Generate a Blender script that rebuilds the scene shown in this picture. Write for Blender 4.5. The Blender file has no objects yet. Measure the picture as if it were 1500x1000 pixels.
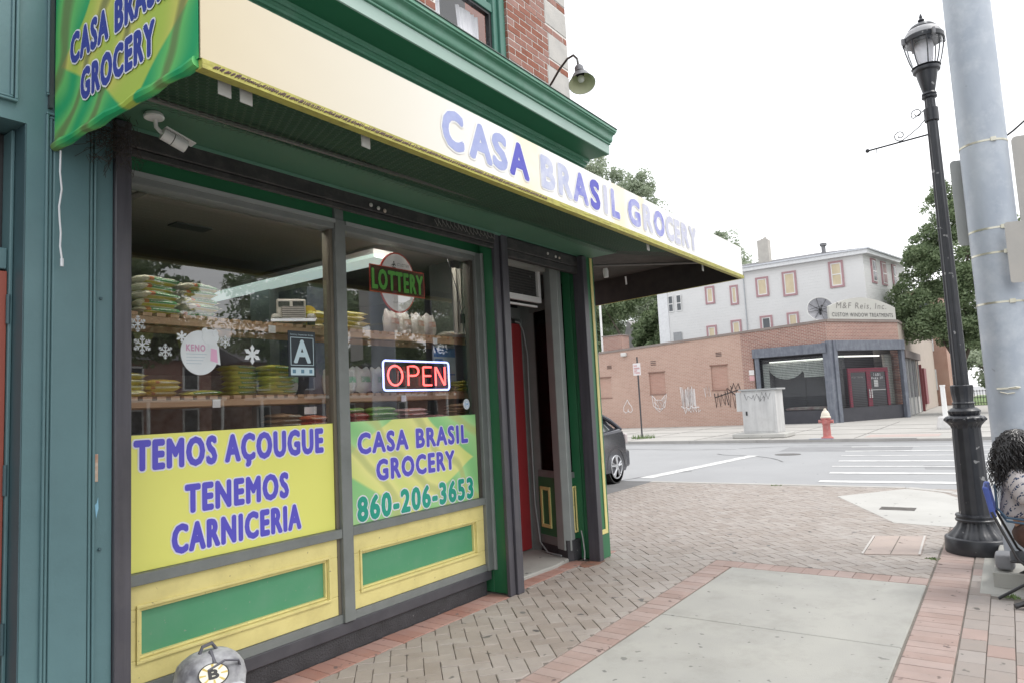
import bpy, math, random
from mathutils import Vector, Matrix
rnd = random.Random(7)
S = bpy.context.scene
COL = S.collection
rad = math.radians

# ------------------------------------------------------------------ camera
camd = bpy.data.cameras.new("camera"); cam = bpy.data.objects.new("camera", camd); COL.objects.link(cam)
camd.sensor_width = 36.0; camd.lens = 1012.0/1500*36; camd.clip_start = 0.05; camd.clip_end = 900
cr = Vector((0.58238, -0.81137, -0.05002)); cu = Vector((-0.04708, -0.0951, 0.99435)); cf = Vector((0.81155, 0.57674, 0.09359))
cam.matrix_world = Matrix(((cr.x, cu.x, -cf.x, 0), (cr.y, cu.y, -cf.y, 0), (cr.z, cu.z, -cf.z, 1.55), (0, 0, 0, 1)))
S.camera = cam

# ------------------------------------------------------------------ sky, sun, exposure
SUN_EL, SUN_AZ = rad(58), rad(-70)          # azimuth in the XY plane: from over Park Street, to the right of the camera
W = bpy.data.worlds.new("World"); S.world = W; W.use_nodes = True
wn = W.node_tree; wn.nodes.clear()
wo = wn.nodes.new('ShaderNodeOutputWorld'); bg = wn.nodes.new('ShaderNodeBackground')
sky = wn.nodes.new('ShaderNodeTexSky'); sky.sky_type = 'NISHITA'; sky.sun_disc = False
sky.sun_elevation = SUN_EL; sky.sun_rotation = math.pi/2 - SUN_AZ; sky.dust_density = 4; sky.air_density = 1.0
mx = wn.nodes.new('ShaderNodeMix'); mx.data_type = 'RGBA'; mx.inputs[0].default_value = 0.88
tc = wn.nodes.new('ShaderNodeTexCoord'); nz = wn.nodes.new('ShaderNodeTexNoise'); nz.inputs['Scale'].default_value = 1.6; nz.inputs['Detail'].default_value = 4
rmp = wn.nodes.new('ShaderNodeValToRGB'); rmp.color_ramp.elements[0].position = .3; rmp.color_ramp.elements[1].position = .7
rmp.color_ramp.elements[0].color = (8.3, 8.5, 8.8, 1); rmp.color_ramp.elements[1].color = (10.4, 10.4, 10.4, 1)
wn.links.new(tc.outputs['Generated'], nz.inputs['Vector']); wn.links.new(nz.outputs['Fac'], rmp.inputs['Fac'])
wn.links.new(sky.outputs[0], mx.inputs[6]); wn.links.new(rmp.outputs[0], mx.inputs[7])
wn.links.new(mx.outputs[2], bg.inputs['Color']); bg.inputs['Strength'].default_value = 0.105
wn.links.new(bg.outputs[0], wo.inputs['Surface'])
sund = bpy.data.lights.new("sun", 'SUN'); sund.energy = 1.0; sund.angle = rad(18); sund.color = (1, .97, .93)
sun = bpy.data.objects.new("sun", sund); COL.objects.link(sun)
sd = Vector((math.cos(SUN_EL)*math.cos(SUN_AZ), math.cos(SUN_EL)*math.sin(SUN_AZ), math.sin(SUN_EL)))
sun.rotation_euler = sd.to_track_quat('Z', 'Y').to_euler()
S.view_settings.view_transform = 'Standard'; S.view_settings.look = 'None'
S.view_settings.exposure = 0.92; S.view_settings.gamma = 1.0; S.view_settings.use_curve_mapping = False
try:
    S.cycles.max_bounces = 8; S.cycles.transparent_max_bounces = 16; S.cycles.use_denoising = True
except Exception: pass

# ------------------------------------------------------------------ materials
def nodes_of(m): return m.node_tree.nodes, m.node_tree.links
MATS = {}
def mat(name, c, c2=None, rough=.6, metal=0., scale=8., detail=4., bump=0., bscale=None, spec=.5, trans=0., isl=0., speck=None, stretch=None, dirt=None):
    """procedural paint/stone/metal: base colour varied by noise, optional per-piece variation, specks, relief and dirt blotches"""
    if name in MATS: return MATS[name]
    m = bpy.data.materials.new(name); m.use_nodes = True; n, l = nodes_of(m); b = n['Principled BSDF']
    t = n.new('ShaderNodeTexCoord'); src = t.outputs['Object']
    if stretch:
        mp = n.new('ShaderNodeMapping'); mp.inputs['Scale'].default_value = stretch; l.new(src, mp.inputs['Vector']); src = mp.outputs[0]
    c2 = c2 or tuple(x*.88 for x in c)
    no = n.new('ShaderNodeTexNoise'); no.inputs['Scale'].default_value = scale; no.inputs['Detail'].default_value = detail; l.new(src, no.inputs['Vector'])
    mr = n.new('ShaderNodeMapRange'); mr.inputs[1].default_value = .3; mr.inputs[2].default_value = .7; l.new(no.outputs['Fac'], mr.inputs[0])
    mi = n.new('ShaderNodeMix'); mi.data_type = 'RGBA'; mi.inputs[6].default_value = (*c, 1); mi.inputs[7].default_value = (*c2, 1); l.new(mr.outputs[0], mi.inputs[0])
    out = mi.outputs[2]
    if isl:
        g = n.new('ShaderNodeNewGeometry'); oi = n.new('ShaderNodeObjectInfo'); a = n.new('ShaderNodeMath'); a.operation = 'ADD'
        l.new(g.outputs['Random Per Island'], a.inputs[0]); l.new(oi.outputs['Random'], a.inputs[1])
        fr = n.new('ShaderNodeMath'); fr.operation = 'FRACT'; l.new(a.outputs[0], fr.inputs[0])
        hs = n.new('ShaderNodeHueSaturation'); m2 = n.new('ShaderNodeMapRange'); m2.inputs[3].default_value = 1-isl; m2.inputs[4].default_value = 1+isl
        l.new(fr.outputs[0], m2.inputs[0]); l.new(m2.outputs[0], hs.inputs['Value']); l.new(out, hs.inputs['Color'])
        m3 = n.new('ShaderNodeMapRange'); m3.inputs[3].default_value = 1+isl*1.6; m3.inputs[4].default_value = 1-isl*1.6; l.new(fr.outputs[0], m3.inputs[0]); l.new(m3.outputs[0], hs.inputs['Saturation'])
        out = hs.outputs[0]
    if speck:
        sc, thr, col = speck
        v = n.new('ShaderNodeTexNoise'); v.inputs['Scale'].default_value = sc; v.inputs['Detail'].default_value = 2; l.new(t.outputs['Object'], v.inputs['Vector'])
        r2 = n.new('ShaderNodeMapRange'); r2.inputs[1].default_value = thr; r2.inputs[2].default_value = thr+.04; l.new(v.outputs['Fac'], r2.inputs[0])
        mi2 = n.new('ShaderNodeMix'); mi2.data_type = 'RGBA'; l.new(r2.outputs[0], mi2.inputs[0]); l.new(out, mi2.inputs[6]); mi2.inputs[7].default_value = (*col, 1); out = mi2.outputs[2]
    if dirt:
        sc, amt, col = dirt
        v = n.new('ShaderNodeTexNoise'); v.inputs['Scale'].default_value = sc; v.inputs['Detail'].default_value = 8; v.inputs['Roughness'].default_value = .7; l.new(t.outputs['Object'], v.inputs['Vector'])
        r2 = n.new('ShaderNodeMapRange'); r2.inputs[1].default_value = .48; r2.inputs[2].default_value = .75; r2.inputs[4].default_value = amt; l.new(v.outputs['Fac'], r2.inputs[0])
        mi2 = n.new('ShaderNodeMix'); mi2.data_type = 'RGBA'; l.new(r2.outputs[0], mi2.inputs[0]); l.new(out, mi2.inputs[6]); mi2.inputs[7].default_value = (*col, 1); out = mi2.outputs[2]
    l.new(out, b.inputs['Base Color'])
    b.inputs['Roughness'].default_value = rough; b.inputs['Metallic'].default_value = metal; b.inputs['Specular IOR Level'].default_value = spec
    if bump:
        nb = n.new('ShaderNodeTexNoise'); nb.inputs['Scale'].default_value = bscale or scale*6; nb.inputs['Detail'].default_value = 5; l.new(src, nb.inputs['Vector'])
        bu = n.new('ShaderNodeBump'); bu.inputs['Strength'].default_value = bump; bu.inputs['Distance'].default_value = .01; l.new(nb.outputs['Fac'], bu.inputs['Height']); l.new(bu.outputs[0], b.inputs['Normal'])
    if trans: b.inputs['Transmission Weight'].default_value = trans
    MATS[name] = m; return m
def emis(name, c, s):
    if name in MATS: return MATS[name]
    m = bpy.data.materials.new(name); m.use_nodes = True; n, l = nodes_of(m); b = n['Principled BSDF']
    b.inputs['Base Color'].default_value = (*c, 1); b.inputs['Emission Color'].default_value = (*c, 1); b.inputs['Emission Strength'].default_value = s
    MATS[name] = m; return m
def glass(name, tint=(1, 1, 1), k=1.7, rough=0.0, wav=0.0):
    m = bpy.data.materials.new(name); m.use_nodes = True; n, l = nodes_of(m); n.clear()
    o = n.new('ShaderNodeOutputMaterial'); ms = n.new('ShaderNodeMixShader'); tr = n.new('ShaderNodeBsdfTransparent'); gl = n.new('ShaderNodeBsdfGlossy')
    fr = n.new('ShaderNodeFresnel'); fr.inputs['IOR'].default_value = 1.5; mu = n.new('ShaderNodeMath'); mu.operation = 'MULTIPLY'; mu.inputs[1].default_value = k; mu.use_clamp = True
    
    ge = n.new('ShaderNodeNewGeometry'); nb_ = n.new('ShaderNodeMath'); nb_.operation = 'SUBTRACT'; nb_.inputs[0].default_value = 1; l.new(ge.outputs['Backfacing'], nb_.inputs[1])
    m0 = n.new('ShaderNodeMath'); m0.operation = 'MULTIPLY'; l.new(fr.outputs[0], m0.inputs[0]); l.new(nb_.outputs[0], m0.inputs[1])
    l.new(m0.outputs[0], mu.inputs[0]); l.new(mu.outputs[0], ms.inputs[0]); tr.inputs[0].default_value = (*tint, 1); gl.inputs['Roughness'].default_value = rough
    if wav:
        t = n.new('ShaderNodeTexCoord'); no = n.new('ShaderNodeTexNoise'); no.inputs['Scale'].default_value = 1.3; l.new(t.outputs['Object'], no.inputs['Vector'])
        bu = n.new('ShaderNodeBump'); bu.inputs['Strength'].default_value = wav; bu.inputs['Distance'].default_value = .02; l.new(no.outputs['Fac'], bu.inputs['Height']); l.new(bu.outputs[0], gl.inputs['Normal'])
    l.new(tr.outputs[0], ms.inputs[1]); l.new(gl.outputs[0], ms.inputs[2]); l.new(ms.outputs[0], o.inputs[0]); MATS[name] = m; return m

TEAL = mat('teal_paint', (.10, .19, .205), (.085, .165, .18), rough=.42, scale=3, bump=.08, bscale=60, dirt=(2.5, .25, (.05, .09, .1)))
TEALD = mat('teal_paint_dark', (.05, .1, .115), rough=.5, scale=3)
GREEN = mat('green_paint', (.03, .16, .072), (.025, .14, .06), rough=.4, scale=2, bump=.05, bscale=40, dirt=(3, .2, (.06, .12, .08)))
GREENP = mat('green_panel_paint', (.075, .28, .145), (.09, .305, .165), rough=.5, scale=2.5, bump=.03, bscale=50, dirt=(2.5, .5, (.15, .30, .2)), speck=(40, .71, (.2, .3, .22)))
GREENC = mat('green_cornice_paint', (.13, .31, .22), (.09, .25, .165), rough=.38, scale=2.2, stretch=(.5, 3, 3), dirt=(5, .35, (.32, .42, .38)))
YEL = mat('yellow_paint', (.74, .65, .27), (.68, .59, .23), rough=.5, scale=5, bump=.12, bscale=60, dirt=(5, .4, (.50, .43, .2)), speck=(45, .70, (.4, .33, .16)))
GRAYP = mat('grey_paint', (.20, .215, .208), (.165, .18, .172), rough=.45, scale=6, bump=.05, bscale=80, dirt=(9, .3, (.1, .1, .1)))
GRAYL = mat('pale_grey_paint', (.31, .335, .325), rough=.45, scale=6)
BLK = mat('black_shutter_metal', (.048, .046, .055), (.075, .072, .086), rough=.38, scale=5, stretch=(6, 6, .4), bump=.06, bscale=30, dirt=(6, .5, (.09, .085, .09)))
BLKS = mat('black_plinth_paint', (.03, .03, .033), (.05, .05, .055), rough=.55, scale=9, bump=.7, bscale=90, speck=(26, .72, (.3, .3, .29)))
BLKB = mat('black_plinth_ledge', (.055, .053, .062), (.08, .078, .088), rough=.5, scale=6, bump=.1, speck=(14, .74, (.2, .2, .2)))
DARK = mat('dark_interior', (.012, .012, .012), rough=.8)
MORTAR = mat('mortar', (.70, .67, .63), rough=.9, scale=20, bump=.3)
BRICKU = mat('red_brick', (.30, .135, .098), (.24, .108, .08), rough=.85, scale=14, bump=.5, bscale=120, isl=.13)
STONE = mat('limestone', (.5, .48, .45), (.43, .42, .4), rough=.85, scale=7, bump=.3, bscale=70, dirt=(5, .3, (.3, .29, .27)))
WHITEP = mat('white_paint', (.78, .78, .77), rough=.5, scale=4)
RED = mat('red_door_paint', (.36, .035, .04), (.3, .03, .035), rough=.4, scale=3)
GLASS = glass('window_glass', k=4.2, wav=.02)
GLASSD = glass('far_glass', tint=(.3, .3, .3), k=.35)
CONC = mat('concrete', (.375, .37, .34), (.325, .322, .30), rough=.85, scale=2.2, detail=8, bump=.25, bscale=160, speck=(13, .69, (.17, .17, .16)), dirt=(2.4, .75, (.255, .25, .228)))
CONCP = mat('pale_concrete', (.45, .445, .42), (.40, .395, .375), rough=.85, scale=1.5, detail=8, bump=.25, bscale=90, speck=(9, .68, (.2, .2, .19)), dirt=(1.1, .4, (.32, .31, .29)))
PAVER = mat('grey_paver', (.32, .278, .245), (.272, .237, .21), rough=.55, scale=6, detail=8, bump=.35, bscale=150, isl=.09, speck=(9, .67, (.09, .085, .08)), dirt=(1.3, .35, (.46, .44, .42)))
PAVERB = mat('buff_paver', (.295, .255, .23), (.265, .235, .215), rough=.8, scale=9, detail=8, bump=.35, bscale=150, isl=.12, speck=(10, .67, (.1, .09, .08)), dirt=(2.3, .3, (.3, .27, .25)))
PAVERR = mat('red_paver', (.345, .255, .225), (.30, .23, .205), rough=.8, scale=6, detail=8, bump=.35, bscale=150, isl=.07, speck=(11, .67, (.14, .1, .09)), dirt=(2, .35, (.5, .40, .37)))
PAVERR2 = mat('red_brick_paver', (.37, .205, .165), (.31, .175, .145), rough=.8, scale=6, detail=8, bump=.35, bscale=150, isl=.10, speck=(11, .67, (.14, .1, .09)), dirt=(3, .35, (.46, .34, .30)))
JOINT = mat('joint_sand', (.15, .132, .115), (.21, .19, .165), rough=.95, scale=12, bump=.4)
ASPH = mat('asphalt', (.30, .303, .308), (.27, .273, .278), rough=.75, scale=.6, detail=10, bump=.3, bscale=60, dirt=(.5, .35, (.32, .325, .33)), speck=(5, .76, (.12, .12, .12)))
ROADP = mat('road_marking', (.66, .66, .645), (.52, .52, .51), rough=.6, scale=6, detail=8, dirt=(2.2, .95, (.30, .30, .305)))
GRASS = mat('grass', (.09, .16, .045), (.14, .2, .07), rough=.8, scale=4)
STEEL = mat('galvanised_steel', (.42, .46, .51), (.33, .37, .43), rough=.5, metal=.2, scale=5, detail=12, bump=.15, bscale=20, stretch=(1, 1, .5), dirt=(3, .8, (.55, .58, .61)), speck=(7, .74, (.2, .21, .22)))
LAMPB = mat('lamp_post_paint', (.022, .024, .03), (.035, .037, .043), rough=.36, scale=8, bump=.12, bscale=50, speck=(14, .69, (.3, .3, .3)))
LEAF = {}
def leafmat(name, c, c2):
    m = bpy.data.materials.new(name); m.use_nodes = True; n, l = nodes_of(m); b = n['Principled BSDF']
    g = n.new('ShaderNodeNewGeometry'); mi = n.new('ShaderNodeMix'); mi.data_type = 'RGBA'; mi.inputs[6].default_value = (*c, 1); mi.inputs[7].default_value = (*c2, 1)
    l.new(g.outputs['Random Per Island'], mi.inputs[0]); l.new(mi.outputs[2], b.inputs['Base Color']); b.inputs['Roughness'].default_value = .55
    tl = n.new('ShaderNodeBsdfTranslucent'); l.new(mi.outputs[2], tl.inputs[0]); ms = n.new('ShaderNodeMixShader'); ms.inputs[0].default_value = .45
    o = n['Material Output']; l.new(b.outputs[0], ms.inputs[1]); l.new(tl.outputs[0], ms.inputs[2]); l.new(ms.outputs[0], o.inputs[0]); return m
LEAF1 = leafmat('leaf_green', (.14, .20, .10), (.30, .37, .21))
LEAF2 = leafmat('leaf_far_hazed', (.25, .31, .21), (.42, .47, .35))  # distant foliage made paler, haze put into the leaf colour
BARK = mat('bark', (.12, .1, .08), rough=.9, scale=8, bump=.5)

# ------------------------------------------------------------------ mesh builder
class MB:
    def __init__(s): s.v = []; s.f = []
    def add(s, vs, fs):
        o = len(s.v); s.v += [tuple(v) for v in vs]; s.f += [tuple(i+o for i in f) for f in fs]; return s
    def box(s, x0, x1, y0, y1, z0, z1):
        return s.add([(x0,y0,z0),(x1,y0,z0),(x1,y1,z0),(x0,y1,z0),(x0,y0,z1),(x1,y0,z1),(x1,y1,z1),(x0,y1,z1)],
                     [(0,3,2,1),(4,5,6,7),(0,1,5,4),(1,2,6,5),(2,3,7,6),(3,0,4,7)])
    def obox(s, a, b, z0, z1, th, off=0.):
        """upright slab from a to b in plan, thickness th to the left of a->b, shifted by off"""
        a = Vector((a[0], a[1])); b = Vector((b[0], b[1])); t = (b-a).normalized(); nn = Vector((-t.y, t.x))
        p = [a+nn*off, b+nn*off, b+nn*(off+th), a+nn*(off+th)]
        return s.prism([(q.x, q.y) for q in p], z0, z1)
    def prism(s, poly, z0, z1):
        n = len(poly); ar = sum(poly[i][0]*poly[(i+1) % n][1]-poly[(i+1) % n][0]*poly[i][1] for i in range(n))
        if ar < 0: poly = poly[::-1]
        vs = [(x, y, z0) for x, y in poly]+[(x, y, z1) for x, y in poly]
        fs = [tuple(range(n-1, -1, -1)), tuple(range(n, 2*n))]+[(i, (i+1) % n, n+(i+1) % n, n+i) for i in range(n)]
        return s.add(vs, fs)
    def extr(s, prof, x0, x1):
        """profile of (y, z) points extruded along X"""
        n = len(prof); vs = [(x0, y, z) for y, z in prof]+[(x1, y, z) for y, z in prof]
        return s.add(vs, [tuple(range(n)), tuple(range(2*n-1, n-1, -1))]+[(i, n+i, n+(i+1) % n, (i+1) % n) for i in range(n)])
    def tube(s, pts, r, n=8, cap=True):
        pts = [Vector(p) for p in pts]; rs = r if isinstance(r, (list, tuple)) else [r]*len(pts); o = len(s.v); k = len(pts)
        d0 = (pts[1]-pts[0]).normalized(); up = Vector((0, 0, 1)) if abs(d0.z) < .9 else Vector((1, 0, 0)); a = d0.cross(up).normalized()
        for i, p in enumerate(pts):
            d = (pts[min(i+1, k-1)]-pts[max(i-1, 0)]).normalized(); a = (a-d*a.dot(d)).normalized(); b = d.cross(a)
            for j in range(n):
                t = 2*math.pi*j/n; q = p+(a*math.cos(t)+b*math.sin(t))*rs[i]; s.v.append(tuple(q))
        for i in range(k-1):
            for j in range(n):
                A = o+i*n+j; B = o+i*n+(j+1) % n; s.f.append((A, B, B+n, A+n))
        if cap: s.f.append(tuple(o+j for j in range(n-1, -1, -1))); s.f.append(tuple(o+(k-1)*n+j for j in range(n)))
        return s
    def lathe(s, prof, c=(0, 0, 0), n=24, flute=0, fl=.0):
        """profile of (r, z) spun about the vertical through c"""
        o = len(s.v); k = len(prof)
        for r_, z in prof:
            for j in range(n):
                t = 2*math.pi*j/n; rr = r_*(1-fl*(.5+.5*math.cos(flute*t))) if flute else r_
                s.v.append((c[0]+rr*math.cos(t), c[1]+rr*math.sin(t), c[2]+z))
        for i in range(k-1):
            for j in range(n):
                A = o+i*n+j; B = o+i*n+(j+1) % n; s.f.append((A, B, B+n, A+n))
        s.f.append(tuple(o+j for j in range(n-1, -1, -1))); s.f.append(tuple(o+(k-1)*n+j for j in range(n)))
        return s
    def sphere(s, c, r, n=12, m=8, sq=(1, 1, 1)):
        o = len(s.v)
        for i in range(m+1):
            ph = math.pi*i/m
            for j in range(n):
                t = 2*math.pi*j/n; s.v.append((c[0]+r*sq[0]*math.sin(ph)*math.cos(t), c[1]+r*sq[1]*math.sin(ph)*math.sin(t), c[2]+r*sq[2]*math.cos(ph)))
        for i in range(m):
            for j in range(n):
                A = o+i*n+j; B = o+i*n+(j+1) % n; s.f.append((A, A+n, B+n, B))
        return s
    def build(s, name, m, parent=None, smooth=False, bevel=0., seg=1):
        off = parent_loc(parent)
        me = bpy.data.meshes.new(name); me.from_pydata([(v[0]-off[0], v[1]-off[1], v[2]-off[2]) for v in s.v], [], s.f); me.validate()
        if smooth: me.shade_smooth() if hasattr(me, 'shade_smooth') else None
        me.materials.append(m); o = bpy.data.objects.new(name, me); COL.objects.link(o)
        if parent is not None: o.parent = parent
        if bevel:
            b = o.modifiers.new('b', 'BEVEL'); b.width = bevel; b.segments = seg; b.limit_method = 'ANGLE'; b.angle_limit = rad(35)
        if smooth:
            try:
                for p in me.polygons: p.use_smooth = True
                me.set_sharp_from_angle(angle=rad(40))
            except Exception: pass
        return o
def parent_loc(p):
    v = Vector((0, 0, 0))
    while p is not None: v += p.location; p = p.parent
    return v
def tag(o, label, cat=None, group=None, kind=None):
    o['label'] = label
    if cat: o['category'] = cat
    if group: o['group'] = group
    if kind: o['kind'] = kind
    return o
def thing(name, label, cat, loc=(0, 0, 0), group=None, kind=None):
    o = bpy.data.objects.new(name, None); COL.objects.link(o); o.location = loc; o.empty_display_size = .1
    return tag(o, label, cat, group, kind)
def copy_tree(o, parent=None, dloc=None):
    c = o.copy(); COL.objects.link(c); c.parent = parent
    if dloc is not None: c.location = dloc
    for ch in list(o.children): copy_tree(ch, c)
    return c
def one(name, mb, m, label, cat, group=None, kind=None, smooth=False, bevel=0., seg=1):
    """thing that is one mesh, with its origin at its base centre"""
    xs = [v[0] for v in mb.v]; ys = [v[1] for v in mb.v]; zs = [v[2] for v in mb.v]
    c = ((min(xs)+max(xs))/2, (min(ys)+max(ys))/2, min(zs)); mb.v = [(v[0]-c[0], v[1]-c[1], v[2]-c[2]) for v in mb.v]
    o = mb.build(name, m, None, smooth, bevel, seg); o.location = c; return tag(o, label, cat, group, kind)

# ------------------------------------------------------------------ lettering (built-in font, turned into flat relief meshes)
def glyphs(txt, bold=0., ext=.0):
    cu_ = bpy.data.curves.new('t', 'FONT'); cu_.body = txt; cu_.size = 1; cu_.offset = bold; cu_.extrude = 0; cu_.resolution_u = 3; cu_.space_character = 1.20
    o = bpy.data.objects.new('t', cu_); COL.objects.link(o); dg = bpy.context.evaluated_depsgraph_get(); dg.update()
    me = bpy.data.meshes.new_from_object(o.evaluated_get(dg)); v = [tuple(q.co) for q in me.vertices]; f = [tuple(p.vertices) for p in me.polygons]
    bpy.data.objects.remove(o); bpy.data.meshes.remove(me); return v, f
CAP = {}
def lettering(name, txt, O, U, V, w, h, m, parent, bold=.03, proud=.001, outline=None, om=None, shear=0.):
    """letters of cap height h and total width w, lower left corner O, along U, up V; the weight and the white edge are
    thin layers of the same letter shape, each a hair behind the next"""
    O, U, V = Vector(O), Vector(U).normalized(), Vector(V).normalized(); N = U.cross(V)
    v0, f0 = glyphs(txt, 0)
    x0 = min(p[0] for p in v0); x1 = max(p[0] for p in v0)
    if 'H' not in CAP:
        ch, _ = glyphs('H', 0); CAP['H'] = (min(p[1] for p in ch), max(p[1] for p in ch))
    yb, yt = CAP['H']; b = max(0, bold)*h/.7; sx = (w-2*b)/(x1-x0); sy = (h-2*b)/(yt-yb); off = parent_loc(parent)
    def put(r_, n_, d, nm, mm):
        vs, fs_ = [], []
        sh = [(0, 0)]+[(r_*math.cos(2*math.pi*k/n_), r_*math.sin(2*math.pi*k/n_)) for k in range(n_)] if r_ > 0 else [(0, 0)]
        if r_ > .7*b+1e-6 and n_ > 8: sh += [(r_*.55*math.cos(2*math.pi*k/6), r_*.55*math.sin(2*math.pi*k/6)) for k in range(6)]
        for k, (dx, dy) in enumerate(sh):
            i0 = len(vs); vs += [tuple(O+U*(b+dx+(p[0]-x0)*sx+shear*(p[1]-yb)*sy)+V*(b+dy+(p[1]-yb)*sy)+N*(d+k*3e-5)-off) for p in v0]
            fs_ += [tuple(q_+i0 for q_ in f) for f in f0]
        me = bpy.data.meshes.new(nm); me.from_pydata(vs, [], fs_); me.materials.append(mm)
        o = bpy.data.objects.new(nm, me); COL.objects.link(o); o.parent = parent; return o
    if outline:
        put(b+outline*h/.7, 14, proud, 'letter_outline', om); return put(b, 8, proud+.0012, name, m)
    return put(b, 8, proud, name, m)
BLUE = mat('print_blue', (.085, .075, .47), (.1, .09, .5), rough=.5, scale=4)
BLUEV = mat('print_violet', (.10, .085, .56), (.115, .10, .58), rough=.4, scale=4)
TEALT = mat('print_teal', (.02, .36, .26), rough=.4, scale=4)
PWHITE = mat('print_white', (.82, .82, .86), rough=.4, scale=4)
PBLACK = mat('print_black', (.02, .02, .022), rough=.4, scale=4)

# =================================================================== SETTING
ter = MB(); ter.add([(-300, -300, -.35), (600, -300, -.35), (600, 600, -.35), (-300, 600, -.35)], [(0, 1, 2, 3)])
tag(ter.build('ground', ASPH), 'flat open ground running out beyond the streets', 'ground', kind='structure')
rd = MB(); rd.add([(10.4, -40, -.1), (24.6, -40, -.1), (24.6, 120, -.1), (10.4, 120, -.1)], [(0, 1, 2, 3)])
tag(rd.build('side_street', ASPH), 'worn pale asphalt of the side street crossing behind the corner', 'road', kind='structure')
rd = MB(); rd.add([(-60, -14.2, -.104), (10.4, -14.2, -.104), (10.4, -2, -.104), (-60, -2, -.104)], [(0, 1, 2, 3)]); rd.add([(24.6, -14.2, -.104), (160, -14.2, -.104), (160, -1.5, -.104), (24.6, -1.5, -.104)], [(0, 1, 2, 3)])
tag(rd.build('main_street', ASPH), 'asphalt of the main street along the shop side', 'road', kind='structure')
pk = MB(); pk.prism([(6.6, 5.70), (12.45, 5.70), (12.45, 12), (6.6, 12)], -.12, -.004)
tag(pk.build('parking_strip', mat('dark_asphalt', (.13, .13, .13), (.17, .17, .17), rough=.85, scale=2, detail=9, bump=.4, bscale=50)), 'darker patched asphalt driveway beside the shop', 'road', kind='structure')
mk = MB()
def strip(mb, a, b, w, z=-.094):
    a = Vector((*a, z)); b = Vector((*b, z)); t = (b-a).normalized(); n_ = Vector((-t.y, t.x, 0))*w/2; mb.add([a-n_, b-n_, b+n_, a+n_], [(0, 1, 2, 3)])
strip(mk, (13.7, 6.45), (19.2, 5.8), .3); tag(mk.build('stop_line', ROADP), 'white stop line painted across the side street', 'road marking', kind='structure')
cw = thing('crosswalk', 'worn white crosswalk bars across the side street', 'crosswalk', (16, 0, -.1), kind='structure')
for x, y1, w_ in ((13.75, 3.0, .3), (15.2, 3.1, .28), (16.5, 3.3, .16), (17.75, 3.4, .26), (19.2, 3.6, .16), (20.6, 3.75, .22), (22.1, 3.85, .16)):
    q = MB(); strip(q, (x, y1), (x+.45, -3.2), w_); q.build('bar', ROADP, cw)
q = MB()
for (x, y, L_, a0) in ((14.5, 9, 6, 80), (19, 12, 8, 95), (17.5, 4.6, 3.5, 12), (21.5, 7, 5, 70), (15.2, 6, 2.5, 150), (22.8, 3.5, 4, 100)):
    p = Vector((x, y)); a = rad(a0)
    for k in range(int(L_/.35)):
        a += rnd.gauss(0, .22); p2 = p+Vector((math.cos(a), math.sin(a)))*.35; strip(q, p, p2, rnd.uniform(.03, .07), -.0955); p = p2
tag(q.build('tar_crack', mat('tar', (.09, .09, .09), (.15, .15, .15), rough=.6, scale=5)), 'dark sealed cracks wandering over the side street asphalt', 'road crack', kind='stuff')
q = MB(); q.lathe([(.33, -.1), (.33, -.093), (.02, -.092)], (19.6, 5.0, 0), 24); tag(q.build('manhole_cover', mat('iron_cover', (.10, .095, .09), rough=.6, scale=9)), 'round iron manhole cover in the side street', 'manhole cover')
q = MB()
for (x0, x1, y0, y1) in ((13.0, 15.2, 8.2, 11.0), (20.5, 22.3, 2.2, 5.6), (16.0, 17.0, -1.2, 1.6)): q.add([(x0, y0, -.0985), (x1, y0+.1, -.0985), (x1-.1, y1, -.0985), (x0+.1, y1-.1, -.0985)], [(0, 1, 2, 3)])
q.add([(23.6, -1, -.0985), (24.33, -1, -.0985), (24.33, 60, -.0985), (23.75, 60, -.0985)], [(0, 1, 2, 3)])
tag(q.build('asphalt_patch', mat('patch_asphalt', (.235, .237, .24), (.20, .2, .205), rough=.8, scale=2, detail=9, bump=.3, bscale=60)), 'darker repair patches and gutter strip on the side street', 'road patch', kind='structure')
# far pavement
fs = thing('far_pavement', 'pale concrete pavement on the far side of the side street', 'pavement', (30, 5, 0), kind='structure')
corner = [(24.75, -.4), (25.1, -1.4), (25.9, -2.1), (27, -2.3)]
poly = [(24.35, 60), (24.35, 1.2)]+corner+[(120, -2.3), (120, 60)]
q = MB(); q.prism(poly, -.14, -.02); q.build('slab', mat('old_far_concrete', (.4, .385, .36), (.34, .33, .31), rough=.9, scale=.8, detail=9, bump=.2, bscale=20, dirt=(.7, .5, (.3, .29, .27)), speck=(4, .75, (.2, .2, .19))), fs)
kb = MB(); kp = [(24.35, 60), (24.35, 1.2)]+corner+[(120, -2.3)]
for i in range(len(kp)-1):
    a, b = kp[i], kp[i+1]
    if i == 0:
        y = 60
        while y > 1.21:
            y2 = max(1.2, y-2.4); kb.obox((24.35, y), (24.35, y2+.015), -.12, .0 if y > 3.9 or y < 0 else -.05, .17, -.012); y = y2
    else: kb.obox(a, b, -.12, -.0, .17, -.012)
kb.build('kerb', mat('kerb_stone', (.3, .29, .28), (.38, .37, .35), rough=.85, scale=2, detail=8, bump=.3, bscale=30), fs)
q = MB()
for y in (1.5, 4.2, 6.9, 9.6, 12.3, 15, 18): q.box(24.6, 36.5, y, y+.03, -.021, -.012)
for x in (27.3, 30.2, 33.2): q.box(x, x+.03, -1.5, 30, -.021, -.012)
q.build('joint', mat('joint_dark', (.2, .19, .18), rough=.9), fs)
gp = MB(); gp.box(25.3, 26.6, 1.9, 4.0, -.03, -.015); gp.build('brick_patch', mat('far_pavers', (.42, .33, .3), (.36, .3, .28), rough=.9, scale=3), fs)
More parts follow.
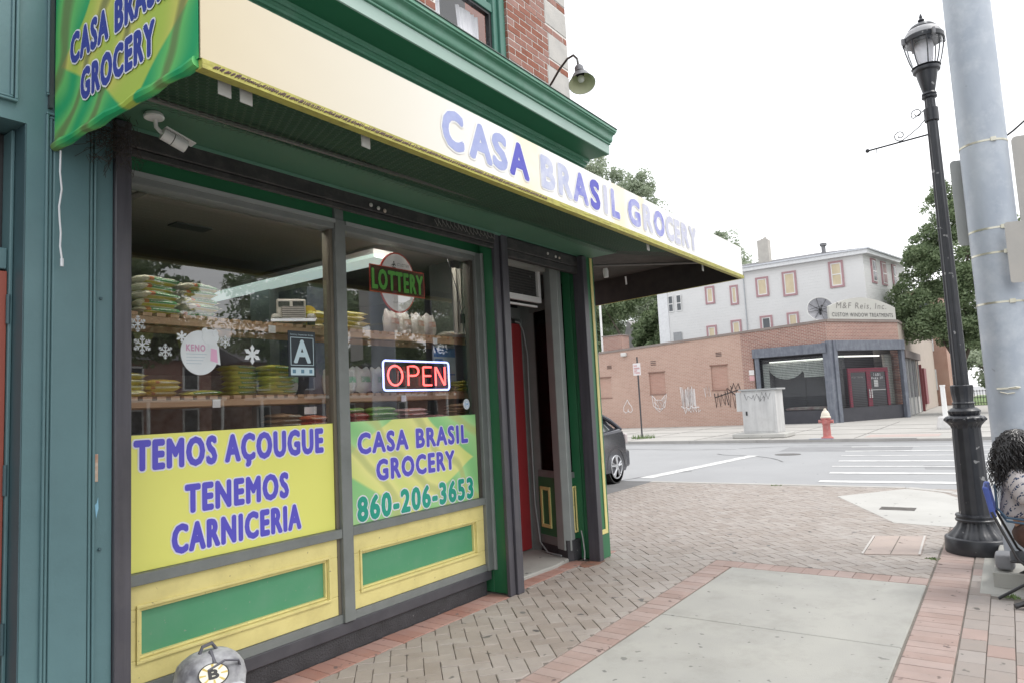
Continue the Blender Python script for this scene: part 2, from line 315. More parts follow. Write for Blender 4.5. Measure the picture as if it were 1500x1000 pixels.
# near pavement: base sheet, kerb
np_ = thing('pavement', 'corner pavement of herringbone pavers in front of the shop', 'pavement', (6, 2, 0), kind='structure')
edge = [(12.3, 5.7), (12.3, 1.45), (11.9, .85), (11.2, .52), (10.4, .2), (9.9, -.4), (9.5, -1.4), (9.2, -2.6)]
base = [(-6, 3.9), (6.5, 3.9), (6.5, 5.7)]+edge+[(-6, -2.6)]
q = MB(); q.prism(base, -.12, -.009); q.build('bedding', JOINT, np_)
kb = MB(); ke = edge+[(-6, -2.6)]
for i in range(len(ke)-1): kb.obox(ke[i+1], ke[i], -.11, .003 if 0 <= i <= 4 else .012, .15, -.148)
kb.build('kerb', mat('kerb_near', (.42, .41, .39), (.34, .33, .31), rough=.85, scale=4, detail=8, bump=.3, bscale=60), np_)
# --- herringbone pavers, cut to convex regions
RA = [(-1.2, 2.425), (6.69, 2.425), (6.69, 3.40), (4.95, 3.40), (4.95, 3.47), (-1.2, 3.47)]
regs = [[(-1.2, 2.425), (6.6, 2.425), (6.6, 3.48), (-1.2, 3.48)],
        [(6.6, .665), (12.28, .665), (12.28, 5.68), (6.6, 5.68)],
        [(4.98, 3.48), (6.1, 3.48), (6.1, 3.52), (4.98, 3.52)]]
def inside(p, poly):
    n = len(poly)
    return all((poly[(i+1) % n][0]-poly[i][0])*(p[1]-poly[i][1])-(poly[(i+1) % n][1]-poly[i][1])*(p[0]-poly[i][0]) >= -1e-9 for i in range(n))
def clip(sub, poly):
    out = sub
    for i in range(len(poly)):
        a, b = poly[i], poly[(i+1) % len(poly)]; inp = out; out = []
        def sd_(p): return (b[0]-a[0])*(p[1]-a[1])-(b[1]-a[1])*(p[0]-a[0])
        for j in range(len(inp)):
            p, q_ = inp[j-1], inp[j]; sp, sq_ = sd_(p), sd_(q_)
            if (sp < 0) != (sq_ < 0):
                t = sp/(sp-sq_); out.append((p[0]+(q_[0]-p[0])*t, p[1]+(q_[1]-p[1])*t))
            if sq_ >= 0: out.append(q_)
        if len(out) < 3: return []
    return out
def area(p): return abs(sum(p[i-1][0]*p[i][1]-p[i][0]*p[i-1][1] for i in range(len(p))))/2
def paver_geo(mb, poly, top, tilt=(0, 0)):
    """paver with a chamfered rim"""
    n = len(poly); cx = sum(p[0] for p in poly)/n; cy = sum(p[1] for p in poly)/n
    ar = sum(poly[i-1][0]*poly[i][1]-poly[i][0]*poly[i-1][1] for i in range(n))
    if ar < 0: poly = poly[::-1]
    def zz(x, y): return top+tilt[0]*(x-cx)+tilt[1]*(y-cy)
    def ins(p, k):
        d = math.hypot(p[0]-cx, p[1]-cy) or 1; return (p[0]-(p[0]-cx)/d*k, p[1]-(p[1]-cy)/d*k)
    lo = [ins(p, .0034) for p in poly]; hi = [ins(p, .0080) for p in poly]
    vs = [(x, y, -.03) for x, y in lo]+[(x, y, zz(x, y)-.004) for x, y in lo]+[(x, y, zz(x, y)) for x, y in hi]
    fs_ = [(i, (i+1) % n, n+(i+1) % n, n+i) for i in range(n)]+[(n+i, n+(i+1) % n, 2*n+(i+1) % n, 2*n+i) for i in range(n)]+[tuple(range(2*n, 3*n))]
    mb.add(vs, fs_)
c45 = math.sqrt(.5); cell = .102
pavs = []
for i in range(-60, 175):
    for j in range(-160, 80):
        k = (i-j) % 4
        if k == 0: r4 = [(i, j), (i+2, j), (i+2, j+1), (i, j+1)]
        elif k == 3: r4 = [(i, j), (i+1, j), (i+1, j+2), (i, j+2)]
        else: continue
        P = [((u*c45-v*c45)*cell, (u*c45+v*c45)*cell) for u, v in r4]
        cx = sum(p[0] for p in P)/4; cy = sum(p[1] for p in P)/4
        if not (-1.5 < cx < 12.6 and .4 < cy < 8.7): continue
        if all(any(inside(p, R) for R in regs) for p in P): pavs.append((P, cx, cy)); continue
        for R in regs:
            cpoly = clip(P, R)
            if cpoly and area(cpoly) > .0012: pavs.append((cpoly, cx, cy))
def vis(x, y):
    d = Vector((x, y, -1.55)); z = d.dot(cf); u_ = d.dot(cr)/z*1012; v_ = -d.dot(cu)/z*1012
    return z > 0 and abs(u_) < 760 and abs(v_) < 515 and not (y > 3.7 and x < 6.5)
near = sorted([p for p in pavs if vis(p[1], p[2])], key=lambda p: p[1]**2+p[2]**2)
nearset = set(id(p) for p in near[:290])
mb = MB()
for p in pavs:
    tp = rnd.uniform(-.0015, .0015); tl_ = (rnd.uniform(-.012, .012), rnd.uniform(-.012, .012))
    if id(p) in nearset:
        q = MB(); paver_geo(q, p[0], tp, tl_); q.build('paver', PAVER, np_)
    elif p[1] > 1.5: paver_geo(mb, p[0], tp, tl_)
o = mb.build('distant_pavers', PAVER, np_); o['kind'] = 'stuff'
# --- soldier courses of red brick
def bricks_row(parent, m, x0, x1, y0, y1, along, step, nm='brick', jit=.0015, limit=None):
    """row of pavers filling a band; `along` x or y, each `step` wide"""
    n = int(round((x1-x0 if along == 'x' else y1-y0)/step)); st = (x1-x0 if along == 'x' else y1-y0)/n
    for k in range(n):
        P = [(x0+k*st, y0), (x0+(k+1)*st, y0), (x0+(k+1)*st, y1), (x0+k*st, y1)] if along == 'x' else [(x0, y0+k*st), (x1, y0+k*st), (x1, y0+(k+1)*st), (x0, y0+(k+1)*st)]
        q = MB(); paver_geo(q, P, rnd.uniform(-jit, jit), (rnd.uniform(-.01, .01), rnd.uniform(-.01, .01))); q.build(nm, m, parent)
bb = thing('brick_border', 'red soldier course of bricks along the shop plinth', 'brick border', (4, 3.6, 0), kind='structure')
bricks_row(bb, PAVERR2, 1.9, 4.72, 3.485, 3.70, 'x', .105); bricks_row(bb, PAVERR2, 4.96, 6.06, 3.525, 3.69, 'x', .105); bricks_row(bb, PAVERR2, 6.36, 6.6, 3.485, 3.72, 'x', .105)
bb2 = thing('brick_border', 'pink brick band between the herringbone and the concrete slab', 'brick border', (5, 2.3, 0), kind='structure')
bricks_row(bb2, PAVERR, 2.6, 6.36, 2.215, 2.42, 'x', .105); bricks_row(bb2, PAVERR, 6.375, 6.59, .665, 2.42, 'y', .135)
bb3 = thing('brick_border', 'pink brick band on the right edge of the concrete slab', 'brick border', (6, .5, 0), kind='structure')
bricks_row(bb3, PAVERR, 2.9, 9.0, .39, .655, 'x', .108)
bp = thing('paver_strip', 'buff pavers laid in courses along the kerb side', 'paving strip', (5, 0, 0), kind='structure')
yb = .385; kcol = 0
while yb > -1.1:
    n0 = rnd.uniform(0, .2); x = 3.2+n0; y0 = yb-.137
    while x < 8.7:
        x2 = x+.215
        if not (x2 > 6.24 and x < 7.95 and kcol > 0) and x2 < 8.7 and not (kcol > 5):
            q = MB(); paver_geo(q, [(x, y0), (x2, y0), (x2, yb), (x, yb)], rnd.uniform(-.002, .002), (rnd.uniform(-.01, .01), rnd.uniform(-.01, .01))); q.build('paver', PAVERB if (kcol+int(x*3)) % 5 else PAVERR, bp)
        x = x2
    yb = y0; kcol += 1
# concrete slabs
for (x0, x1, nm) in ((4.80, 6.365, 'far'), (3.05, 4.79, 'near'), (1.3, 3.04, 'n')):
    if nm == 'n': lab = 'concrete pavement slab nearest the camera'
    else: lab = 'grey concrete slab framed by pink brick, %s one' % ('farther' if nm == 'far' else 'nearer')
    q = MB(); q.prism([(x0, .668), (x1, .668), (x1, 2.2), (x0, 2.2)], -.1, .002); o = q.build('concrete_slab', CONC, bevel=.006); tag(o, lab, 'slab', kind='structure')
q = MB(); q.prism([(11.15, 2.2), (12.2, 1.42), (11.85, .92), (11.15, .6), (10.35, .28), (9.85, -.4), (9.4, -1.6), (9.02, -1.6), (9.02, .55), (9.13, 1.22)], -.09, .004)
tag(q.build('kerb_ramp', CONCP, bevel=.004), 'pale concrete kerb ramp slab at the street corner', 'kerb ramp', kind='structure')
q = MB(); q.box(10.05, 10.3, 1.1, 1.5, -.02, .006); tag(q.build('valve_slot', mat('dark_slot', (.06, .055, .05), (.12, .11, .1), rough=.9)), 'dark slot set in the pale concrete ramp', 'utility slot', kind='structure')
q = MB(); q.prism([(6.26, .335), (7.95, .335), (7.95, -.9), (6.26, -.9)], -.09, .004)
tag(q.build('pole_pad', CONC, bevel=.02), 'rounded concrete pad around the pole footing', 'concrete pad', kind='structure')
mh = thing('utility_cover', 'pink rectangular utility cover set in the herringbone pavers', 'utility cover', (7.8, 1.05, 0))
q = MB(); q.prism([(7.32, 1.255), (8.25, 1.285), (8.4, .835), (7.46, .8)], -.02, .006); q.build('lid', mat('cover_tile', (.41, .335, .295), (.36, .30, .27), rough=.8, scale=5, bump=.3, speck=(9, .67, (.12, .1, .09))), mh)
for a, b in (((7.32, 1.26), (8.25, 1.29)), ((7.46, .805), (8.4, .84))):
    q = MB(); q.obox(a, b, -.01, .011, .018); q.build('rim', mat('steel_rim', (.5, .47, .44), rough=.5), mh)
q = MB(); q.obox((7.4, 1.04), (8.3, 1.06), .0, .009, .008); q.build('seam', JOINT, mh)
q = MB(); q.prism([(4.95, 3.7), (4.95, 4.32), (6.3, 4.32), (6.02, 3.70), (5.7, 3.66)], -.02, .03)
tag(q.build('doorstep', CONC, bevel=.01), 'worn concrete doorstep inside the recessed shop entrance', 'doorstep', kind='structure')

# =================================================================== GROCERY SHOP
YW = 3.72                       # glass plane
shop = thing('corner_shop', 'green and yellow corner grocery shop front with two big display windows', 'shop', (4, 3.7, 0))
q = MB(); q.box(1.78, 4.665, 3.70, 3.80, 0, .115); q.extr([(3.69, 0), (3.80, 0), (3.80, .115), (3.692, .115)], 1.6, 1.78); q.build('plinth', BLKS, shop)
q = MB(); q.box(1.6, 4.72, 3.683, 3.80, .117, .192); q.build('plinth_ledge', BLKB, shop, bevel=.004)
q = MB(); q.box(1.6, 4.665, 3.69, 3.78, .194, .248); q.build('bottom_rail', GRAYP, shop)
q = MB(); q.box(1.6, 3.122, 3.672, 3.79, .742, .80); q.box(3.216, 4.665, 3.672, 3.79, .742, .80); q.build('sill_rail', GRAYP, shop, bevel=.003)
q = MB(); q.box(3.124, 3.214, 3.668, 3.80, .196, 2.90); q.build('mullion', GRAYP, shop, bevel=.003)
q = MB(); q.box(3.098, 3.122, 3.70, 3.78, .802, 2.83); q.box(3.098, 3.122, 3.70, 3.78, .25, .74); q.build('mullion_stop', mat('tan_wood', (.16, .14, .105), rough=.6), shop)
q = MB(); q.box(4.667, 4.755, 3.668, 3.80, .194, 2.90); q.build('end_post', GRAYP, shop, bevel=.003)
q = MB(); q.box(4.735, 4.755, 3.645, 3.667, .194, 2.9); q.build('end_stop', GRAYL, shop)
q = MB(); q.box(1.6, 3.122, 3.675, 3.80, 2.832, 2.895); q.box(3.216, 4.665, 3.675, 3.80, 2.832, 2.895); q.build('head_rail', GRAYP, shop, bevel=.003)
q = MB(); q.box(1.6, 3.122, 3.66, 3.674, 2.872, 2.897); q.box(3.216, 4.665, 3.66, 3.674, 2.872, 2.897); q.build('head_bead', GRAYL, shop)
q = MB(); q.box(1.55, 3.13, 3.70, 3.8, 2.898, 3.2); q.box(3.21, 4.88, 3.70, 3.8, 2.898, 3.2); q.build('transom_panel', GREEN, shop)
q = MB(); q.box(3.132, 3.208, 3.68, 3.8, 2.902, 3.2); q.build('transom_post', GRAYP, shop)
q = MB(); q.box(4.756, 4.87, 3.69, 3.8, .0, 2.897); q.build('green_jamb', GREEN, shop, bevel=.003)
# lower panels: yellow frame, stepped mouldings, green field
def panel(x0, x1, z0, z1, y, parent, fw=(.075, .085, .085, .10), field=GREENP):
    l_, r_, t_, b_ = fw
    g = thing  # noqa
    fr = MB()
    def ring(a, b, c, d, e, f, g_, h, y0, y1):
        fr.box(a, b, y0, y1, c, e); fr.box(a, b, y0, y1, f, d); fr.box(a, g_, y0, y1, e, f); fr.box(h, b, y0, y1, e, f)
    ring(x0, x1, z0, z1, z0+b_, z1-t_, x0+l_, x1-r_, y, y+.06)
    fo = fr.build('yellow_frame', YEL, parent, bevel=.004, seg=2)
    for k, (ins_, yy, w_) in enumerate(((-.002, y-.012, .016), (.018, y+.008, .014))):
        fr = MB(); a, b, c, d = x0+l_+ins_-.016, x1-r_-ins_+.016, z0+b_+ins_-.016, z1-t_-ins_+.016
        ring(a, b, c, d, c+w_, d-w_, a+w_, b-w_, yy, y+.05); fr.build('moulding', YEL, fo, bevel=.003, seg=2)
    q = MB(); q.box(x0+l_-.01, x1-r_+.01, y+.03, y+.05, z0+b_-.01, z1-t_+.01); q.build('green_field', field, parent)
panel(1.70, 3.096, .25, .74, 3.70, shop, (.115, .08, .118, .12)); panel(3.218, 4.665, .25, .74, 3.70, shop, (.085, .115, .125, .115))
# shop window panes
for a, b in ((1.6, 3.10), (3.216, 4.665)):
    q = MB(); q.box(a, b, 3.722, 3.728, .80, 2.832); q.build('window_pane', GLASS, shop)
q = MB(); q.box(4.63, 4.665, 3.70, 3.78, .8, 2.83); q.build('pane_stop', mat('brown_stop', (.07, .062, .05), rough=.6), shop)
# shutter tracks and housings
def track(name, x0, x1, y0, y1, z1, lab=None):
    t = MB(); t.box(x0, x1, y0, y1, 0.0, z1); o = t.build(name, BLK, shop, bevel=.004); return o
track('shutter_track', 1.556, 1.632, 3.40, 3.52, 3.04); track('shutter_track', 4.69, 4.765, 3.472, 3.505, 3.04)
track('shutter_track', 4.772, 4.862, 3.452, 3.50, 3.04); q = MB(); q.box(4.757, 4.858, 3.512, 3.688, 0, 3.04); q.build('green_pilaster', GREEN, shop, bevel=.003); q = MB(); q.box(4.70, 4.857, 3.506, 3.511, 0, 3.04); q.build('track_back', DARK, shop); track('shutter_track', 6.085, 6.165, 3.397, 3.52, 3.04)
q = MB(); q.box(4.7655, 4.7715, 3.485, 3.504, 0, 3.0); q.build('track_seam', DARK, shop)
q = MB(); q.box(1.575, 1.60, 3.52, 3.70, 0, 3.04); q.box(1.55, 1.6, 3.7, 3.8, 0, 3.2); q.build('left_return', BLK, shop)
HOUS = mat('housing_black', (.02, .02, .021), (.04, .038, .038), rough=.6, scale=7, bump=.4, bscale=40, dirt=(12, .5, (.11, .1, .09)))
q = MB(); q.box(1.632, 4.688, 3.462, 3.60, 2.945, 3.046); q.box(1.632, 4.688, 3.47, 3.50, 2.905, 2.944); o = q.build('shutter_housing', HOUS, shop, bevel=.006)
q = MB(); q.box(4.864, 6.083, 3.455, 3.60, 2.93, 3.046); q.box(4.864, 6.083, 3.46, 3.52, 2.862, 2.928); o2 = q.build('shutter_housing', HOUS, shop, bevel=.006)
for hx, hz, par in ((3.26, 2.98, o), (3.33, 2.972, o), (3.39, 2.965, o), (5.52, 2.985, o2), (5.66, 2.975, o2), (5.73, 2.972, o2)):
    q = MB(); q.sphere((hx, 3.452, hz), .016, 8, 5, (1, .5, .9)); q.build('bolt_head', mat('rusty_bolt', (.3, .22, .17), (.5, .45, .4), rough=.7, scale=40) if hx in (3.39, 5.73) else mat('pale_bolt', (.5, .49, .46), rough=.6), par)
for k in range(16):
    q = MB(); x = 3.9+k*.048; q.tube([(x, 3.44, 3.0+rnd.uniform(-.01, .01)), (x+.03, 3.435, 2.965+rnd.uniform(-.012, .01)), (x+.06, 3.45, 2.99), (x+.05, 3.45, 3.03)], .0022, 4)
    q.build('wire_scrap', mat('dull_wire', (.22, .21, .2), rough=.5), o)
# soffit box above
q = MB(); q.extr([(3.115, 3.05), (3.50, 3.05), (3.50, 3.58), (3.115, 3.58)], 1.42, 6.30); q.build('soffit', mat('soffit_green', (.075, .18, .115), (.065, .16, .1), rough=.5, scale=2.5, dirt=(4, .3, (.1, .15, .11))), shop)
q = MB(); q.box(1.42, 6.23, 3.455, 3.475, 3.030, 3.048); q.build('soffit_bead', mat('soffit_bead', (.12, .26, .19), rough=.45), shop)
# right-hand pilaster with yellow strip
q = MB(); q.box(6.167, 6.36, 3.425, 3.60, .0, 3.048); pil = q.build('pilaster', GREEN, shop, bevel=.004)
q = MB(); q.box(6.272, 6.318, 3.415, 3.424, .24, 3.046); q.box(6.167, 6.272, 3.415, 3.424, .24, .285); q.build('yellow_strip', YEL, pil, bevel=.002)
q = MB(); q.box(6.17, 6.215, 3.54, 3.66, 0, 3.04); q.box(6.155, 6.2, 3.60, 3.70, 0, 3.04); q.box(6.20, 6.24, 3.66, 3.9, 0, 3.04); q.build('pilaster_reveal', GREEN, shop, bevel=.004)
q = MB(); q.box(6.24, 6.36, 3.60, 9.0, 0, 6.9); q.build('side_wall', BRICKU, shop)
# bay of the recessed entrance: two faces meeting at the corner post
A0, A1, A2 = (6.02, 3.735), (6.285, 4.30), (6.20, 3.67)
def bay(a, b, nm, z0, z1, m, th, off=0.): q = MB(); q.obox(a, b, z0, z1, th, off); return q.build(nm, m, shop, bevel=.002)
def lerp(a, b, t): return (a[0]+(b[0]-a[0])*t, a[1]+(b[1]-a[1])*t)
bay(lerp(A1, A0, 0), lerp(A1, A0, .13), 'bay_frame', .06, 3.0, GRAYP, .05); bay(lerp(A1, A0, .13), lerp(A1, A0, .78), 'bay_rail', .80, .87, GRAYP, .05)
bay(lerp(A1, A0, .13), lerp(A1, A0, .78), 'bay_rail', .115, .20, GRAYP, .055); bay(lerp(A1, A0, .13), lerp(A1, A0, .78), 'bay_panel', .20, .80, GREEN, .03)
bay(lerp(A1, A0, .13), lerp(A1, A0, .78), 'bay_pane', .87, 2.55, GLASSD, .006, .02); bay(lerp(A1, A0, .13), lerp(A1, A0, .78), 'bay_rail', 2.55, 2.66, GRAYP, .05)
bay(lerp(A1, A0, -.1), lerp(A1, A0, .98), 'bay_base', .0, .115, BLKS, .06)
q = MB(); q.prism([(5.985, 3.74), (6.005, 3.665), (6.09, 3.67), (6.10, 3.76), (6.05, 3.86)], .10, 3.04); q.build('corner_post', GRAYL, shop, bevel=.004)
q = MB(); q.prism([(5.98, 3.70), (6.02, 3.66), (6.2, 3.64), (6.2, 3.8), (6.05, 3.85)], .0, .20); q.build('bay_base', BLKS, shop)
bay((6.09, 3.69), (6.20, 3.67), 'bay_panel', .2, .80, GREEN, .03, .01); bay((6.09, 3.69), (6.20, 3.67), 'bay_rail', .80, .86, GRAYP, .05); bay((6.09, 3.69), (6.20, 3.67), 'bay_pane', .86, 2.8, GLASSD, .006, .02)
bay((6.165, 3.665), (6.20, 3.66), 'bay_frame', .2, 2.85, GRAYP, .04)
def yellow_ring(a, b, z0, z1, w=.035):
    q = MB(); L_ = math.dist(a, b); t = w/L_
    q.obox(a, b, z0, z0+w, .014, -.014); q.obox(a, b, z1-w, z1, .014, -.014); q.obox(a, lerp(a, b, t), z0+w, z1-w, .014, -.014); q.obox(lerp(a, b, 1-t), b, z0+w, z1-w, .014, -.014); return q.build('yellow_frame', YEL, shop, bevel=.003)
yellow_ring(lerp(A1, A0, .30), lerp(A1, A0, .61), .28, .70); yellow_ring((6.095, 3.685), (6.152, 3.675), .26, .72, .018)
# vestibule walls and door
q = MB(); q.box(4.88, 4.95, 3.70, 4.3, 0, 3.2); q.box(4.88, 5.22, 4.30, 4.4, 0, 3.2); q.build('vestibule_wall', GRAYP, shop)
q = MB(); q.box(6.225, 6.239, 3.9, 4.42, 0, 3.04); q.build('vestibule_side', GRAYP, shop)
q = MB(); q.box(5.22, 6.30, 4.305, 4.37, 2.50, 2.62); q.box(6.2125, 6.224, 4.28, 4.37, .03, 2.5); q.build('door_frame', GRAYP, shop, bevel=.003)
q = MB(); q.box(5.25, 6.211, 4.285, 4.325, .04, 2.44); dr = q.build('entrance_door', RED, shop, bevel=.004)
q = MB(); q.tube([(6.08, 4.27, 2.46), (6.15, 4.26, 2.45), (6.2, 4.25, 2.36), (6.214, 4.22, 2.1), (6.205, 4.22, 1.5), (6.214, 4.22, .5), (6.2, 4.17, .12), (6.08, 4.0, .045), (6.02, 3.8, .04)], .008, 6)
tag(q.build('drain_hose', mat('grey_hose', (.33, .36, .36), rough=.5), smooth=True), 'thin grey drain hose running down beside the red door', 'hose')
q = MB(); q.box(5.22, 6.30, 4.33, 4.36, 2.62, 3.2); q.build('transom_panel', DARK, shop)
q = MB(); q.box(4.95, 6.24, 3.6, 4.5, 3.055, 3.1); q.build('vestibule_ceiling', mat('vest_ceiling', (.12, .12, .11), rough=.8), shop)
# air-conditioner grille over the door
ac = thing('window_air_conditioner', 'dark louvred air conditioner with white frame above the red door', 'air conditioner', (5.5, 3.9, 2.64))
q = MB(); q.box(5.0, 5.95, 3.89, 4.2, 2.66, 3.02); q.build('grille', mat('grille_black', (.03, .03, .03), (.055, .055, .05), rough=.6, scale=20, speck=(16, .7, (.2, .2, .2))), ac)
for k in range(12):
    q = MB(); q.box(5.0, 5.94, 3.88, 3.889, 2.68+k*.028, 2.685+k*.028); q.build('louvre', mat('grille_line', (.07, .07, .068), rough=.6), ac)
q = MB(); q.box(5.0, 6.0, 3.86, 3.90, 2.60, 2.66); q.box(5.952, 6.0, 3.86, 3.90, 2.66, 3.03); q.build('white_frame', WHITEP, ac, bevel=.004)
q = MB(); q.box(4.9, 5.9, 3.85, 3.88, 2.545, 2.562); tag(q.build('white_rod', WHITEP), 'thin white rod under the air conditioner frame', 'rod')
q = MB(); q.tube([(6.13, 3.62, .28), (6.12, 3.60, .2), (6.105, 3.58, .08), (6.06, 3.56, .012)], .007, 6)
tag(q.build('wire_tail', mat('grey_hose2', (.4, .4, .39), rough=.5), smooth=True), 'short pale wire hanging down by the green jamb', 'wire')
q = MB(); q.prism([(5.85, 3.5), (6.0, 3.55), (6.1, 3.50), (6.15, 3.38), (6.0, 3.36), (5.82, 3.42)], -.02, .003)
tag(q.build('worn_patch', mat('rust_patch', (.25, .11, .07), (.12, .08, .06), rough=.85, scale=12, bump=.6, bscale=70)), 'rusty broken patch of paving by the entrance bay', 'patch', kind='structure')

# cornice and fascia
q = MB(); q.extr([(3.40, 3.5), (3.6, 3.5), (3.6, 4.0), (3.40, 4.0)], 1.36, 6.245); q.build('fascia', GREENC, shop)
q = MB(); q.extr([(3.37, 4.0), (3.37, 4.018), (3.35, 4.03), (3.335, 4.03), (3.335, 4.048), (3.32, 4.06), (3.6, 4.06), (3.6, 4.0)], 1.36, 6.238); q.build('bed_moulding', GREENC, shop)
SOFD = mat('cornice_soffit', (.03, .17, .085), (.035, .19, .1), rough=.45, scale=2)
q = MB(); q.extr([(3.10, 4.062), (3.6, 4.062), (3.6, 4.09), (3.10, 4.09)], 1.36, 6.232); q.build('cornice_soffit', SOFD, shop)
q = MB(); q.extr([(3.09, 4.066), (3.10, 4.062), (3.6, 4.092), (3.6, 4.16), (3.09, 4.16)], 1.36, 6.24); q.build('corona', mat('corona_green', (.36, .48, .43), (.28, .41, .35), rough=.5, scale=3, stretch=(.4, 4, 4), dirt=(8, .3, (.3, .38, .34))), shop)
q = MB()
prof = [(3.092, 4.162), (3.075, 4.165), (3.075, 4.178), (3.085, 4.18)]
for k in range(9):
    t = k/8; prof.append((3.078-.055*(t+.16*math.sin(2*math.pi*t)), 4.182+.075*(t-.12*math.sin(2*math.pi*t))))
prof += [(3.012, 4.262), (3.012, 4.272), (2.998, 4.276), (2.998, 4.30), (3.6, 4.33), (3.6, 4.162)]
q.extr(prof, 1.36, 6.25); q.build('crown_moulding', GREENC, shop, smooth=True)
q = MB(); q.extr([(2.99, 4.302), (3.6, 4.334), (3.6, 4.34), (2.99, 4.308)], 1.36, 6.256); q.build('flashing', mat('flashing', (.13, .15, .14), rough=.7, scale=9), shop)

# upper storey: bricks, quoins, window
up = thing('upper_storey', 'red brick upper storey with limestone quoins over the green cornice', 'building', (5, 3.6, 4.33))
q = MB(); q.box(5.115, 6.205, 3.5005, 3.62, 4.30, 6.9); q.box(2.0, 4.085, 3.5005, 3.62, 4.30, 6.9); q.box(5.112, 5.13, 3.503, 3.66, 4.3, 6.9); q.build('mortar_bed', MORTAR, up)
q = MB(); q.box(1.4, 4.085, 3.63, 3.75, 4.33, 6.9); q.box(5.115, 6.24, 3.63, 3.75, 4.33, 6.9); q.build('wall', BRICKU, up)
qz = []      # quoin blocks: z0, z1, x0
z = 4.335; lst = [(4.44, 4.64, 5.86), (4.72, 5.00, 5.79), (5.08, 5.36, 5.83), (5.44, 5.70, 5.79), (5.78, 6.06, 5.83)]
for z0, z1, x0 in lst:
    q = MB(); q.box(x0, 6.212, 3.494, 3.62, z0+.004, z1-.004); q.build('quoin', STONE, up, bevel=.004)
ch = .0713; bw = .205
for r in range(28):
    z0 = 4.36+r*ch; z1 = z0+ch-.012
    if z1 > 6.2: break
    for (xa, xb) in ((5.118, 6.206), (3.35, 4.08)):
        xr = xb
        for qa, qb_, qx in lst:
            if xa > 5 and z0 < qb_-.01 and z1 > qa+.01: xr = qx-.008
        x = xa-(.10 if r % 2 else 0)
        while x < xr-.02:
            a = max(x, xa); b = min(x+bw-.012, xr)
            if b-a > .025:
                q = MB(); j = rnd.uniform(-.0015, .0015); q.box(a, b, 3.497+j, 3.62, z0, z1)
                if a == xa and xa > 5: q.v = [(v[0], v[1], v[2]) for v in q.v]
                q.build('brick', BRICKU, up)
            x += bw
for r in range(26):      # reveal headers beside the window
    q = MB(); z0 = 4.36+r*ch; q.box(5.106, 5.1165, 3.503, 3.60, z0, z0+ch-.01); q.build('header_brick', BRICKU, up)
uw = thing('upper_window', 'green framed sash window with white curtains above the cornice', 'window', (4.6, 3.6, 4.33))
q = MB(); q.box(4.087, 4.10, 3.55, 3.62, 4.33, 6.2); q.box(5.02, 5.104, 3.525, 3.62, 4.33, 6.2); q.box(4.955, 5.019, 3.55, 3.64, 4.33, 6.2); q.build('frame', mat('window_green', (.055, .17, .13), rough=.4), uw, bevel=.004)
q = MB(); q.box(4.10, 4.955, 3.56, 3.62, 5.19, 5.27); q.build('meeting_rail', mat('window_green'  , (0,0,0)), uw, bevel=.004)
q = MB(); q.box(4.92, 4.954, 3.575, 3.62, 4.33, 5.188); q.box(4.10, 4.92, 3.575, 3.62, 5.165, 5.188); q.build('sash', PBLACK, uw)
q = MB(); q.box(4.101, 4.92, 3.60, 3.606, 4.33, 5.165); q.box(4.101, 4.955, 3.60, 3.606, 5.272, 6.2); q.build('pane', glass('upper_glass', k=1.6), uw)
CURT = mat('curtain', (.75, .75, .78), (.6, .6, .64), rough=.9, scale=5, stretch=(6, 1, 1))
q = MB(); n_ = 14
for (x0, x1, bx) in ((4.10, 4.36, 0), (4.66, 4.90, .25)):
    pts = [(x0+(x1-x0)*i/n_, 3.68+.012*math.sin(i*1.9)) for i in range(n_+1)]
    vs = [(x+(bx*.5 if i < 5 else 0)*0, y, 4.35) for i, (x, y) in enumerate(pts)]+[(x+(-.1 if bx and i < 6 else 0), y, 5.15) for i, (x, y) in enumerate(pts)]
    q.add(vs, [(i, i+1, n_+2+i, n_+1+i) for i in range(n_)])
q.build('curtain', CURT, uw)
q = MB(); q.box(4.05, 5.05, 3.95, 3.97, 4.3, 6.3); q.build('room_back', mat('room_grey', (.2, .21, .23), rough=.8, scale=3), uw)
q = MB(); q.box(4.1, 4.955, 3.62, 3.63, 5.28, 6.2); q.build('blind', mat('green_blind', (.4, .55, .5), rough=.7), uw)

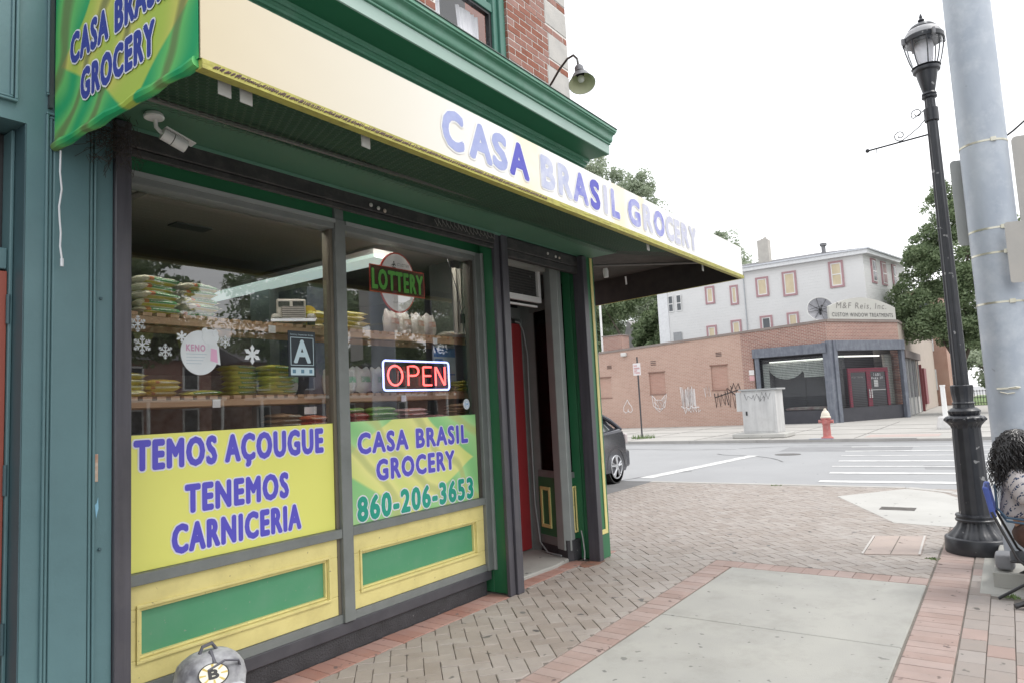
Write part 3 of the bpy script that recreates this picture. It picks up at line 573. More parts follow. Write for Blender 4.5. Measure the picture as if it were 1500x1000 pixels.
# ------------------------------------------------------------------ awning
aw = thing('awning', 'long white box awning with faded CASA BRASIL GROCERY lettering', 'awning', (4, 2.8, 2.8))
def awmat():
    m = bpy.data.materials.new('awning_vinyl'); m.use_nodes = True; n, l = nodes_of(m); b = n['Principled BSDF']
    t = n.new('ShaderNodeTexCoord'); sp = n.new('ShaderNodeSeparateXYZ'); l.new(t.outputs['Object'], sp.inputs[0])
    mr = n.new('ShaderNodeMapRange'); mr.inputs[1].default_value = -2.7; mr.inputs[2].default_value = -.9; l.new(sp.outputs[0], mr.inputs[0])
    cr_ = n.new('ShaderNodeValToRGB'); e = cr_.color_ramp.elements; e[0].color = (.55, .475, .33, 1); e[1].color = (.78, .77, .745, 1); e.new(.5).color = (.64, .60, .51, 1); l.new(mr.outputs[0], cr_.inputs[0])
    # unfaded cream left round the two letters that kept their colour
    no = n.new('ShaderNodeTexNoise'); no.inputs['Scale'].default_value = 4; l.new(t.outputs['Object'], no.inputs['Vector'])
    out = cr_.outputs[0]
    for c, w in ((-.62, .22), (.56, .2), (.95, .1)):
        a = n.new('ShaderNodeMath'); a.operation = 'SUBTRACT'; a.inputs[1].default_value = c; l.new(sp.outputs[0], a.inputs[0])
        ab = n.new('ShaderNodeMath'); ab.operation = 'ABSOLUTE'; l.new(a.outputs[0], ab.inputs[0])
        m2 = n.new('ShaderNodeMapRange'); m2.inputs[1].default_value = w; m2.inputs[2].default_value = w*.35; l.new(ab.outputs[0], m2.inputs[0])
        mu = n.new('ShaderNodeMath'); mu.operation = 'MULTIPLY'; l.new(m2.outputs[0], mu.inputs[0]); l.new(no.outputs['Fac'], mu.inputs[1])
        mi = n.new('ShaderNodeMix'); mi.data_type = 'RGBA'; l.new(mu.outputs[0], mi.inputs[0]); l.new(out, mi.inputs[6]); mi.inputs[7].default_value = (.80, .66, .40, 1); out = mi.outputs[2]
    l.new(out, b.inputs['Base Color']); b.inputs['Roughness'].default_value = .45
    bu = n.new('ShaderNodeBump'); bu.inputs['Strength'].default_value = .15; bu.inputs['Distance'].default_value = .02; l.new(no.outputs['Fac'], bu.inputs['Height']); l.new(bu.outputs[0], b.inputs['Normal']); return m
q = MB(); q.box(1.295, 7.46, 2.208, 2.216, 2.832, 3.135); q.build('front_valance', awmat(), aw)
UND = mat('awning_underside', (.05, .095, .06), (.04, .08, .05), rough=.8, scale=4, dirt=(6, .5, (.08, .07, .05)))
UNDB = mat('awning_underside_brown', (.07, .064, .055), (.048, .046, .042), rough=.85, scale=5, bump=.3, dirt=(7, .5, (.12, .11, .1)))
q = MB(); q.add([(1.295, 2.22, 3.125), (6.30, 2.22, 3.125), (6.30, 3.39, 3.80), (1.295, 3.39, 3.80)], [(0, 1, 2, 3)]); q.add([(1.295, 2.22, 3.132), (7.46, 2.22, 3.132), (7.46, 3.39, 3.81), (1.295, 3.39, 3.81)], [(0, 1, 2, 3)]); q.build('roof_sheet', UND, aw)
q = MB(); q.box(1.30, 6.3, 2.217, 2.222, 2.84, 3.12); q.build('lining', UND, aw)
YB = mat('yellow_hem', (.42, .40, .085), (.34, .31, .07), rough=.6, scale=12, bump=.5, bscale=50, stretch=(.4, 1, 1), dirt=(30, .6, (.16, .13, .06)))
q = MB(); pts = [(1.30+(7.44-1.30)*i/80, 2.222+.003*math.sin(i*1.7), 2.815+.003*math.sin(i*.9)) for i in range(81)]; q.tube(pts, .017, 8)
q.box(1.30, 7.455, 2.206, 2.25, 2.796, 2.831); q.build('hem', YB, aw)
q = MB()
for i in range(260):
    x = 1.34+i*.0085+rnd.uniform(-.002, .002); q.tube([(x, 2.2045, 2.806+rnd.uniform(0, .004)), (x+.012, 2.2035, 2.82+rnd.uniform(-.004, .003))], .0022, 4)
o = q.build('lacing', mat('lace_purple', (.13, .08, .085), rough=.8), aw); o['kind'] = 'stuff'
# far end panel and its pipe, brown sheet beyond the building corner
END = [(7.46, 2.208), (7.97, 4.4)]
q = MB(); q.obox(END[0], END[1], 2.80, 3.13, .006, 0); q.build('end_panel', mat('awning_black_lining', (.02, .02, .02), (.035, .033, .03), rough=.8), aw)
q = MB(); q.obox(END[0], END[1], 2.796, 2.832, .02, -.02); q.build('end_hem', YB, aw)
q = MB(); q.add([(6.31, 2.23, 3.11), (7.45, 2.23, 3.10), (7.95, 4.38, 3.115), (6.37, 4.38, 3.115)], [(0, 1, 2, 3)]); q.build('end_sheet', UNDB, aw)
q = MB(); q.add([(6.31, 2.23, 3.13), (7.46, 2.23, 3.13), (7.97, 4.40, 3.135), (6.37, 4.40, 3.135)], [(0, 1, 2, 3)]); q.build('roof_end', mat('awning_white_top', (.75, .74, .7), rough=.5), aw)
PIPE = mat('frame_pipe', (.15, .145, .14), rough=.5, metal=.3)
for a, b in (((6.4, 3.55, 3.0), (7.2, 2.25, 2.95)), ((1.36, 2.26, 2.9), (1.36, 3.3, 2.98)), ((1.5, 2.3, 3.08), (1.5, 3.15, 3.2)), ((3.4, 2.26, 3.08), (3.4, 3.3, 3.3)), ((5.4, 2.26, 3.08), (5.4, 3.3, 3.3)), ((1.36, 3.0, 3.0), (6.3, 3.0, 3.12))):
    q = MB(); q.tube([a, b], .014, 8); q.build('frame_pipe', PIPE, aw)
# green printed left end
def flagmat():
    m = bpy.data.materials.new('flag_print'); m.use_nodes = True; n, l = nodes_of(m); b = n['Principled BSDF']
    t = n.new('ShaderNodeTexCoord'); sp = n.new('ShaderNodeSeparateXYZ')
    w = n.new('ShaderNodeTexNoise'); w.inputs['Scale'].default_value = 1.6; w.inputs['Detail'].default_value = 1; l.new(t.outputs['Object'], w.inputs['Vector'])
    mm = n.new('ShaderNodeMix'); mm.data_type = 'VECTOR'; mm.inputs[0].default_value = .18; l.new(t.outputs['Object'], mm.inputs[4]); l.new(w.outputs['Color'], mm.inputs[5]); l.new(mm.outputs[1], sp.inputs[0])
    return m, n, l, b, t, sp, w
def flag_print(name, ax_u, cu_, cv_, su, sv, g1, g2, y1, y2, folds, dark, rot=0.):
    m, n, l, b, t, sp, w = flagmat(); m.name = name
    def M(op, a, b_=None, v=None):
        x = n.new('ShaderNodeMath'); x.operation = op
        l.new(a, x.inputs[0])
        if b_ is not None: l.new(b_, x.inputs[1])
        if v is not None: x.inputs[1].default_value = v
        return x.outputs[0]
    du = M('ABSOLUTE', M('MULTIPLY', M('ADD', sp.outputs[ax_u], v=-cu_), v=1/su)); dv = M('ABSOLUTE', M('MULTIPLY', M('ADD', sp.outputs[2], v=-cv_), v=1/sv))
    d = M('ADD', du, dv); mr = n.new('ShaderNodeMapRange'); mr.inputs[1].default_value = 1.02; mr.inputs[2].default_value = .98; l.new(d, mr.inputs[0])
    wv = n.new('ShaderNodeTexWave'); wv.inputs['Scale'].default_value = folds; wv.inputs['Distortion'].default_value = 7; wv.inputs['Detail'].default_value = 1.5; wv.inputs['Detail Scale'].default_value = 1.1
    wv.bands_direction = 'DIAGONAL'
    mp = n.new('ShaderNodeMapping'); mp.inputs['Rotation'].default_value = (rot, rot, 0); l.new(t.outputs['Object'], mp.inputs['Vector']); l.new(mp.outputs[0], wv.inputs['Vector'])
    ga = n.new('ShaderNodeMix'); ga.data_type = 'RGBA'; ga.inputs[6].default_value = (*g1, 1); ga.inputs[7].default_value = (*g2, 1); l.new(wv.outputs['Fac'], ga.inputs[0])
    ya = n.new('ShaderNodeMix'); ya.data_type = 'RGBA'; ya.inputs[6].default_value = (*y1, 1); ya.inputs[7].default_value = (*y2, 1); l.new(wv.outputs['Fac'], ya.inputs[0])
    mi = n.new('ShaderNodeMix'); mi.data_type = 'RGBA'; l.new(mr.outputs[0], mi.inputs[0]); l.new(ga.outputs[2], mi.inputs[6]); l.new(ya.outputs[2], mi.inputs[7])
    r3 = n.new('ShaderNodeMapRange'); r3.inputs[1].default_value = .78; r3.inputs[2].default_value = .98; r3.inputs[4].default_value = .75; l.new(wv.outputs['Fac'], r3.inputs[0])
    m3 = n.new('ShaderNodeMix'); m3.data_type = 'RGBA'; l.new(r3.outputs[0], m3.inputs[0]); l.new(mi.outputs[2], m3.inputs[6]); m3.inputs[7].default_value = (*dark, 1)
    l.new(m3.outputs[2], b.inputs['Base Color']); b.inputs['Roughness'].default_value = .5; return m
ea = thing('printed_awning_end', 'green flag printed fabric end of the awning with blue CASA BRASIL GROCERY lettering', 'awning panel', (1.29, 2.8, 2.8))
q = MB(); q.add([(1.290, 3.40, 2.83), (1.290, 2.212, 2.83), (1.290, 2.212, 3.13), (1.290, 3.40, 3.80)], [(0, 1, 2, 3)])
FP = flag_print('flag_fabric', 1, 0.02, .42, .52, .36, (.015, .33, .12), (.16, .52, .13), (.40, .52, .08), (.60, .56, .13), 1.5, (.13, .14, .06))
q.build('fabric', FP, ea)
q = MB(); pts = [(1.296, 3.41-(3.41-2.23)*i/16, 2.822+.004*math.sin(i*2)) for i in range(17)]; q.tube(pts, [.02+.003*math.sin(i*1.3) for i in range(17)], 8); q.build('hem', FP, ea, smooth=True)
lettering('lettering', 'CASA BRASIL', (1.288, 3.235, 3.142), (0, -1, 0), (0, 0, 1), .855, .142, mat('print_navy', (.035, .045, .33), rough=.4), ea, bold=.042, proud=.002, outline=.034, om=PWHITE)
lettering('lettering', 'GROCERY', (1.288, 3.13, 2.947), (0, -1, 0), (0, 0, 1), .625, .142, mat('print_navy', (0, 0, 0)), ea, bold=.042, proud=.002, outline=.034, om=PWHITE)
# awning letters, each its own, faded unevenly
word = 'CASA BRASIL GROCERY'
def fadem(name, deep, top):
    m = bpy.data.materials.new(name); m.use_nodes = True; n, l = nodes_of(m); b = n['Principled BSDF']; t = n.new('ShaderNodeTexCoord')
    no = n.new('ShaderNodeTexNoise'); no.inputs['Scale'].default_value = 9; no.inputs['Detail'].default_value = 9; no.inputs['Roughness'].default_value = .75; l.new(t.outputs['Object'], no.inputs['Vector'])
    mr = n.new('ShaderNodeMapRange'); mr.inputs[1].default_value = .38; mr.inputs[2].default_value = .66; l.new(no.outputs['Fac'], mr.inputs[0])
    mi = n.new('ShaderNodeMix'); mi.data_type = 'RGBA'; mi.inputs[6].default_value = (*deep, 1); mi.inputs[7].default_value = (*top, 1); l.new(mr.outputs[0], mi.inputs[0]); l.new(mi.outputs[2], b.inputs['Base Color']); b.inputs['Roughness'].default_value = .5; return m
F1 = fadem('faded_blue', (.27, .31, .55), (.36, .4, .62)); F2 = fadem('deep_blue', (.065, .065, .42), (.1, .1, .46)); F3 = fadem('washed_blue', (.38, .41, .58), (.58, .6, .68)); F4 = fadem('part_faded_blue', (.16, .17, .52), (.42, .44, .64)); F5 = fadem('pale_lilac', (.46, .47, .6), (.56, .57, .64))
lm = {0: F1, 1: F1, 2: F1, 3: F2, 5: F3, 6: F3, 7: F4, 8: F2, 9: F5, 10: F4, 12: F4, 13: F5, 14: F4, 15: F5, 16: F5, 17: F5, 18: F5}
starts = {0: 2.585, 1: 2.80, 2: 3.005, 3: 3.165, 5: 3.50, 6: 3.70, 7: 3.885, 8: 4.115, 9: 4.315, 10: 4.43, 12: 4.70, 13: 4.97, 14: 5.17, 15: 5.41, 16: 5.60, 17: 5.755, 18: 5.94}
wd = {'C': .175, 'A': .205, 'S': .145, 'B': .165, 'R': .175, 'I': .055, 'L': .13, 'G': .215, 'O': .215, 'E': .125, 'Y': .17}
for i, ch_ in enumerate(word):
    if ch_ == ' ': continue
    o = lettering('letter', ch_, (starts[i], 2.2075, 2.877), (1, 0, 0), (0, 0, 1), wd[ch_], .212, lm[i], aw, bold=.045, proud=.0015, outline=.03, om=mat('letter_halo', (.8, .8, .78), rough=.5))
# chicken wire stretched under the awning
q = MB(); a_ = .026; hx = a_*math.sqrt(3); n_ = 0
def seg(p, q_, w=.0011):
    d = Vector(q_)-Vector(p); s_ = Vector((-d.y, d.x, 0)).normalized()*w; u_ = Vector((0, 0, w*1.6)); p, q_ = Vector(p), Vector(q_)
    return [p-s_, p+s_, p+u_, q_-s_, q_+s_, q_+u_], [(0, 1, 4, 3), (1, 2, 5, 4), (2, 0, 3, 5)]
yy = 2.25; row = 0
while yy < 3.11:
    xx = 1.36+(hx/2 if row % 2 else 0)
    while xx < 6.25:
        z0 = 2.86+(yy-2.25)*.2+.012*math.sin(xx*3.1+yy*2)
        p = (xx, yy, z0); vs, fc = seg(p, (xx, yy+a_, z0)); q.add(vs, fc)
        vs, fc = seg((xx, yy, z0), (xx-hx/2, yy-a_/2, z0)); q.add(vs, fc); vs, fc = seg((xx, yy, z0), (xx+hx/2, yy-a_/2, z0)); q.add(vs, fc)
        xx += hx
    yy += a_*1.5; row += 1
o = q.build('chicken_wire', mat('green_wire', (.07, .12, .085), rough=.6), aw); o['kind'] = 'stuff'
q = MB(); q.add([(1.31, 2.24, 2.90), (6.29, 2.24, 2.90), (6.29, 3.112, 3.07), (1.31, 3.112, 3.07)], [(0, 1, 2, 3)]); q.build('under_sheet', mat('under_sheet_green', (.028, .085, .042), (.022, .068, .035), rough=.85, scale=3), aw)
for k, (x, y, z) in enumerate(((1.40, 2.27, 2.80), (1.49, 2.27, 2.80), (2.1, 2.27, 2.8), (5.15, 2.27, 2.8), (6.42, 2.28, 2.8))):
    q = MB(); q.obox((x, y), (x+.055, y+.004), z-.045, z+.03, .004); q.build('tape_tab', mat('tape_tab', (.42, .42, .4), rough=.6), aw)
# nest of debris, camera, cord, small lamps
q = MB()
for k in range(110):
    a = Vector((1.56+rnd.gauss(0, .05), 3.36+rnd.gauss(0, .03), 2.93+rnd.gauss(0, .05))); pts = [a]
    for j in range(4): a = a+Vector((rnd.gauss(-.01, .03), rnd.gauss(0, .015), rnd.gauss(-.018, .025))); pts.append(a)
    q.tube(pts, .0014, 3, cap=False)
tag(q.build('twig_nest', mat('twigs', (.05, .04, .035), rough=.95)), 'dark clump of dry twigs and cobweb under the awning corner', 'debris', kind='stuff')
sc_ = thing('security_camera', 'white bullet camera on a round base under the awning', 'camera', (1.665, 3.24, 3.02))
q = MB(); q.lathe([(.0, 0), (.044, 0), (.047, .008), (.040, .024), (0, .026)], (1.655, 3.235, 3.022), 20); q.build('base', WHITEP, sc_, smooth=True)
q = MB(); q.tube([(1.665, 3.24, 3.02), (1.668, 3.24, 2.985), (1.69, 3.238, 2.965), (1.705, 3.236, 2.958)], .010, 8); q.build('arm', WHITEP, sc_, smooth=True)
d_ = Vector((.86, -.1, -.30)).normalized(); p0 = Vector((1.695, 3.235, 2.958)); 
q = MB(); q.tube([p0, p0+d_*.05], .03, 14); q.tube([p0+d_*.054, p0+d_*.12], .031, 14); bd = q.build('body', WHITEP, sc_, smooth=True)
q = MB(); q.tube([p0+d_*.05, p0+d_*.054], .0285, 14); q.tube([p0+d_*.12, p0+d_*.1205], .024, 14); q.build('ring', PBLACK, bd)
q = MB(); n0 = Vector((0, 0, 1)); side = d_.cross(n0).normalized()*.03; upv = side.cross(d_).normalized()*.034
q.add([p0+side+upv*.9, p0-side+upv*.9, p0-side+upv*.9+d_*.15, p0+side+upv*.9+d_*.15, p0+side+upv, p0-side+upv, p0-side+upv+d_*.15, p0+side+upv+d_*.15], [(0,1,2,3), (4,7,6,5), (0,4,5,1), (1,5,6,2), (2,6,7,3), (3,7,4,0)]); q.build('visor', WHITEP, bd)
q = MB(); pts = [(1.306, 3.375, 2.80), (1.303, 3.372, 2.70), (1.310, 3.37, 2.62), (1.300, 3.37, 2.54), (1.303, 3.37, 2.48), (1.308, 3.37, 2.42), (1.306, 3.37, 2.36), (1.314, 3.37, 2.30)]
q.tube(pts, .004, 6); q.tube([(1.314, 3.37, 2.305), (1.314, 3.37, 2.27)], .007, 6); tag(q.build('hanging_string', mat('cord_white', (.7, .72, .75), rough=.6), smooth=True), 'frayed white cord hanging from the awning corner', 'cord')
for k, (x, y, z, l_) in enumerate(((6.62, 3.42, 2.985, 'white lamp socket hanging under the awning beside the yellow strip'), (6.98, 3.36, 2.93, 'small pale bracket under the far end of the awning'))):
    q = MB(); q.tube([(x, y, z), (x+.005, y, z-.03), (x+.01, y, z-.10 if k == 0 else z-.09)], [.022, .03, .026] if k == 0 else .009, 10)
    tag(q.build('lamp_socket' if k == 0 else 'metal_bracket', WHITEP, smooth=True), l_, 'lamp' if k == 0 else 'bracket')
# gooseneck lamp on the brick
gl = thing('gooseneck_lamp', 'dark gooseneck sign lamp on the brick corner above the cornice', 'lamp', (5.72, 3.49, 4.7))
q = MB(); q.tube([(5.76, 3.49, 4.72), (5.70, 3.40, 4.74), (5.63, 3.27, 4.80), (5.57, 3.14, 4.84), (5.53, 3.05, 4.83), (5.51, 3.0, 4.77), (5.51, 2.99, 4.68)], .011, 10); q.build('arm', mat('lamp_bronze', (.05, .045, .04), rough=.4), gl, smooth=True)
q = MB(); q.lathe([(.0, 0), (.03, 0), (.045, .02), (.045, .01), (0, .0)], (5.76, 3.49, 4.71)); 
c = Vector((5.51, 2.99, 4.69)); ax = Vector((-.28, -.25, -.85)).normalized()
def coneprof(mb, c, ax, prof, n=24):
    a = ax.cross(Vector((0, 0, 1))).normalized(); b = ax.cross(a); o = len(mb.v)
    for d, r_ in prof:
        for j in range(n):
            t = 2*math.pi*j/n; p = c+ax*d+(a*math.cos(t)+b*math.sin(t))*r_; mb.v.append(tuple(p))
    for i in range(len(prof)-1):
        for j in range(n): A = o+i*n+j; B = o+i*n+(j+1) % n; mb.f.append((A, A+n, B+n, B))
q = MB(); coneprof(q, c, ax, [(0, .001), (0, .03), (.02, .042), (.095, .042), (.10, .045), (.104, .06)]); q.build('neck', mat('lamp_grey', (.10, .10, .11), rough=.4), gl, smooth=True)
q = MB(); coneprof(q, c, ax, [(.104, .045), (.13, .075), (.20, .105), (.235, .125)]); q.build('shade', mat('lamp_grey', (0, 0, 0)), gl, smooth=True)
q = MB(); coneprof(q, c, ax, [(.107, .04), (.133, .07), (.20, .10), (.234, .122)]); q.build('shade_lining', mat('lamp_lining', (.6, .62, .42), rough=.5), gl, smooth=True)
q = MB(); q.sphere(c+ax*.17, .035, 12, 8); q.build('bulb', mat('bulb_glass', (.75, .75, .7), rough=.2), gl, smooth=True)

# ------------------------------------------------------------------ posters on the glass
p1 = thing('window_sign', 'yellow window sign reading TEMOS ACOUGUE, TENEMOS CARNICERIA', 'sign', (2.4, 3.715, .8))
q = MB(); q.box(1.632, 3.096, 3.714, 3.7205, .802, 1.500); q.build('sheet', mat('sign_yellow', (.82, .82, .205), (.77, .77, .18), rough=.4, scale=1.2), p1)
for txt, x0, x1, z0, hh in (('TEMOS AÇOUGUE', 1.79, 3.015, 1.312, .162), ('TENEMOS', 2.064, 2.738, 1.058, .158), ('CARNICERIA', 1.990, 2.826, .852, .158)):
    lettering('lettering', txt, (x0, 3.7138, z0), (1, 0, 0), (0, 0, 1), x1-x0, hh, BLUEV, p1, bold=.040, outline=.036, om=PWHITE)
p2 = thing('window_sign', 'green and yellow window sign with CASA BRASIL GROCERY and phone number', 'sign', (3.9, 3.715, .8))
FP2 = flag_print('flag_sign', 0, .02, .40, .62, .36, (.27, .60, .24), (.45, .74, .32), (.70, .76, .24), (.82, .80, .30), 1.3, (.50, .55, .20))
q = MB(); q.box(3.218, 4.648, 3.714, 3.7205, .802, 1.502); q.build('sheet', FP2, p2)
for txt, x0, x1, z0, hh, mm in (('CASA BRASIL', 3.308, 4.518, 1.272, .150, BLUEV), ('GROCERY', 3.475, 4.336, 1.072, .152, BLUEV), ('860-206-3653', 3.288, 4.56, .812, .172, TEALT)):
    lettering('lettering', txt, (x0, 3.7138, z0), (1, 0, 0), (0, 0, 1), x1-x0, hh, mm, p2, bold=.040, outline=.036, om=PWHITE)
# grade card
gc = thing('grade_card', 'black card with a large white letter A taped to the window', 'sign', (2.862, 3.718, 1.81))
q = MB(); q.box(2.757, 2.968, 3.715, 3.7205, 1.812, 2.107); q.build('card', mat('card_black', (.025, .035, .045), rough=.3), gc)
PB = mat('card_pale', (.55, .7, .76), rough=.4)
q = MB(); q.box(2.772, 2.953, 3.7135, 3.715, 1.822, 1.872)
for a in ((2.772, 2.953, 1.885, 1.889), (2.772, 2.953, 2.062, 2.066), (2.772, 2.776, 1.885, 2.066), (2.949, 2.953, 1.885, 2.066)): q.box(a[0], a[1], 3.7135, 3.715, a[2], a[3])
q.build('printed_frame', PB, gc)
lettering('letter', 'A', (2.795, 3.7149, 1.90), (1, 0, 0), (0, 0, 1), .135, .15, PB, gc, bold=.03)
lettering('small_print', 'Sanitary Inspection Grade', (2.772, 3.7149, 2.078), (1, 0, 0), (0, 0, 1), .18, .011, PB, gc, bold=0)
for k, (x, z) in enumerate(((2.785, 1.835), (2.85, 1.835), (2.915, 1.835))):
    q = MB(); q.box(x, x+.024, 3.7125, 3.7135, z, z+.024); q.build('print_block', mat('card_blue', (.12, .25, .35), rough=.4), gc)
# lottery sign
lo = thing('lottery_sign', 'oval LOTTERY sign with green letters hanging in the window', 'sign', (3.79, 3.76, 2.3))
def disc(mb, c, ru, rv, y0, y1, n=40):
    mb.add([(c[0]+ru*math.cos(2*math.pi*i/n), y0, c[1]+rv*math.sin(2*math.pi*i/n)) for i in range(n)]+[(c[0]+ru*math.cos(2*math.pi*i/n), y1, c[1]+rv*math.sin(2*math.pi*i/n)) for i in range(n)],
           [tuple(range(n)), tuple(range(2*n-1, n-1, -1))]+[(i, n+i, n+(i+1) % n, (i+1) % n) for i in range(n)])
REDO = mat('sign_red', (.55, .06, .04), rough=.4)
q = MB(); disc(q, (3.792, 2.541), .200, .237, 3.748, 3.756); q.build('red_rim', REDO, lo)
q = MB(); disc(q, (3.792, 2.541), .187, .224, 3.745, 3.748); q.build('oval', mat('sign_offwhite', (.82, .81, .79), rough=.4), lo)
q = MB(); q.box(3.497, 4.085, 3.7415, 3.745, 2.445, 2.652); q.build('name_band_rim', REDO, lo)
q = MB(); q.box(3.504, 4.078, 3.7405, 3.7415, 2.452, 2.645); q.build('name_band', mat('sign_darkred', (.10, .03, .02), rough=.4), lo)
lettering('lettering', 'LOTTERY', (3.515, 3.7395, 2.468), (1, 0, 0), (0, 0, 1), .552, .155, mat('sign_green', (.16, .52, .09), rough=.4), lo, bold=.032, proud=.001, outline=.028, om=PBLACK)
lettering('small_lettering', 'CT LOTTERY', (3.79, 3.745, 2.672), (1, 0, 0), (0, 0, 1), .13, .022, PBLACK, lo, bold=0)
lettering('small_lettering', 'CTLOTTERY.ORG', (3.735, 3.745, 2.378), (1, 0, 0), (0, 0, 1), .12, .013, PBLACK, lo, bold=0)
q = MB(); q.tube([(3.75, 3.743, 2.665), (3.745, 3.743, 2.682), (3.765, 3.743, 2.684)], .003, 5); q.tube([(3.73, 3.743, 2.672), (3.752, 3.743, 2.678), (3.772, 3.743, 2.673)], .003, 5); q.tube([(3.738, 3.743, 2.657), (3.768, 3.743, 2.655)], .003, 5); disc(q, (3.752, 2.697), .006, .006, 3.742, 3.744, 10); q.build('figure_logo', PBLACK, lo)
# neon
ne = thing('neon_sign', 'lit neon OPEN sign, red letters in a pale blue frame', 'neon sign', (4, 3.79, 1.71))
RN = emis('neon_red', (1, .10, .09), 2.0); BN = emis('neon_blue', (.38, .48, 1), 1.5)
x0, x1, z0, z1 = 3.625, 4.368, 1.718, 1.942; y = 3.765; rr = .025
def rrect(x0, x1, z0, z1, r_, y):
    pts = []
    for cx, cz, a0 in ((x1-r_, z1-r_, 0), (x0+r_, z1-r_, 90), (x0+r_, z0+r_, 180), (x1-r_, z0+r_, 270)):
        for k in range(5): a = rad(a0+k*22.5); pts.append((cx+r_*math.cos(a), y, cz+r_*math.sin(a)))
    return pts+[pts[0]]
q = MB(); q.tube(rrect(x0, x1, z0, z1, rr, y), .0075, 8, cap=False); q.build('frame_tube', BN, ne, smooth=True)
q = MB(); q.box(x0+.004, x1-.004, y+.018, y+.022, z0+.004, z1-.004); q.build('back_board', glass('neon_board', tint=(.25, .25, .45), k=1), ne)
ov = lambda cx, cz, a, b, t0, t1, n=18: [(cx+a*math.cos(rad(t0+(t1-t0)*i/n)), y-.004, cz+b*math.sin(rad(t0+(t1-t0)*i/n))) for i in range(n+1)]
zc = (z0+z1)/2
for nm, paths in (('O', [ov(3.745, zc, .076, .074, 0, 360, 26)]),
                  ('P', [[(3.885, y-.004, zc-.076), (3.885, y-.004, zc+.072), (3.94, y-.004, zc+.074)]+ov(3.955, zc+.037, .045, .036, 90, -90, 10)+[(3.94, y-.004, zc), (3.89, y-.004, zc)]]),
                  ('E', [[(4.15, y-.004, zc+.07), (4.06, y-.004, zc+.07), (4.055, y-.004, zc+.065), (4.055, y-.004, zc-.07), (4.06, y-.004, zc-.074), (4.15, y-.004, zc-.074)], [(4.06, y-.004, zc), (4.14, y-.004, zc)]]),
                  ('N', [[(4.20, y-.004, zc-.078), (4.20, y-.004, zc+.072), (4.208, y-.004, zc+.07), (4.305, y-.004, zc-.074), (4.313, y-.004, zc-.07), (4.313, y-.004, zc+.074)]])):
    q = MB()
    for p in paths: q.tube(p, .0075, 8)
    q.build('letter_tube', RN, ne, smooth=True)
q = MB(); q.tube([(4.71, 3.80, 2.85), (4.70, 3.8, 2.5), (4.62, 3.82, 2.36), (4.64, 3.8, 2.30)], .004, 5); q.tube([(4.52, 3.86, 2.85), (4.58, 3.82, 2.6), (4.62, 3.80, 2.36)], .004, 5); q.tube([(4.62, 3.8, 2.3), (4.66, 3.79, 2.0), (4.63, 3.79, 1.75), (4.5, 3.8, 1.73), (4.37, 3.79, 1.76)], .004, 5)
q.tube([(4.665, 3.80, 2.40), (4.69, 3.8, 2.43), (4.715, 3.8, 2.40), (4.70, 3.8, 2.36), (4.66, 3.8, 2.35)], .005, 5); q.box(4.615, 4.675, 3.785, 3.82, 2.29, 2.37)
tag(q.build('power_adapter', PBLACK, smooth=True), 'black power adapter and dangling cable in the right window', 'power adapter')
# keno sticker, round seal, snowflakes
ke = thing('round_sticker', 'round white KENO sticker with pink ticket on the left window', 'sticker', (2.163, 3.718, 1.82))
WS = mat('sticker_white', (.72, .76, .78), rough=.4)
q = MB(); disc(q, (2.163, 1.944), .115, .126, 3.7165, 3.7205); disc(q, (2.225, 2.035), .052, .045, 3.7152, 3.7160, 20); disc(q, (2.19, 2.068), .018, .02, 3.7144, 3.7150, 14); disc(q, (2.255, 2.06), .018, .02, 3.7144, 3.7150, 14)
q.add([(2.205, 3.7138, 1.90), (2.285, 3.7138, 1.875), (2.275, 3.7138, 1.985), (2.215, 3.7138, 2.0)], [(0, 1, 2, 3)]); q.build('disc', WS, ke)
lettering('lettering', 'KENO', (2.078, 3.7160, 1.952), (1, 0, 0), (0, 0, 1), .115, .038, mat('sticker_pink', (.62, .35, .5), rough=.4), ke, bold=.03)
q = MB(); q.add([(2.222, 3.7132, 1.90), (2.268, 3.7132, 1.888), (2.262, 3.7132, 1.965), (2.226, 3.7132, 1.972)], [(0, 1, 2, 3)]); q.build('ticket', mat('ticket_pink', (.75, .42, .6), rough=.4), ke)
q = MB(); 
for k in range(4): q.box(2.08, 2.20-.01*k, 3.7155, 3.7163, 1.935-k*.018, 1.938-k*.018)
q.build('small_print', mat('print_greyblue', (.45, .55, .62), rough=.5), ke)
se = thing('round_seal', 'small round pale blue seal low in the right window', 'sticker', (4.525, 3.718, 1.56))
q = MB(); disc(q, (4.525, 1.592), .040, .044, 3.7165, 3.7205, 24); q.build('disc', WS, se)
q = MB(); 
for r_ in (.032, .022): 
    q.tube([(4.525+r_*math.cos(2*math.pi*i/20), 3.7155, 1.592+r_*1.1*math.sin(2*math.pi*i/20)) for i in range(21)], .0015, 4, cap=False)
q.box(4.512, 4.518, 3.7150, 3.7163, 1.58, 1.605); q.box(4.524, 4.54, 3.7150, 3.7163, 1.585, 1.6); q.build('ring_print', mat('seal_blue', (.2, .38, .6), rough=.5), se)
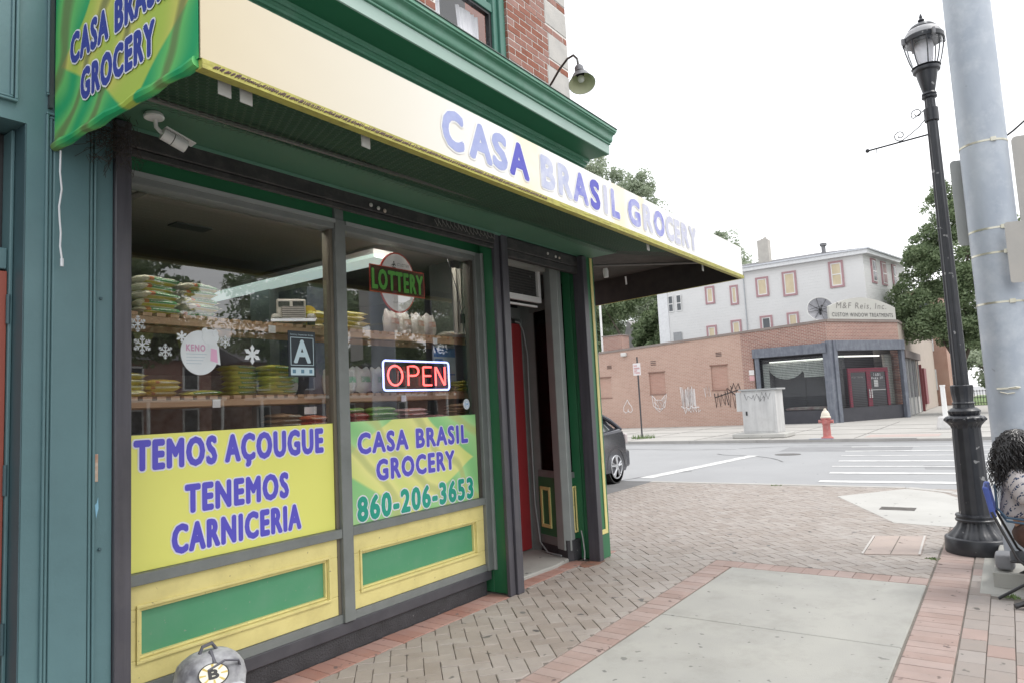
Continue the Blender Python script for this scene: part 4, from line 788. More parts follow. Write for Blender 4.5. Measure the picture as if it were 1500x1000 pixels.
def flake(c, r_, lab, thin=False):
    q = MB()
    for k in range(6):
        a = rad(60*k+90); d = (math.cos(a), math.sin(a)); n_ = (-d[1], d[0])
        if not thin:
            P = [(0, -.12), (.5, -.16), (.62, -.24), (1, 0), (.62, .24), (.5, .16), (0, .12)]
            q.add([(c[0]+r_*(p*d[0]+w*n_[0]), 3.7165+(.0004*k), c[1]+r_*(p*d[1]+w*n_[1])) for p, w in P], [tuple(range(7))])
        else:
            for (pa, pb, w) in (((0, 0), (1, 0), .07), ((.4, 0), (.68, .26), .06), ((.4, 0), (.68, -.26), .06), ((.7, 0), (.9, .18), .05), ((.7, 0), (.9, -.18), .05)):
                A = Vector((c[0]+r_*(pa[0]*d[0]+pa[1]*n_[0]), c[1]+r_*(pa[0]*d[1]+pa[1]*n_[1]))); B = Vector((c[0]+r_*(pb[0]*d[0]+pb[1]*n_[0]), c[1]+r_*(pb[0]*d[1]+pb[1]*n_[1])))
                t = (B-A).normalized()*w*r_; s_ = Vector((-t.y, t.x)); q.add([(A.x-s_.x, 3.7165+.0002*k, A.y-s_.y), (B.x-s_.x, 3.7165+.0002*k, B.y-s_.y), (B.x+s_.x, 3.7165+.0002*k, B.y+s_.y), (A.x+s_.x, 3.7165+.0002*k, A.y+s_.y)], [(0, 1, 2, 3)])
    tag(q.build('snowflake_sticker', WS), lab, 'sticker', 'snowflake stickers on the left window')
flake((2.497, 1.945), .062, 'large six-pointed white snowflake sticker between the round sticker and the grade card')
flake((2.318, 2.012), .036, 'small white snowflake sticker just right above the round sticker', True)
flake((1.838, 1.975), .05, 'lacy white snowflake sticker at the left edge above the yellow bags', True)
flake((1.962, 1.945), .042, 'white snowflake sticker close to the left of the round sticker', True)
flake((1.815, 2.085), .045, 'highest white snowflake sticker at the left edge under the upper shelf', True)
flake((2.055, 2.03), .035, 'small plain snowflake sticker under the gap in the upper shelf bags')

# ------------------------------------------------------------------ shop interior
room = thing('shop_interior', 'dim shop interior behind the display windows', 'interior', (3, 6, 0), kind='structure')
WALLI = mat('inner_wall', (.14, .10, .10), (.11, .08, .085), rough=.8, scale=2)
q = MB(); q.box(1.0, 6.24, 8.2, 8.3, 0, 2.95); q.build('back_wall', WALLI, room)
q = MB(); q.box(1.2, 1.5, 3.8, 8.3, 0, 2.95); q.build('left_wall', mat('inner_left', (.1, .09, .085), rough=.8), room)
q = MB(); q.box(4.9, 4.96, 3.82, 4.3, 0, 3.0); q.box(6.15, 6.24, 4.4, 8.3, 0, 2.95); q.build('right_wall', mat('inner_right', (.12, .11, .1), rough=.8), room)
q = MB(); q.box(1.2, 6.24, 3.8, 8.3, -.02, .0); q.build('floor', mat('inner_floor', (.12, .1, .09), rough=.5), room)
q = MB(); q.box(1.95, 3.75, 3.81, 5.4, 2.86, 2.9); q.build('dark_ceiling', mat('dark_ceiling', (.17, .16, .14), rough=.8, scale=3), room)
q = MB(); q.box(1.5, 6.15, 3.81, 8.3, 2.93, 2.97); q.build('ceiling', mat('ceiling_tile', (.4, .4, .37), rough=.8, scale=3), room)
for k in range(4):
    q = MB(); q.box(1.5, 1.945, 3.86+k*.62, 3.86+k*.62+.6, 2.90, 2.925); q.build('ceiling_tile', mat('ceiling_tile_pale', (.55, .55, .5), rough=.8), room)
q = MB(); q.box(2.35, 2.60, 4.3, 4.42, 2.850, 2.859); q.build('ceiling_vent', mat('vent_black', (.03, .03, .03), rough=.7), room)
q = MB(); q.box(2.5, 6.1, 7.7, 8.15, .0, 2.1); q.build('back_shelving', mat('back_shelf', (.2, .14, .14), (.34, .3, .28), rough=.8, scale=9, detail=2), room)
q = MB(); q.box(3.95, 4.25, 5.6, 5.9, 0, 2.85); q.build('column', mat('pale_column', (.28, .3, .32), rough=.6), room)
q = MB(); q.box(3.62, 3.95, 4.62, 5.0, 0, 2.62); q.build('cooler_side', mat('cooler_blue', (.14, .17, .24), rough=.5), room)
q = MB(); q.box(1.5, 4.88, 3.78, 4.35, .0, .08); q.box(1.5, 4.88, 4.55, 4.58, 0, 1.4); q.build('display_back', WALLI, room)
for k, (xa, xb, ya) in enumerate(((3.74, 3.98, 3.95), (5.35, 5.47, 6.4))):  # the second fixture is an extra, added to brighten the interior
    fx = thing('ceiling_light', ('long white fluorescent light seen through the left window', 'extra fluorescent light added deep in the shop behind the OPEN sign', 'fluorescent light over the back of the shop behind the rice bags')[k], 'ceiling light', ((xa+xb)/2, 5, 2.8))
    q = MB(); q.box(xa, xb, ya, 7.9, 2.80, 2.84); q.build('housing', WHITEP, fx)
    q = MB(); q.box(xa+.005, xb-.005, ya, 7.9, 2.77, 2.799); q.build('diffuser', emis('fluorescent_soft', (.80, 1, .93), .26) if k == 0 else emis('fluorescent', (.85, 1, .95), 2.2), fx)
for xa, xb, w_ in ((1.62, 3.09, 'left'), (3.22, 4.64, 'right')):  # added strips, hidden behind the head rails, to brighten the shelves
    fx = thing('added_strip_light', 'slim added strip light, unseen behind the head rail of the %s window' % w_, 'strip light', ((xa+xb)/2, 3.83, 2.84))
    q = MB(); q.box(xa, xb, 3.800, 3.842, 2.8575, 2.8595); q.build('housing', WHITEP, fx)
    q = MB(); q.box(xa+.02, xb-.02, 3.802, 3.836, 2.8535, 2.857); q.build('diffuser', emis('added_tube', (1, .97, .88), 15.0), fx)
# price tags and small hanging cards
for k, (x, z, lab) in enumerate(((3.02, 1.60, 'white price card under the lower shelf left of the mullion'), (2.35, 1.665, 'small white price tag on the lower shelf rail below the round sticker'), (3.95, 1.665, 'small white price tag on the lower shelf rail below the OPEN sign'), (2.75, 2.14, 'small white price tag on the upper shelf rail above the grade card'), (4.35, 2.14, 'small white price tag on the upper shelf rail under the clear bags'))):
    q = MB(); q.box(x, x+(.10 if k == 0 else .05), 3.905, 3.912, z-.03, z+.02); tag(q.build('price_tag', WHITEP), lab, 'price tag')
# two slatted display shelves and the deck
WOOD = mat('shelf_wood', (.46, .29, .17), (.38, .24, .14), rough=.6, scale=6, stretch=(.5, 4, 4))
for z, lab in ((2.165, 'upper wooden slatted display shelf in the windows'), (1.69, 'lower wooden slatted display shelf in the windows')):
    sh = thing('display_shelf', lab, 'shelf', (3.2, 4.1, z))
    q = MB(); q.box(1.52, 4.865, 3.915, 3.935, z-.045, z-.004); q.box(1.52, 4.865, 4.30, 4.32, z-.045, z-.004); q.build('rail', WOOD, sh, bevel=.002)
    k = 0; x = 1.54
    while x < 4.84:
        q = MB(); q.box(x, x+.052, 3.912, 4.33, z-.003, z+.018); q.build('slat', WOOD, sh); x += .0795
q = MB(); q.box(1.5, 4.88, 3.80, 4.5, 1.46, 1.485); tag(q.build('display_deck', mat('deck_dark', (.08, .06, .05), rough=.7)), 'dark display deck just above the tops of the window signs', 'shelf')
q = MB(); n_ = 12
pts = [(4.62+.26*i/n_, 3.90+.012*math.sin(i*2.1)) for i in range(n_+1)]; q.add([(x, y, 2.2) for x, y in pts]+[(x, y, 2.80) for x, y in pts], [(i, i+1, n_+2+i, n_+1+i) for i in range(n_)])
tag(q.build('ribbed_curtain', mat('panel_cream', (.42, .40, .34), (.5, .48, .43), rough=.7, scale=5), smooth=True), 'cream ribbed curtain panel behind the dangling cable', 'curtain')
ph = MB(); ph.box(4.50, 4.80, 4.05, 4.06, 1.73, 2.12); o = thing('blue_poster', 'blue and white poster behind the OPEN sign', 'poster', (4.65, 4.05, 1.73)); ph.build('sheet', mat('poster_white', (.45, .52, .6), rough=.5), o)
q = MB(); q.box(4.51, 4.79, 4.045, 4.049, 2.02, 2.10); q.box(4.52, 4.62, 4.045, 4.049, 1.86, 2.0); q.box(4.66, 4.78, 4.045, 4.049, 1.78, 1.80); q.box(4.66, 4.78, 4.045, 4.049, 1.86, 1.87); q.build('print', mat('poster_blue', (.05, .16, .45), rough=.5), o)

# goods
def bagmesh(w, d, h, seed, pinch=.35, n=9, m=6):
    r = random.Random(seed); vs = []; 
    for sgn in (1, -1):
        for i in range(n+1):
            for j in range(m+1):
                u = i/n*2-1; v = j/m*2-1; e = (1-abs(u)**3.0)*(1-abs(v)**2.6); e = max(0, e)**.5
                vs.append((u*w/2*(1-.06*abs(v)), v*d/2*(1-.10*abs(u)**4)+0, sgn*h/2*e*(1+r.uniform(-.14, .14))+h*.04*math.sin(u*3+seed)))
    fs_ = []; K = (n+1)*(m+1)
    for i in range(n):
        for j in range(m):
            a = i*(m+1)+j; fs_.append((a, a+m+1, a+m+2, a+1)); b = K+a; fs_.append((b, b+1, b+m+2, b+m+1))
    return vs, fs_
def bagmat(name, base, band, print_, band2=None):
    """pillow bag: base film with printed bands across its long side (object coordinates, metres)"""
    m = bpy.data.materials.new(name); m.use_nodes = True; n, l = nodes_of(m); b = n['Principled BSDF']
    t = n.new('ShaderNodeTexCoord'); sp = n.new('ShaderNodeSeparateXYZ'); l.new(t.outputs['Generated'], sp.inputs[0])
    no = n.new('ShaderNodeTexNoise'); no.inputs['Scale'].default_value = 22; l.new(t.outputs['Generated'], no.inputs['Vector'])
    def rng(o_, a, b_):
        r1 = n.new('ShaderNodeMath'); r1.operation = 'GREATER_THAN'; r1.inputs[1].default_value = a; l.new(o_, r1.inputs[0])
        r2 = n.new('ShaderNodeMath'); r2.operation = 'LESS_THAN'; r2.inputs[1].default_value = b_; l.new(o_, r2.inputs[0])
        mu = n.new('ShaderNodeMath'); mu.operation = 'MULTIPLY'; l.new(r1.outputs[0], mu.inputs[0]); l.new(r2.outputs[0], mu.inputs[1]); return mu.outputs[0]
    def AND(a, b_): mu = n.new('ShaderNodeMath'); mu.operation = 'MULTIPLY'; l.new(a, mu.inputs[0]); l.new(b_, mu.inputs[1]); return mu.outputs[0]
    col = None; prev = (*base, 1)
    def mixin(fac, c):
        nonlocal col
        mi = n.new('ShaderNodeMix'); mi.data_type = 'RGBA'; l.new(fac, mi.inputs[0])
        if col is None: mi.inputs[6].default_value = prev
        else: l.new(col, mi.inputs[6])
        mi.inputs[7].default_value = (*c, 1); col = mi.outputs[2]
    mixin(AND(rng(sp.outputs[2], .38, .72), rng(sp.outputs[0], .18, .88)), band)
    if band2: mixin(AND(rng(sp.outputs[2], .12, .33), rng(sp.outputs[0], .15, .85)), band2)
    mixin(AND(rng(sp.outputs[2], .5, .62), AND(rng(sp.outputs[0], .3, .8), rng(no.outputs['Fac'], .45, 1))), (.7, .72, .68))
    mixin(AND(rng(sp.outputs[2], .36, .74), rng(sp.outputs[0], .17, .27)), print_)
    oi = n.new('ShaderNodeObjectInfo'); hs = n.new('ShaderNodeHueSaturation'); r4 = n.new('ShaderNodeMapRange'); r4.inputs[3].default_value = .8; r4.inputs[4].default_value = 1.2; l.new(oi.outputs['Random'], r4.inputs[0]); l.new(r4.outputs[0], hs.inputs['Value'])
    r5 = n.new('ShaderNodeMapRange'); r5.inputs[3].default_value = .485; r5.inputs[4].default_value = .515; l.new(oi.outputs['Random'], r5.inputs[0]); l.new(r5.outputs[0], hs.inputs['Hue']); l.new(col, hs.inputs['Color']); col = hs.outputs[0]
    l.new(col, b.inputs['Base Color']); b.inputs['Roughness'].default_value = .3
    bu = n.new('ShaderNodeBump'); bu.inputs['Strength'].default_value = .5; bu.inputs['Distance'].default_value = .01; l.new(no.outputs['Fac'], bu.inputs['Height']); l.new(bu.outputs[0], b.inputs['Normal']); return m
RICE = bagmat('rice_bag', (.72, .71, .58), (.10, .36, .14), (.55, .16, .05), (.62, .55, .08)); YELB = bagmat('yellow_bag', (.66, .54, .06), (.62, .60, .30), (.5, .2, .05)); YGB = bagmat('yellow_green_bag', (.52, .50, .08), (.05, .24, .06), (.5, .45, .1), (.55, .5, .12))
GRB = bagmat('green_bag', (.16, .42, .06), (.25, .52, .12), (.5, .55, .3)); REDB = bagmat('red_bag', (.38, .05, .03), (.5, .12, .08), (.5, .3, .2)); PNKB = bagmat('pink_bag', (.42, .26, .24), (.5, .36, .32), (.4, .15, .1)); BRNB = bagmat('brown_bag', (.35, .24, .14), (.45, .38, .28), (.3, .2, .1)); YELL = bagmat('plain_yellow_bag', (.7, .6, .12), (.72, .66, .3), (.7, .6, .2)); WHTB = bagmat('white_bag', (.6, .58, .52), (.6, .56, .48), (.5, .4, .3))
ORD = ['bottom', 'second from bottom', 'third from bottom', 'fourth from bottom', 'fifth from bottom', 'sixth from bottom', 'topmost', 'eighth']
def stack(m, n, x, z, w, h, y, what, where, grp, d=.2, name='bag', seed=0, rz=0.):
    for k in range(n):
        vs, f_ = bagmesh(w, d, h*1.25, seed+k); me = bpy.data.meshes.new(name); me.from_pydata(vs, [], f_); me.materials.append(m)
        for p in me.polygons: p.use_smooth = True
        o = bpy.data.objects.new(name, me); COL.objects.link(o); o.location = (x+rnd.uniform(-.012, .012), y+rnd.uniform(-.01, .01), z+h*(k+.5)); o.rotation_euler = (rnd.uniform(-.03, .03), rnd.uniform(-.03, .03), rz+rnd.uniform(-.22, .22)); o.scale = (rnd.uniform(.92, 1.07), rnd.uniform(.9, 1.1), 1)
        pos = 'topmost' if k == n-1 and n > 1 else ORD[k]
        tag(o, '%s, %s in %s' % (what, pos, where) if n > 1 else '%s, %s' % (what, where), 'bag', grp)
T = 2.186; L = 1.71; D = 1.487
stack(RICE, 5, 2.055, T, .27, .044, 4.03, 'green-white rice bag', 'left stack on the upper shelf', 'rice bags on the upper shelf', name='rice_bag', seed=1)
stack(RICE, 5, 2.32, T, .26, .042, 4.05, 'green-white rice bag', 'right stack on the upper shelf', 'rice bags on the upper shelf', name='rice_bag', seed=11)
stack(RICE, 3, 1.80, T, .22, .05, 4.10, 'green-white rice bag', 'half hidden leftmost stack, upper shelf', 'rice bags on the upper shelf', name='rice_bag', seed=21)
stack(YELB, 4, 1.88, L, .24, .034, 4.02, 'yellow food bag', 'the left pile on the lower shelf', 'yellow bags on the lower shelf', name='food_bag', seed=31)
stack(YELB, 3, 2.07, L, .22, .032, 4.0, 'yellow food bag', 'the second pile on the lower shelf', 'yellow bags on the lower shelf', name='food_bag', seed=41)
stack(YGB, 1, 2.32, L, .24, .03, 4.02, 'flat dark green and yellow food bag', 'lying alone on the lower shelf', 'yellow bags on the lower shelf', name='food_bag', seed=45)
stack(YGB, 6, 2.66, L, .22, .033, 4.12, 'green and yellow food bag', 'rear pile left of the grade card', 'green and yellow bags on the lower shelf', name='food_bag', seed=51)
stack(YGB, 6, 2.86, L, .25, .032, 4.0, 'green and yellow food bag', 'the front pile below the grade card', 'green and yellow bags on the lower shelf', name='food_bag', seed=61, rz=.15)
stack(YELL, 4, 3.53, T, .30, .035, 4.05, 'plain yellow food bag', 'upper shelf pile right of the mullion', 'plain yellow bags on the upper shelf', name='food_bag', seed=71)
stack(YELL, 3, 3.28, T, .2, .045, 4.15, 'plain yellow food bag', 'the pile beside the toy truck', 'plain yellow bags on the upper shelf', name='food_bag', seed=76)
stack(WHTB, 1, 4.70, T, .28, .05, 3.98, 'white sack lying flat at the right end of the upper shelf', 'below the adapter', 'sacks on the upper shelf', name='sack', seed=81)
stack(GRB, 3, 3.42, D, .22, .036, 3.92, 'bright green bag', 'the left pile on the display deck', 'green bags on the deck', name='food_bag', seed=91)
stack(GRB, 3, 3.70, D, .26, .036, 3.9, 'bright green bag', 'the right pile on the display deck', 'green bags on the deck', name='food_bag', seed=95, rz=-.3)
stack(REDB, 2, 3.40, D, .18, .035, 3.83, 'dark red bag', 'the pile in front of the green bags', 'red bags on the deck', name='food_bag', seed=101)
stack(REDB, 2, 3.04, D, .2, .035, 3.86, 'dark red bag', 'the pile left of the mullion', 'red bags on the deck', name='food_bag', seed=105)
stack(BRNB, 3, 2.88, D, .24, .03, 3.95, 'brown food bag', 'deck pile under the grade card', 'brown bags on the deck', name='food_bag', seed=108)
stack(PNKB, 3, 4.02, D, .28, .03, 3.9, 'pinkish meat coloured bag', 'the pile under the OPEN sign', 'pink bags on the deck', name='food_bag', seed=111)
stack(PNKB, 1, 4.3, D, .24, .025, 3.9, 'single flat pinkish bag', 'right of the pink pile on the deck', 'pink bags on the deck', name='food_bag', seed=115)
stack(BRNB, 4, 4.66, D, .28, .028, 3.92, 'brown food bag', 'the pile beside the round seal', 'brown bags on the deck', name='food_bag', seed=121)
stack(YGB, 4, 4.76, L, .2, .022, 3.98, 'green and yellow food bag', 'small pile right of OPEN sign', 'green and yellow bags on the lower shelf', name='food_bag', seed=131)
def upright(x, z, w, h, y, m, lab, grp, seed, lab_mat):
    vs, f_ = bagmesh(w, h, .09, seed); vs = [(a*(1-.22*max(0, b/h)), c_*(1-.8*max(0, b/h*2)**2), b+h/2+.012*math.sin(a*60+seed)) for a, b, c_ in vs]; me = bpy.data.meshes.new('upright_bag'); me.from_pydata(vs, [], f_); me.materials.append(m)
    for p in me.polygons: p.use_smooth = True
    o = bpy.data.objects.new('upright_bag', me); COL.objects.link(o); o.location = (x, y, z); o.rotation_euler = (rnd.uniform(-.08, .02), rnd.uniform(-.08, .08), rnd.uniform(-.2, .2)); tag(o, lab, 'bag', grp)
    q = MB(); q.add([(-w*.25, -.052, h*.4), (w*.25, -.052, h*.4), (w*.25, -.052, h*.62), (-w*.25, -.052, h*.62)], [(0, 1, 2, 3)]); me = bpy.data.meshes.new('label'); me.from_pydata(q.v, [], q.f); me.materials.append(lab_mat); c_ = bpy.data.objects.new('label', me); COL.objects.link(c_); c_.parent = o
CL = mat('clear_bag', (.42, .38, .34), (.6, .57, .53), rough=.25, scale=14, bump=.8, bscale=25); WB = mat('white_flour_bag', (.66, .68, .62), (.52, .55, .5), rough=.4, scale=9, bump=.7, bscale=20)
LR = mat('label_redbrown', (.42, .15, .1), (.5, .45, .4), rough=.5, scale=20); LG = mat('label_green', (.10, .42, .2), (.5, .6, .5), rough=.5, scale=18)
for k, (x, lab) in enumerate(((4.0, 'first'), (4.15, 'second'), (4.31, 'third'), (4.46, 'fourth'))):
    upright(x, T, .17, .2, 4.05, CL, 'clear bag with reddish label, %s from left under the LOTTERY sign' % lab, 'clear bags on the upper shelf', 200+k, LR)
for k, (x, lab) in enumerate(((3.36, 'first'), (3.50, 'second'), (3.65, 'third'), (3.80, 'fourth'))):
    upright(x, L, .17, .2, 4.02, WB, 'white paper bag, green print, %s from left beside the OPEN sign' % lab, 'white bags on the lower shelf', 210+k, LG)
upright(3.03, L, .13, .2, 4.08, WB, 'white bag with green print just left of the mullion', 'white bags on the lower shelf', 220, LG)
# toy truck
tt = thing('toy_truck', 'white toy dump truck with yellow drum on the upper shelf', 'toy truck', (3.0, 4.0, T))
CRM = mat('toy_cream', (.62, .58, .52), rough=.35); GRL = mat('toy_grille', (.2, .17, .16), rough=.4)
q = MB(); q.box(2.93, 3.09, 3.93, 4.08, T+.03, T+.125); q.build('hood', CRM, tt, bevel=.012, seg=2)
q = MB(); q.box(2.90, 3.10, 4.08, 4.2, T+.03, T+.20); q.build('cab', CRM, tt, bevel=.012, seg=2)
for x in (2.915, 3.01): q = MB(); q.box(x, x+.075, 4.074, 4.08, T+.14, T+.18); q.build('windscreen', PBLACK, tt)
q = MB(); q.box(2.935, 3.085, 3.92, 3.93, T+.035, T+.12); g_ = q.build('grille', GRL, tt)
for k in range(6): q = MB(); q.box(2.937, 3.083, 3.916, 3.92, T+.042+k*.013, T+.046+k*.013); q.build('grille_bar', CRM, g_)
q = MB(); q.box(2.86, 3.16, 3.90, 3.92, T+.012, T+.038); q.build('bumper', mat('toy_chrome', (.6, .6, .6), rough=.2, metal=.7), tt, bevel=.004)
for s_, xx in ((-1, 2.865), (1, 3.10)):
    q = MB(); q.box(xx, xx+.06, 3.93, 4.07, T+.03, T+.075); f_ = q.build('fender', CRM, tt, bevel=.02, seg=3)
    q = MB(); q.tube([(xx+.03, 3.925, T+.06), (xx+.03, 3.93, T+.06)], .012, 10); q.build('headlight', mat('toy_lamp', (.7, .68, .6), rough=.2), f_)
    q = MB(); q.tube([(xx+.005, 4.0, T+.03), (xx+.055, 4.0, T+.03)], .03, 14); q.build('wheel', PBLACK, tt)
q = MB(); q.tube([(3.12, 4.2, T+.11), (3.14, 4.34, T+.12)], [.06, .045], 14); q.build('drum', mat('toy_yellow', (.7, .5, .05), rough=.4), tt, smooth=True)
q = MB(); q.box(2.93, 3.1, 4.2, 4.5, T+.03, T+.15); q.build('bed', CRM, tt)
tp_ = Vector((3.0, 4.0, T)); tt.rotation_euler = (0, 0, -.62)
# bunting inside
for k, x in enumerate((1.75, 2.05, 2.35, 2.65, 2.95)):
    q = MB(); z = 2.02+.02*math.sin(k*2); q.add([(x, 4.9, z+.22), (x+.16, 4.9, z+.22), (x+.12, 4.9, z+.08), (x+.04, 4.9, z+.08)], [(0, 1, 2, 3)])
    tag(q.build('bunting_flag', mat('bunting_olive', (.14, .15, .06), rough=.8)), 'small olive bunting flag inside the left window, %s from the left' % ('first', 'second', 'third', 'fourth', 'fifth')[k], 'flag', 'olive bunting flags inside the shop')

# ------------------------------------------------------------------ teal neighbour
tb = thing('teal_storefront', 'teal painted neighbouring shop front with a recessed door at the left edge', 'shop', (1.2, 3.5, 0))
q = MB(); q.box(1.19, 1.553, 3.425, 3.6, 0, 7.0); q.build('pilaster', TEAL, tb)
q = MB(); q.box(-2, 1.19, 3.425, 3.6, 2.905, 7.0); q.box(-2, .2, 3.425, 3.6, 0, 2.905); q.build('lintel', TEAL, tb)
def teal_ring(x0, x1, z0, z1, w, y0, y1):
    q = MB(); q.box(x0, x1, y0, y1, z1-w, z1); q.box(x0, x1, y0, y1, z0, z0+w); q.box(x0, x0+w, y0, y1, z0+w, z1-w); q.box(x1-w, x1, y0, y1, z0+w, z1-w); return q.build('moulding', TEAL, tb, bevel=.003)
teal_ring(1.262, 1.475, .40, 2.98, .010, 3.408, 3.424); teal_ring(1.276, 1.461, .414, 2.966, .012, 3.414, 3.424)
q = MB(); q.box(1.292, 1.446, 3.412, 3.424, .43, 2.95); q.build('raised_panel', TEAL, tb, bevel=.006, seg=2)
teal_ring(1.262, 1.475, 3.06, 4.2, .010, 3.408, 3.424); teal_ring(1.276, 1.461, 3.074, 4.186, .012, 3.414, 3.424)
q = MB(); q.box(1.27, 1.285, 3.40, 3.4245, 3.0, 4.5); q.build('downpipe', mat('cable_black', (.04, .05, .055), rough=.5), tb)
for z in (2.15, 1.0): q = MB(); q.sphere((1.500, 3.420, z), .008, 8, 5); q.build('door_bolt', TEALD, tb)
teal_ring(.3, 1.150, 2.985, 4.1, .012, 3.405, 3.424); teal_ring(.316, 1.134, 3.001, 4.084, .010, 3.412, 3.424)
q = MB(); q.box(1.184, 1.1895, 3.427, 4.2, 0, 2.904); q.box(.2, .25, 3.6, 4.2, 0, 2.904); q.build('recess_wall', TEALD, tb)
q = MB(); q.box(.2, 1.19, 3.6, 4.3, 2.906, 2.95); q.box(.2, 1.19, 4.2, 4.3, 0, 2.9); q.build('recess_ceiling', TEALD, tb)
q = MB(); q.box(1.168, 1.183, 3.53, 3.68, 0, 2.9); q.box(.25, 1.166, 3.55, 3.60, 2.265, 2.36); q.build('door_frame', TEAL, tb, bevel=.004)
q = MB(); q.box(.25, 1.167, 3.62, 3.66, 2.36, 2.9); q.build('transom_glass', PBLACK, tb)
q = MB(); q.box(.26, 1.166, 3.545, 3.595, .02, 2.255); d = q.build('door', mat('rust_red_door', (.30, .075, .05), rough=.45, scale=3), tb, bevel=.003)
for z in (2.02, 1.28, .62): q = MB(); q.tube([(1.168, 3.535, z), (1.168, 3.535, z+.13)], .009, 8); q.build('hinge', TEALD, d)
q = MB(); q.box(1.479, 1.492, 3.421, 3.4245, 1.305, 1.43); s1 = tag(q.build('torn_sticker', mat('sticker_mix', (.6, .55, .45), (.35, .12, .06), rough=.6, scale=25)), 'torn brown and white sticker on the teal wall', 'sticker')
q = MB(); q.add([(1.480, 3.423, 1.20), (1.486, 3.423, 1.14), (1.496, 3.423, 1.185), (1.494, 3.423, 1.235), (1.488, 3.423, 1.21)], [(0, 1, 2, 3, 4)])
tag(q.build('torn_sticker', mat('sticker_blue', (.25, .5, .65), rough=.6, scale=30)), 'small torn pale blue sticker on the teal wall', 'sticker')

# =================================================================== STREET FURNITURE NEAR THE CAMERA
# --- backpack by the plinth
bk = thing('backpack', 'grey and white backpack with a spoked round B emblem leaning on the shop plinth', 'backpack', (2.03, 3.44, 0))
BKM = mat('backpack_grey', (.55, .56, .58), (.12, .12, .135), rough=.55, scale=11, detail=3, bump=.4, bscale=25)
def superbox(c, s, e=3.2, n=20, m=14, dent=None, seed=3):
    vs, fs_ = [], []
    sg = lambda v, p: math.copysign(abs(v)**p, v)
    for i in range(m+1):
        ph = -math.pi/2+math.pi*i/m
        for j in range(n):
            t = 2*math.pi*j/n
            x = sg(math.cos(ph), 2/e)*sg(math.cos(t), 2/e)*s[0]; y = sg(math.cos(ph), 2/e)*sg(math.sin(t), 2/e)*s[1]; z = sg(math.sin(ph), 2/e)*s[2]
            k = 1+.035*math.sin(9*x/s[0]+seed)*math.cos(7*z/s[2]); vs.append((c[0]+x*k, c[1]+y*k, c[2]+z))
    for i in range(m):
        for j in range(n): a = i*n+j; b = i*n+(j+1) % n; fs_.append((a, b, b+n, a+n))
    return vs, fs_
q = MB(); q.add(*superbox((2.03, 3.43, .195), (.172, .135, .20), 2.9)); q.build('body', BKM, bk, smooth=True)
q = MB(); q.add(*superbox((2.03, 3.345, .13), (.15, .085, .125), 2.8)); q.build('front_pocket', mat('pocket_white', (.72, .73, .75), (.3, .31, .34), rough=.5, scale=8, bump=.4, bscale=20), bk, smooth=True)
q = MB(); q.add(*superbox((2.11, 3.30, .06), (.10, .05, .06), 2.6)); q.build('yellow_panel', mat('bag_yellow', (.75, .5, .08), rough=.5), bk, smooth=True)
q = MB(); q.tube([(1.90, 3.35, .28), (1.95, 3.30, .345), (2.03, 3.29, .37), (2.11, 3.30, .345), (2.16, 3.35, .28)], .006, 6); q.tube([(1.93, 3.30, .1), (1.93, 3.27, .2), (1.96, 3.29, .28), (2.0, 3.33, .36), (2.02, 3.40, .398)], .011, 6); q.build('strap', mat('strap_dark', (.12, .12, .14), rough=.7), bk, smooth=True)
q = MB(); q.tube([(1.98, 3.43, .392), (1.99, 3.42, .425), (2.04, 3.42, .43), (2.07, 3.43, .392)], .009, 6); q.build('handle', mat('strap_dark', (0, 0, 0)), bk, smooth=True)
# emblem: on the sloping upper front
eo = Vector((1.965, 3.285, .315)); en = Vector((-.25, -.62, .74)).normalized(); eu = Vector((0, 0, 1)).cross(en).normalized(); ev = en.cross(eu)
def emb(r0, r1, dz, m_, nm, par, segs=None):
    q = MB(); n = 36
    if r0 == 0: q.add([eo+en*dz+eu*r1*math.cos(2*math.pi*i/n)+ev*r1*.85*math.sin(2*math.pi*i/n) for i in range(n)], [tuple(range(n))])
    else:
        for a0, a1 in (segs or [(0, 360)]):
            k = max(2, int((a1-a0)/10)); vs = []
            for i in range(k+1):
                a = rad(a0+(a1-a0)*i/k)
                for r_ in (r0, r1): vs.append(eo+en*dz+eu*r_*math.cos(a)+ev*r_*.85*math.sin(a))
            q.add(vs, [(2*i, 2*i+1, 2*i+3, 2*i+2) for i in range(k)])
    return q.build(nm, m_, par)
em_ = emb(0, .072, .016, PBLACK, 'emblem', bk); emb(0, .065, .0175, mat('emblem_white', (.75, .72, .6), rough=.5), 'emblem_field', em_)
emb(.034, .064, .0185, mat('emblem_gold', (.55, .42, .12), rough=.5), 'emblem_spokes', em_, [(k*45-6, k*45+6) for k in range(8)])
lettering('emblem_letter', 'B', eo-eu*.025-ev*.026+en*.019, eu, ev, .05, .052, PBLACK, em_, bold=.05, proud=.001)

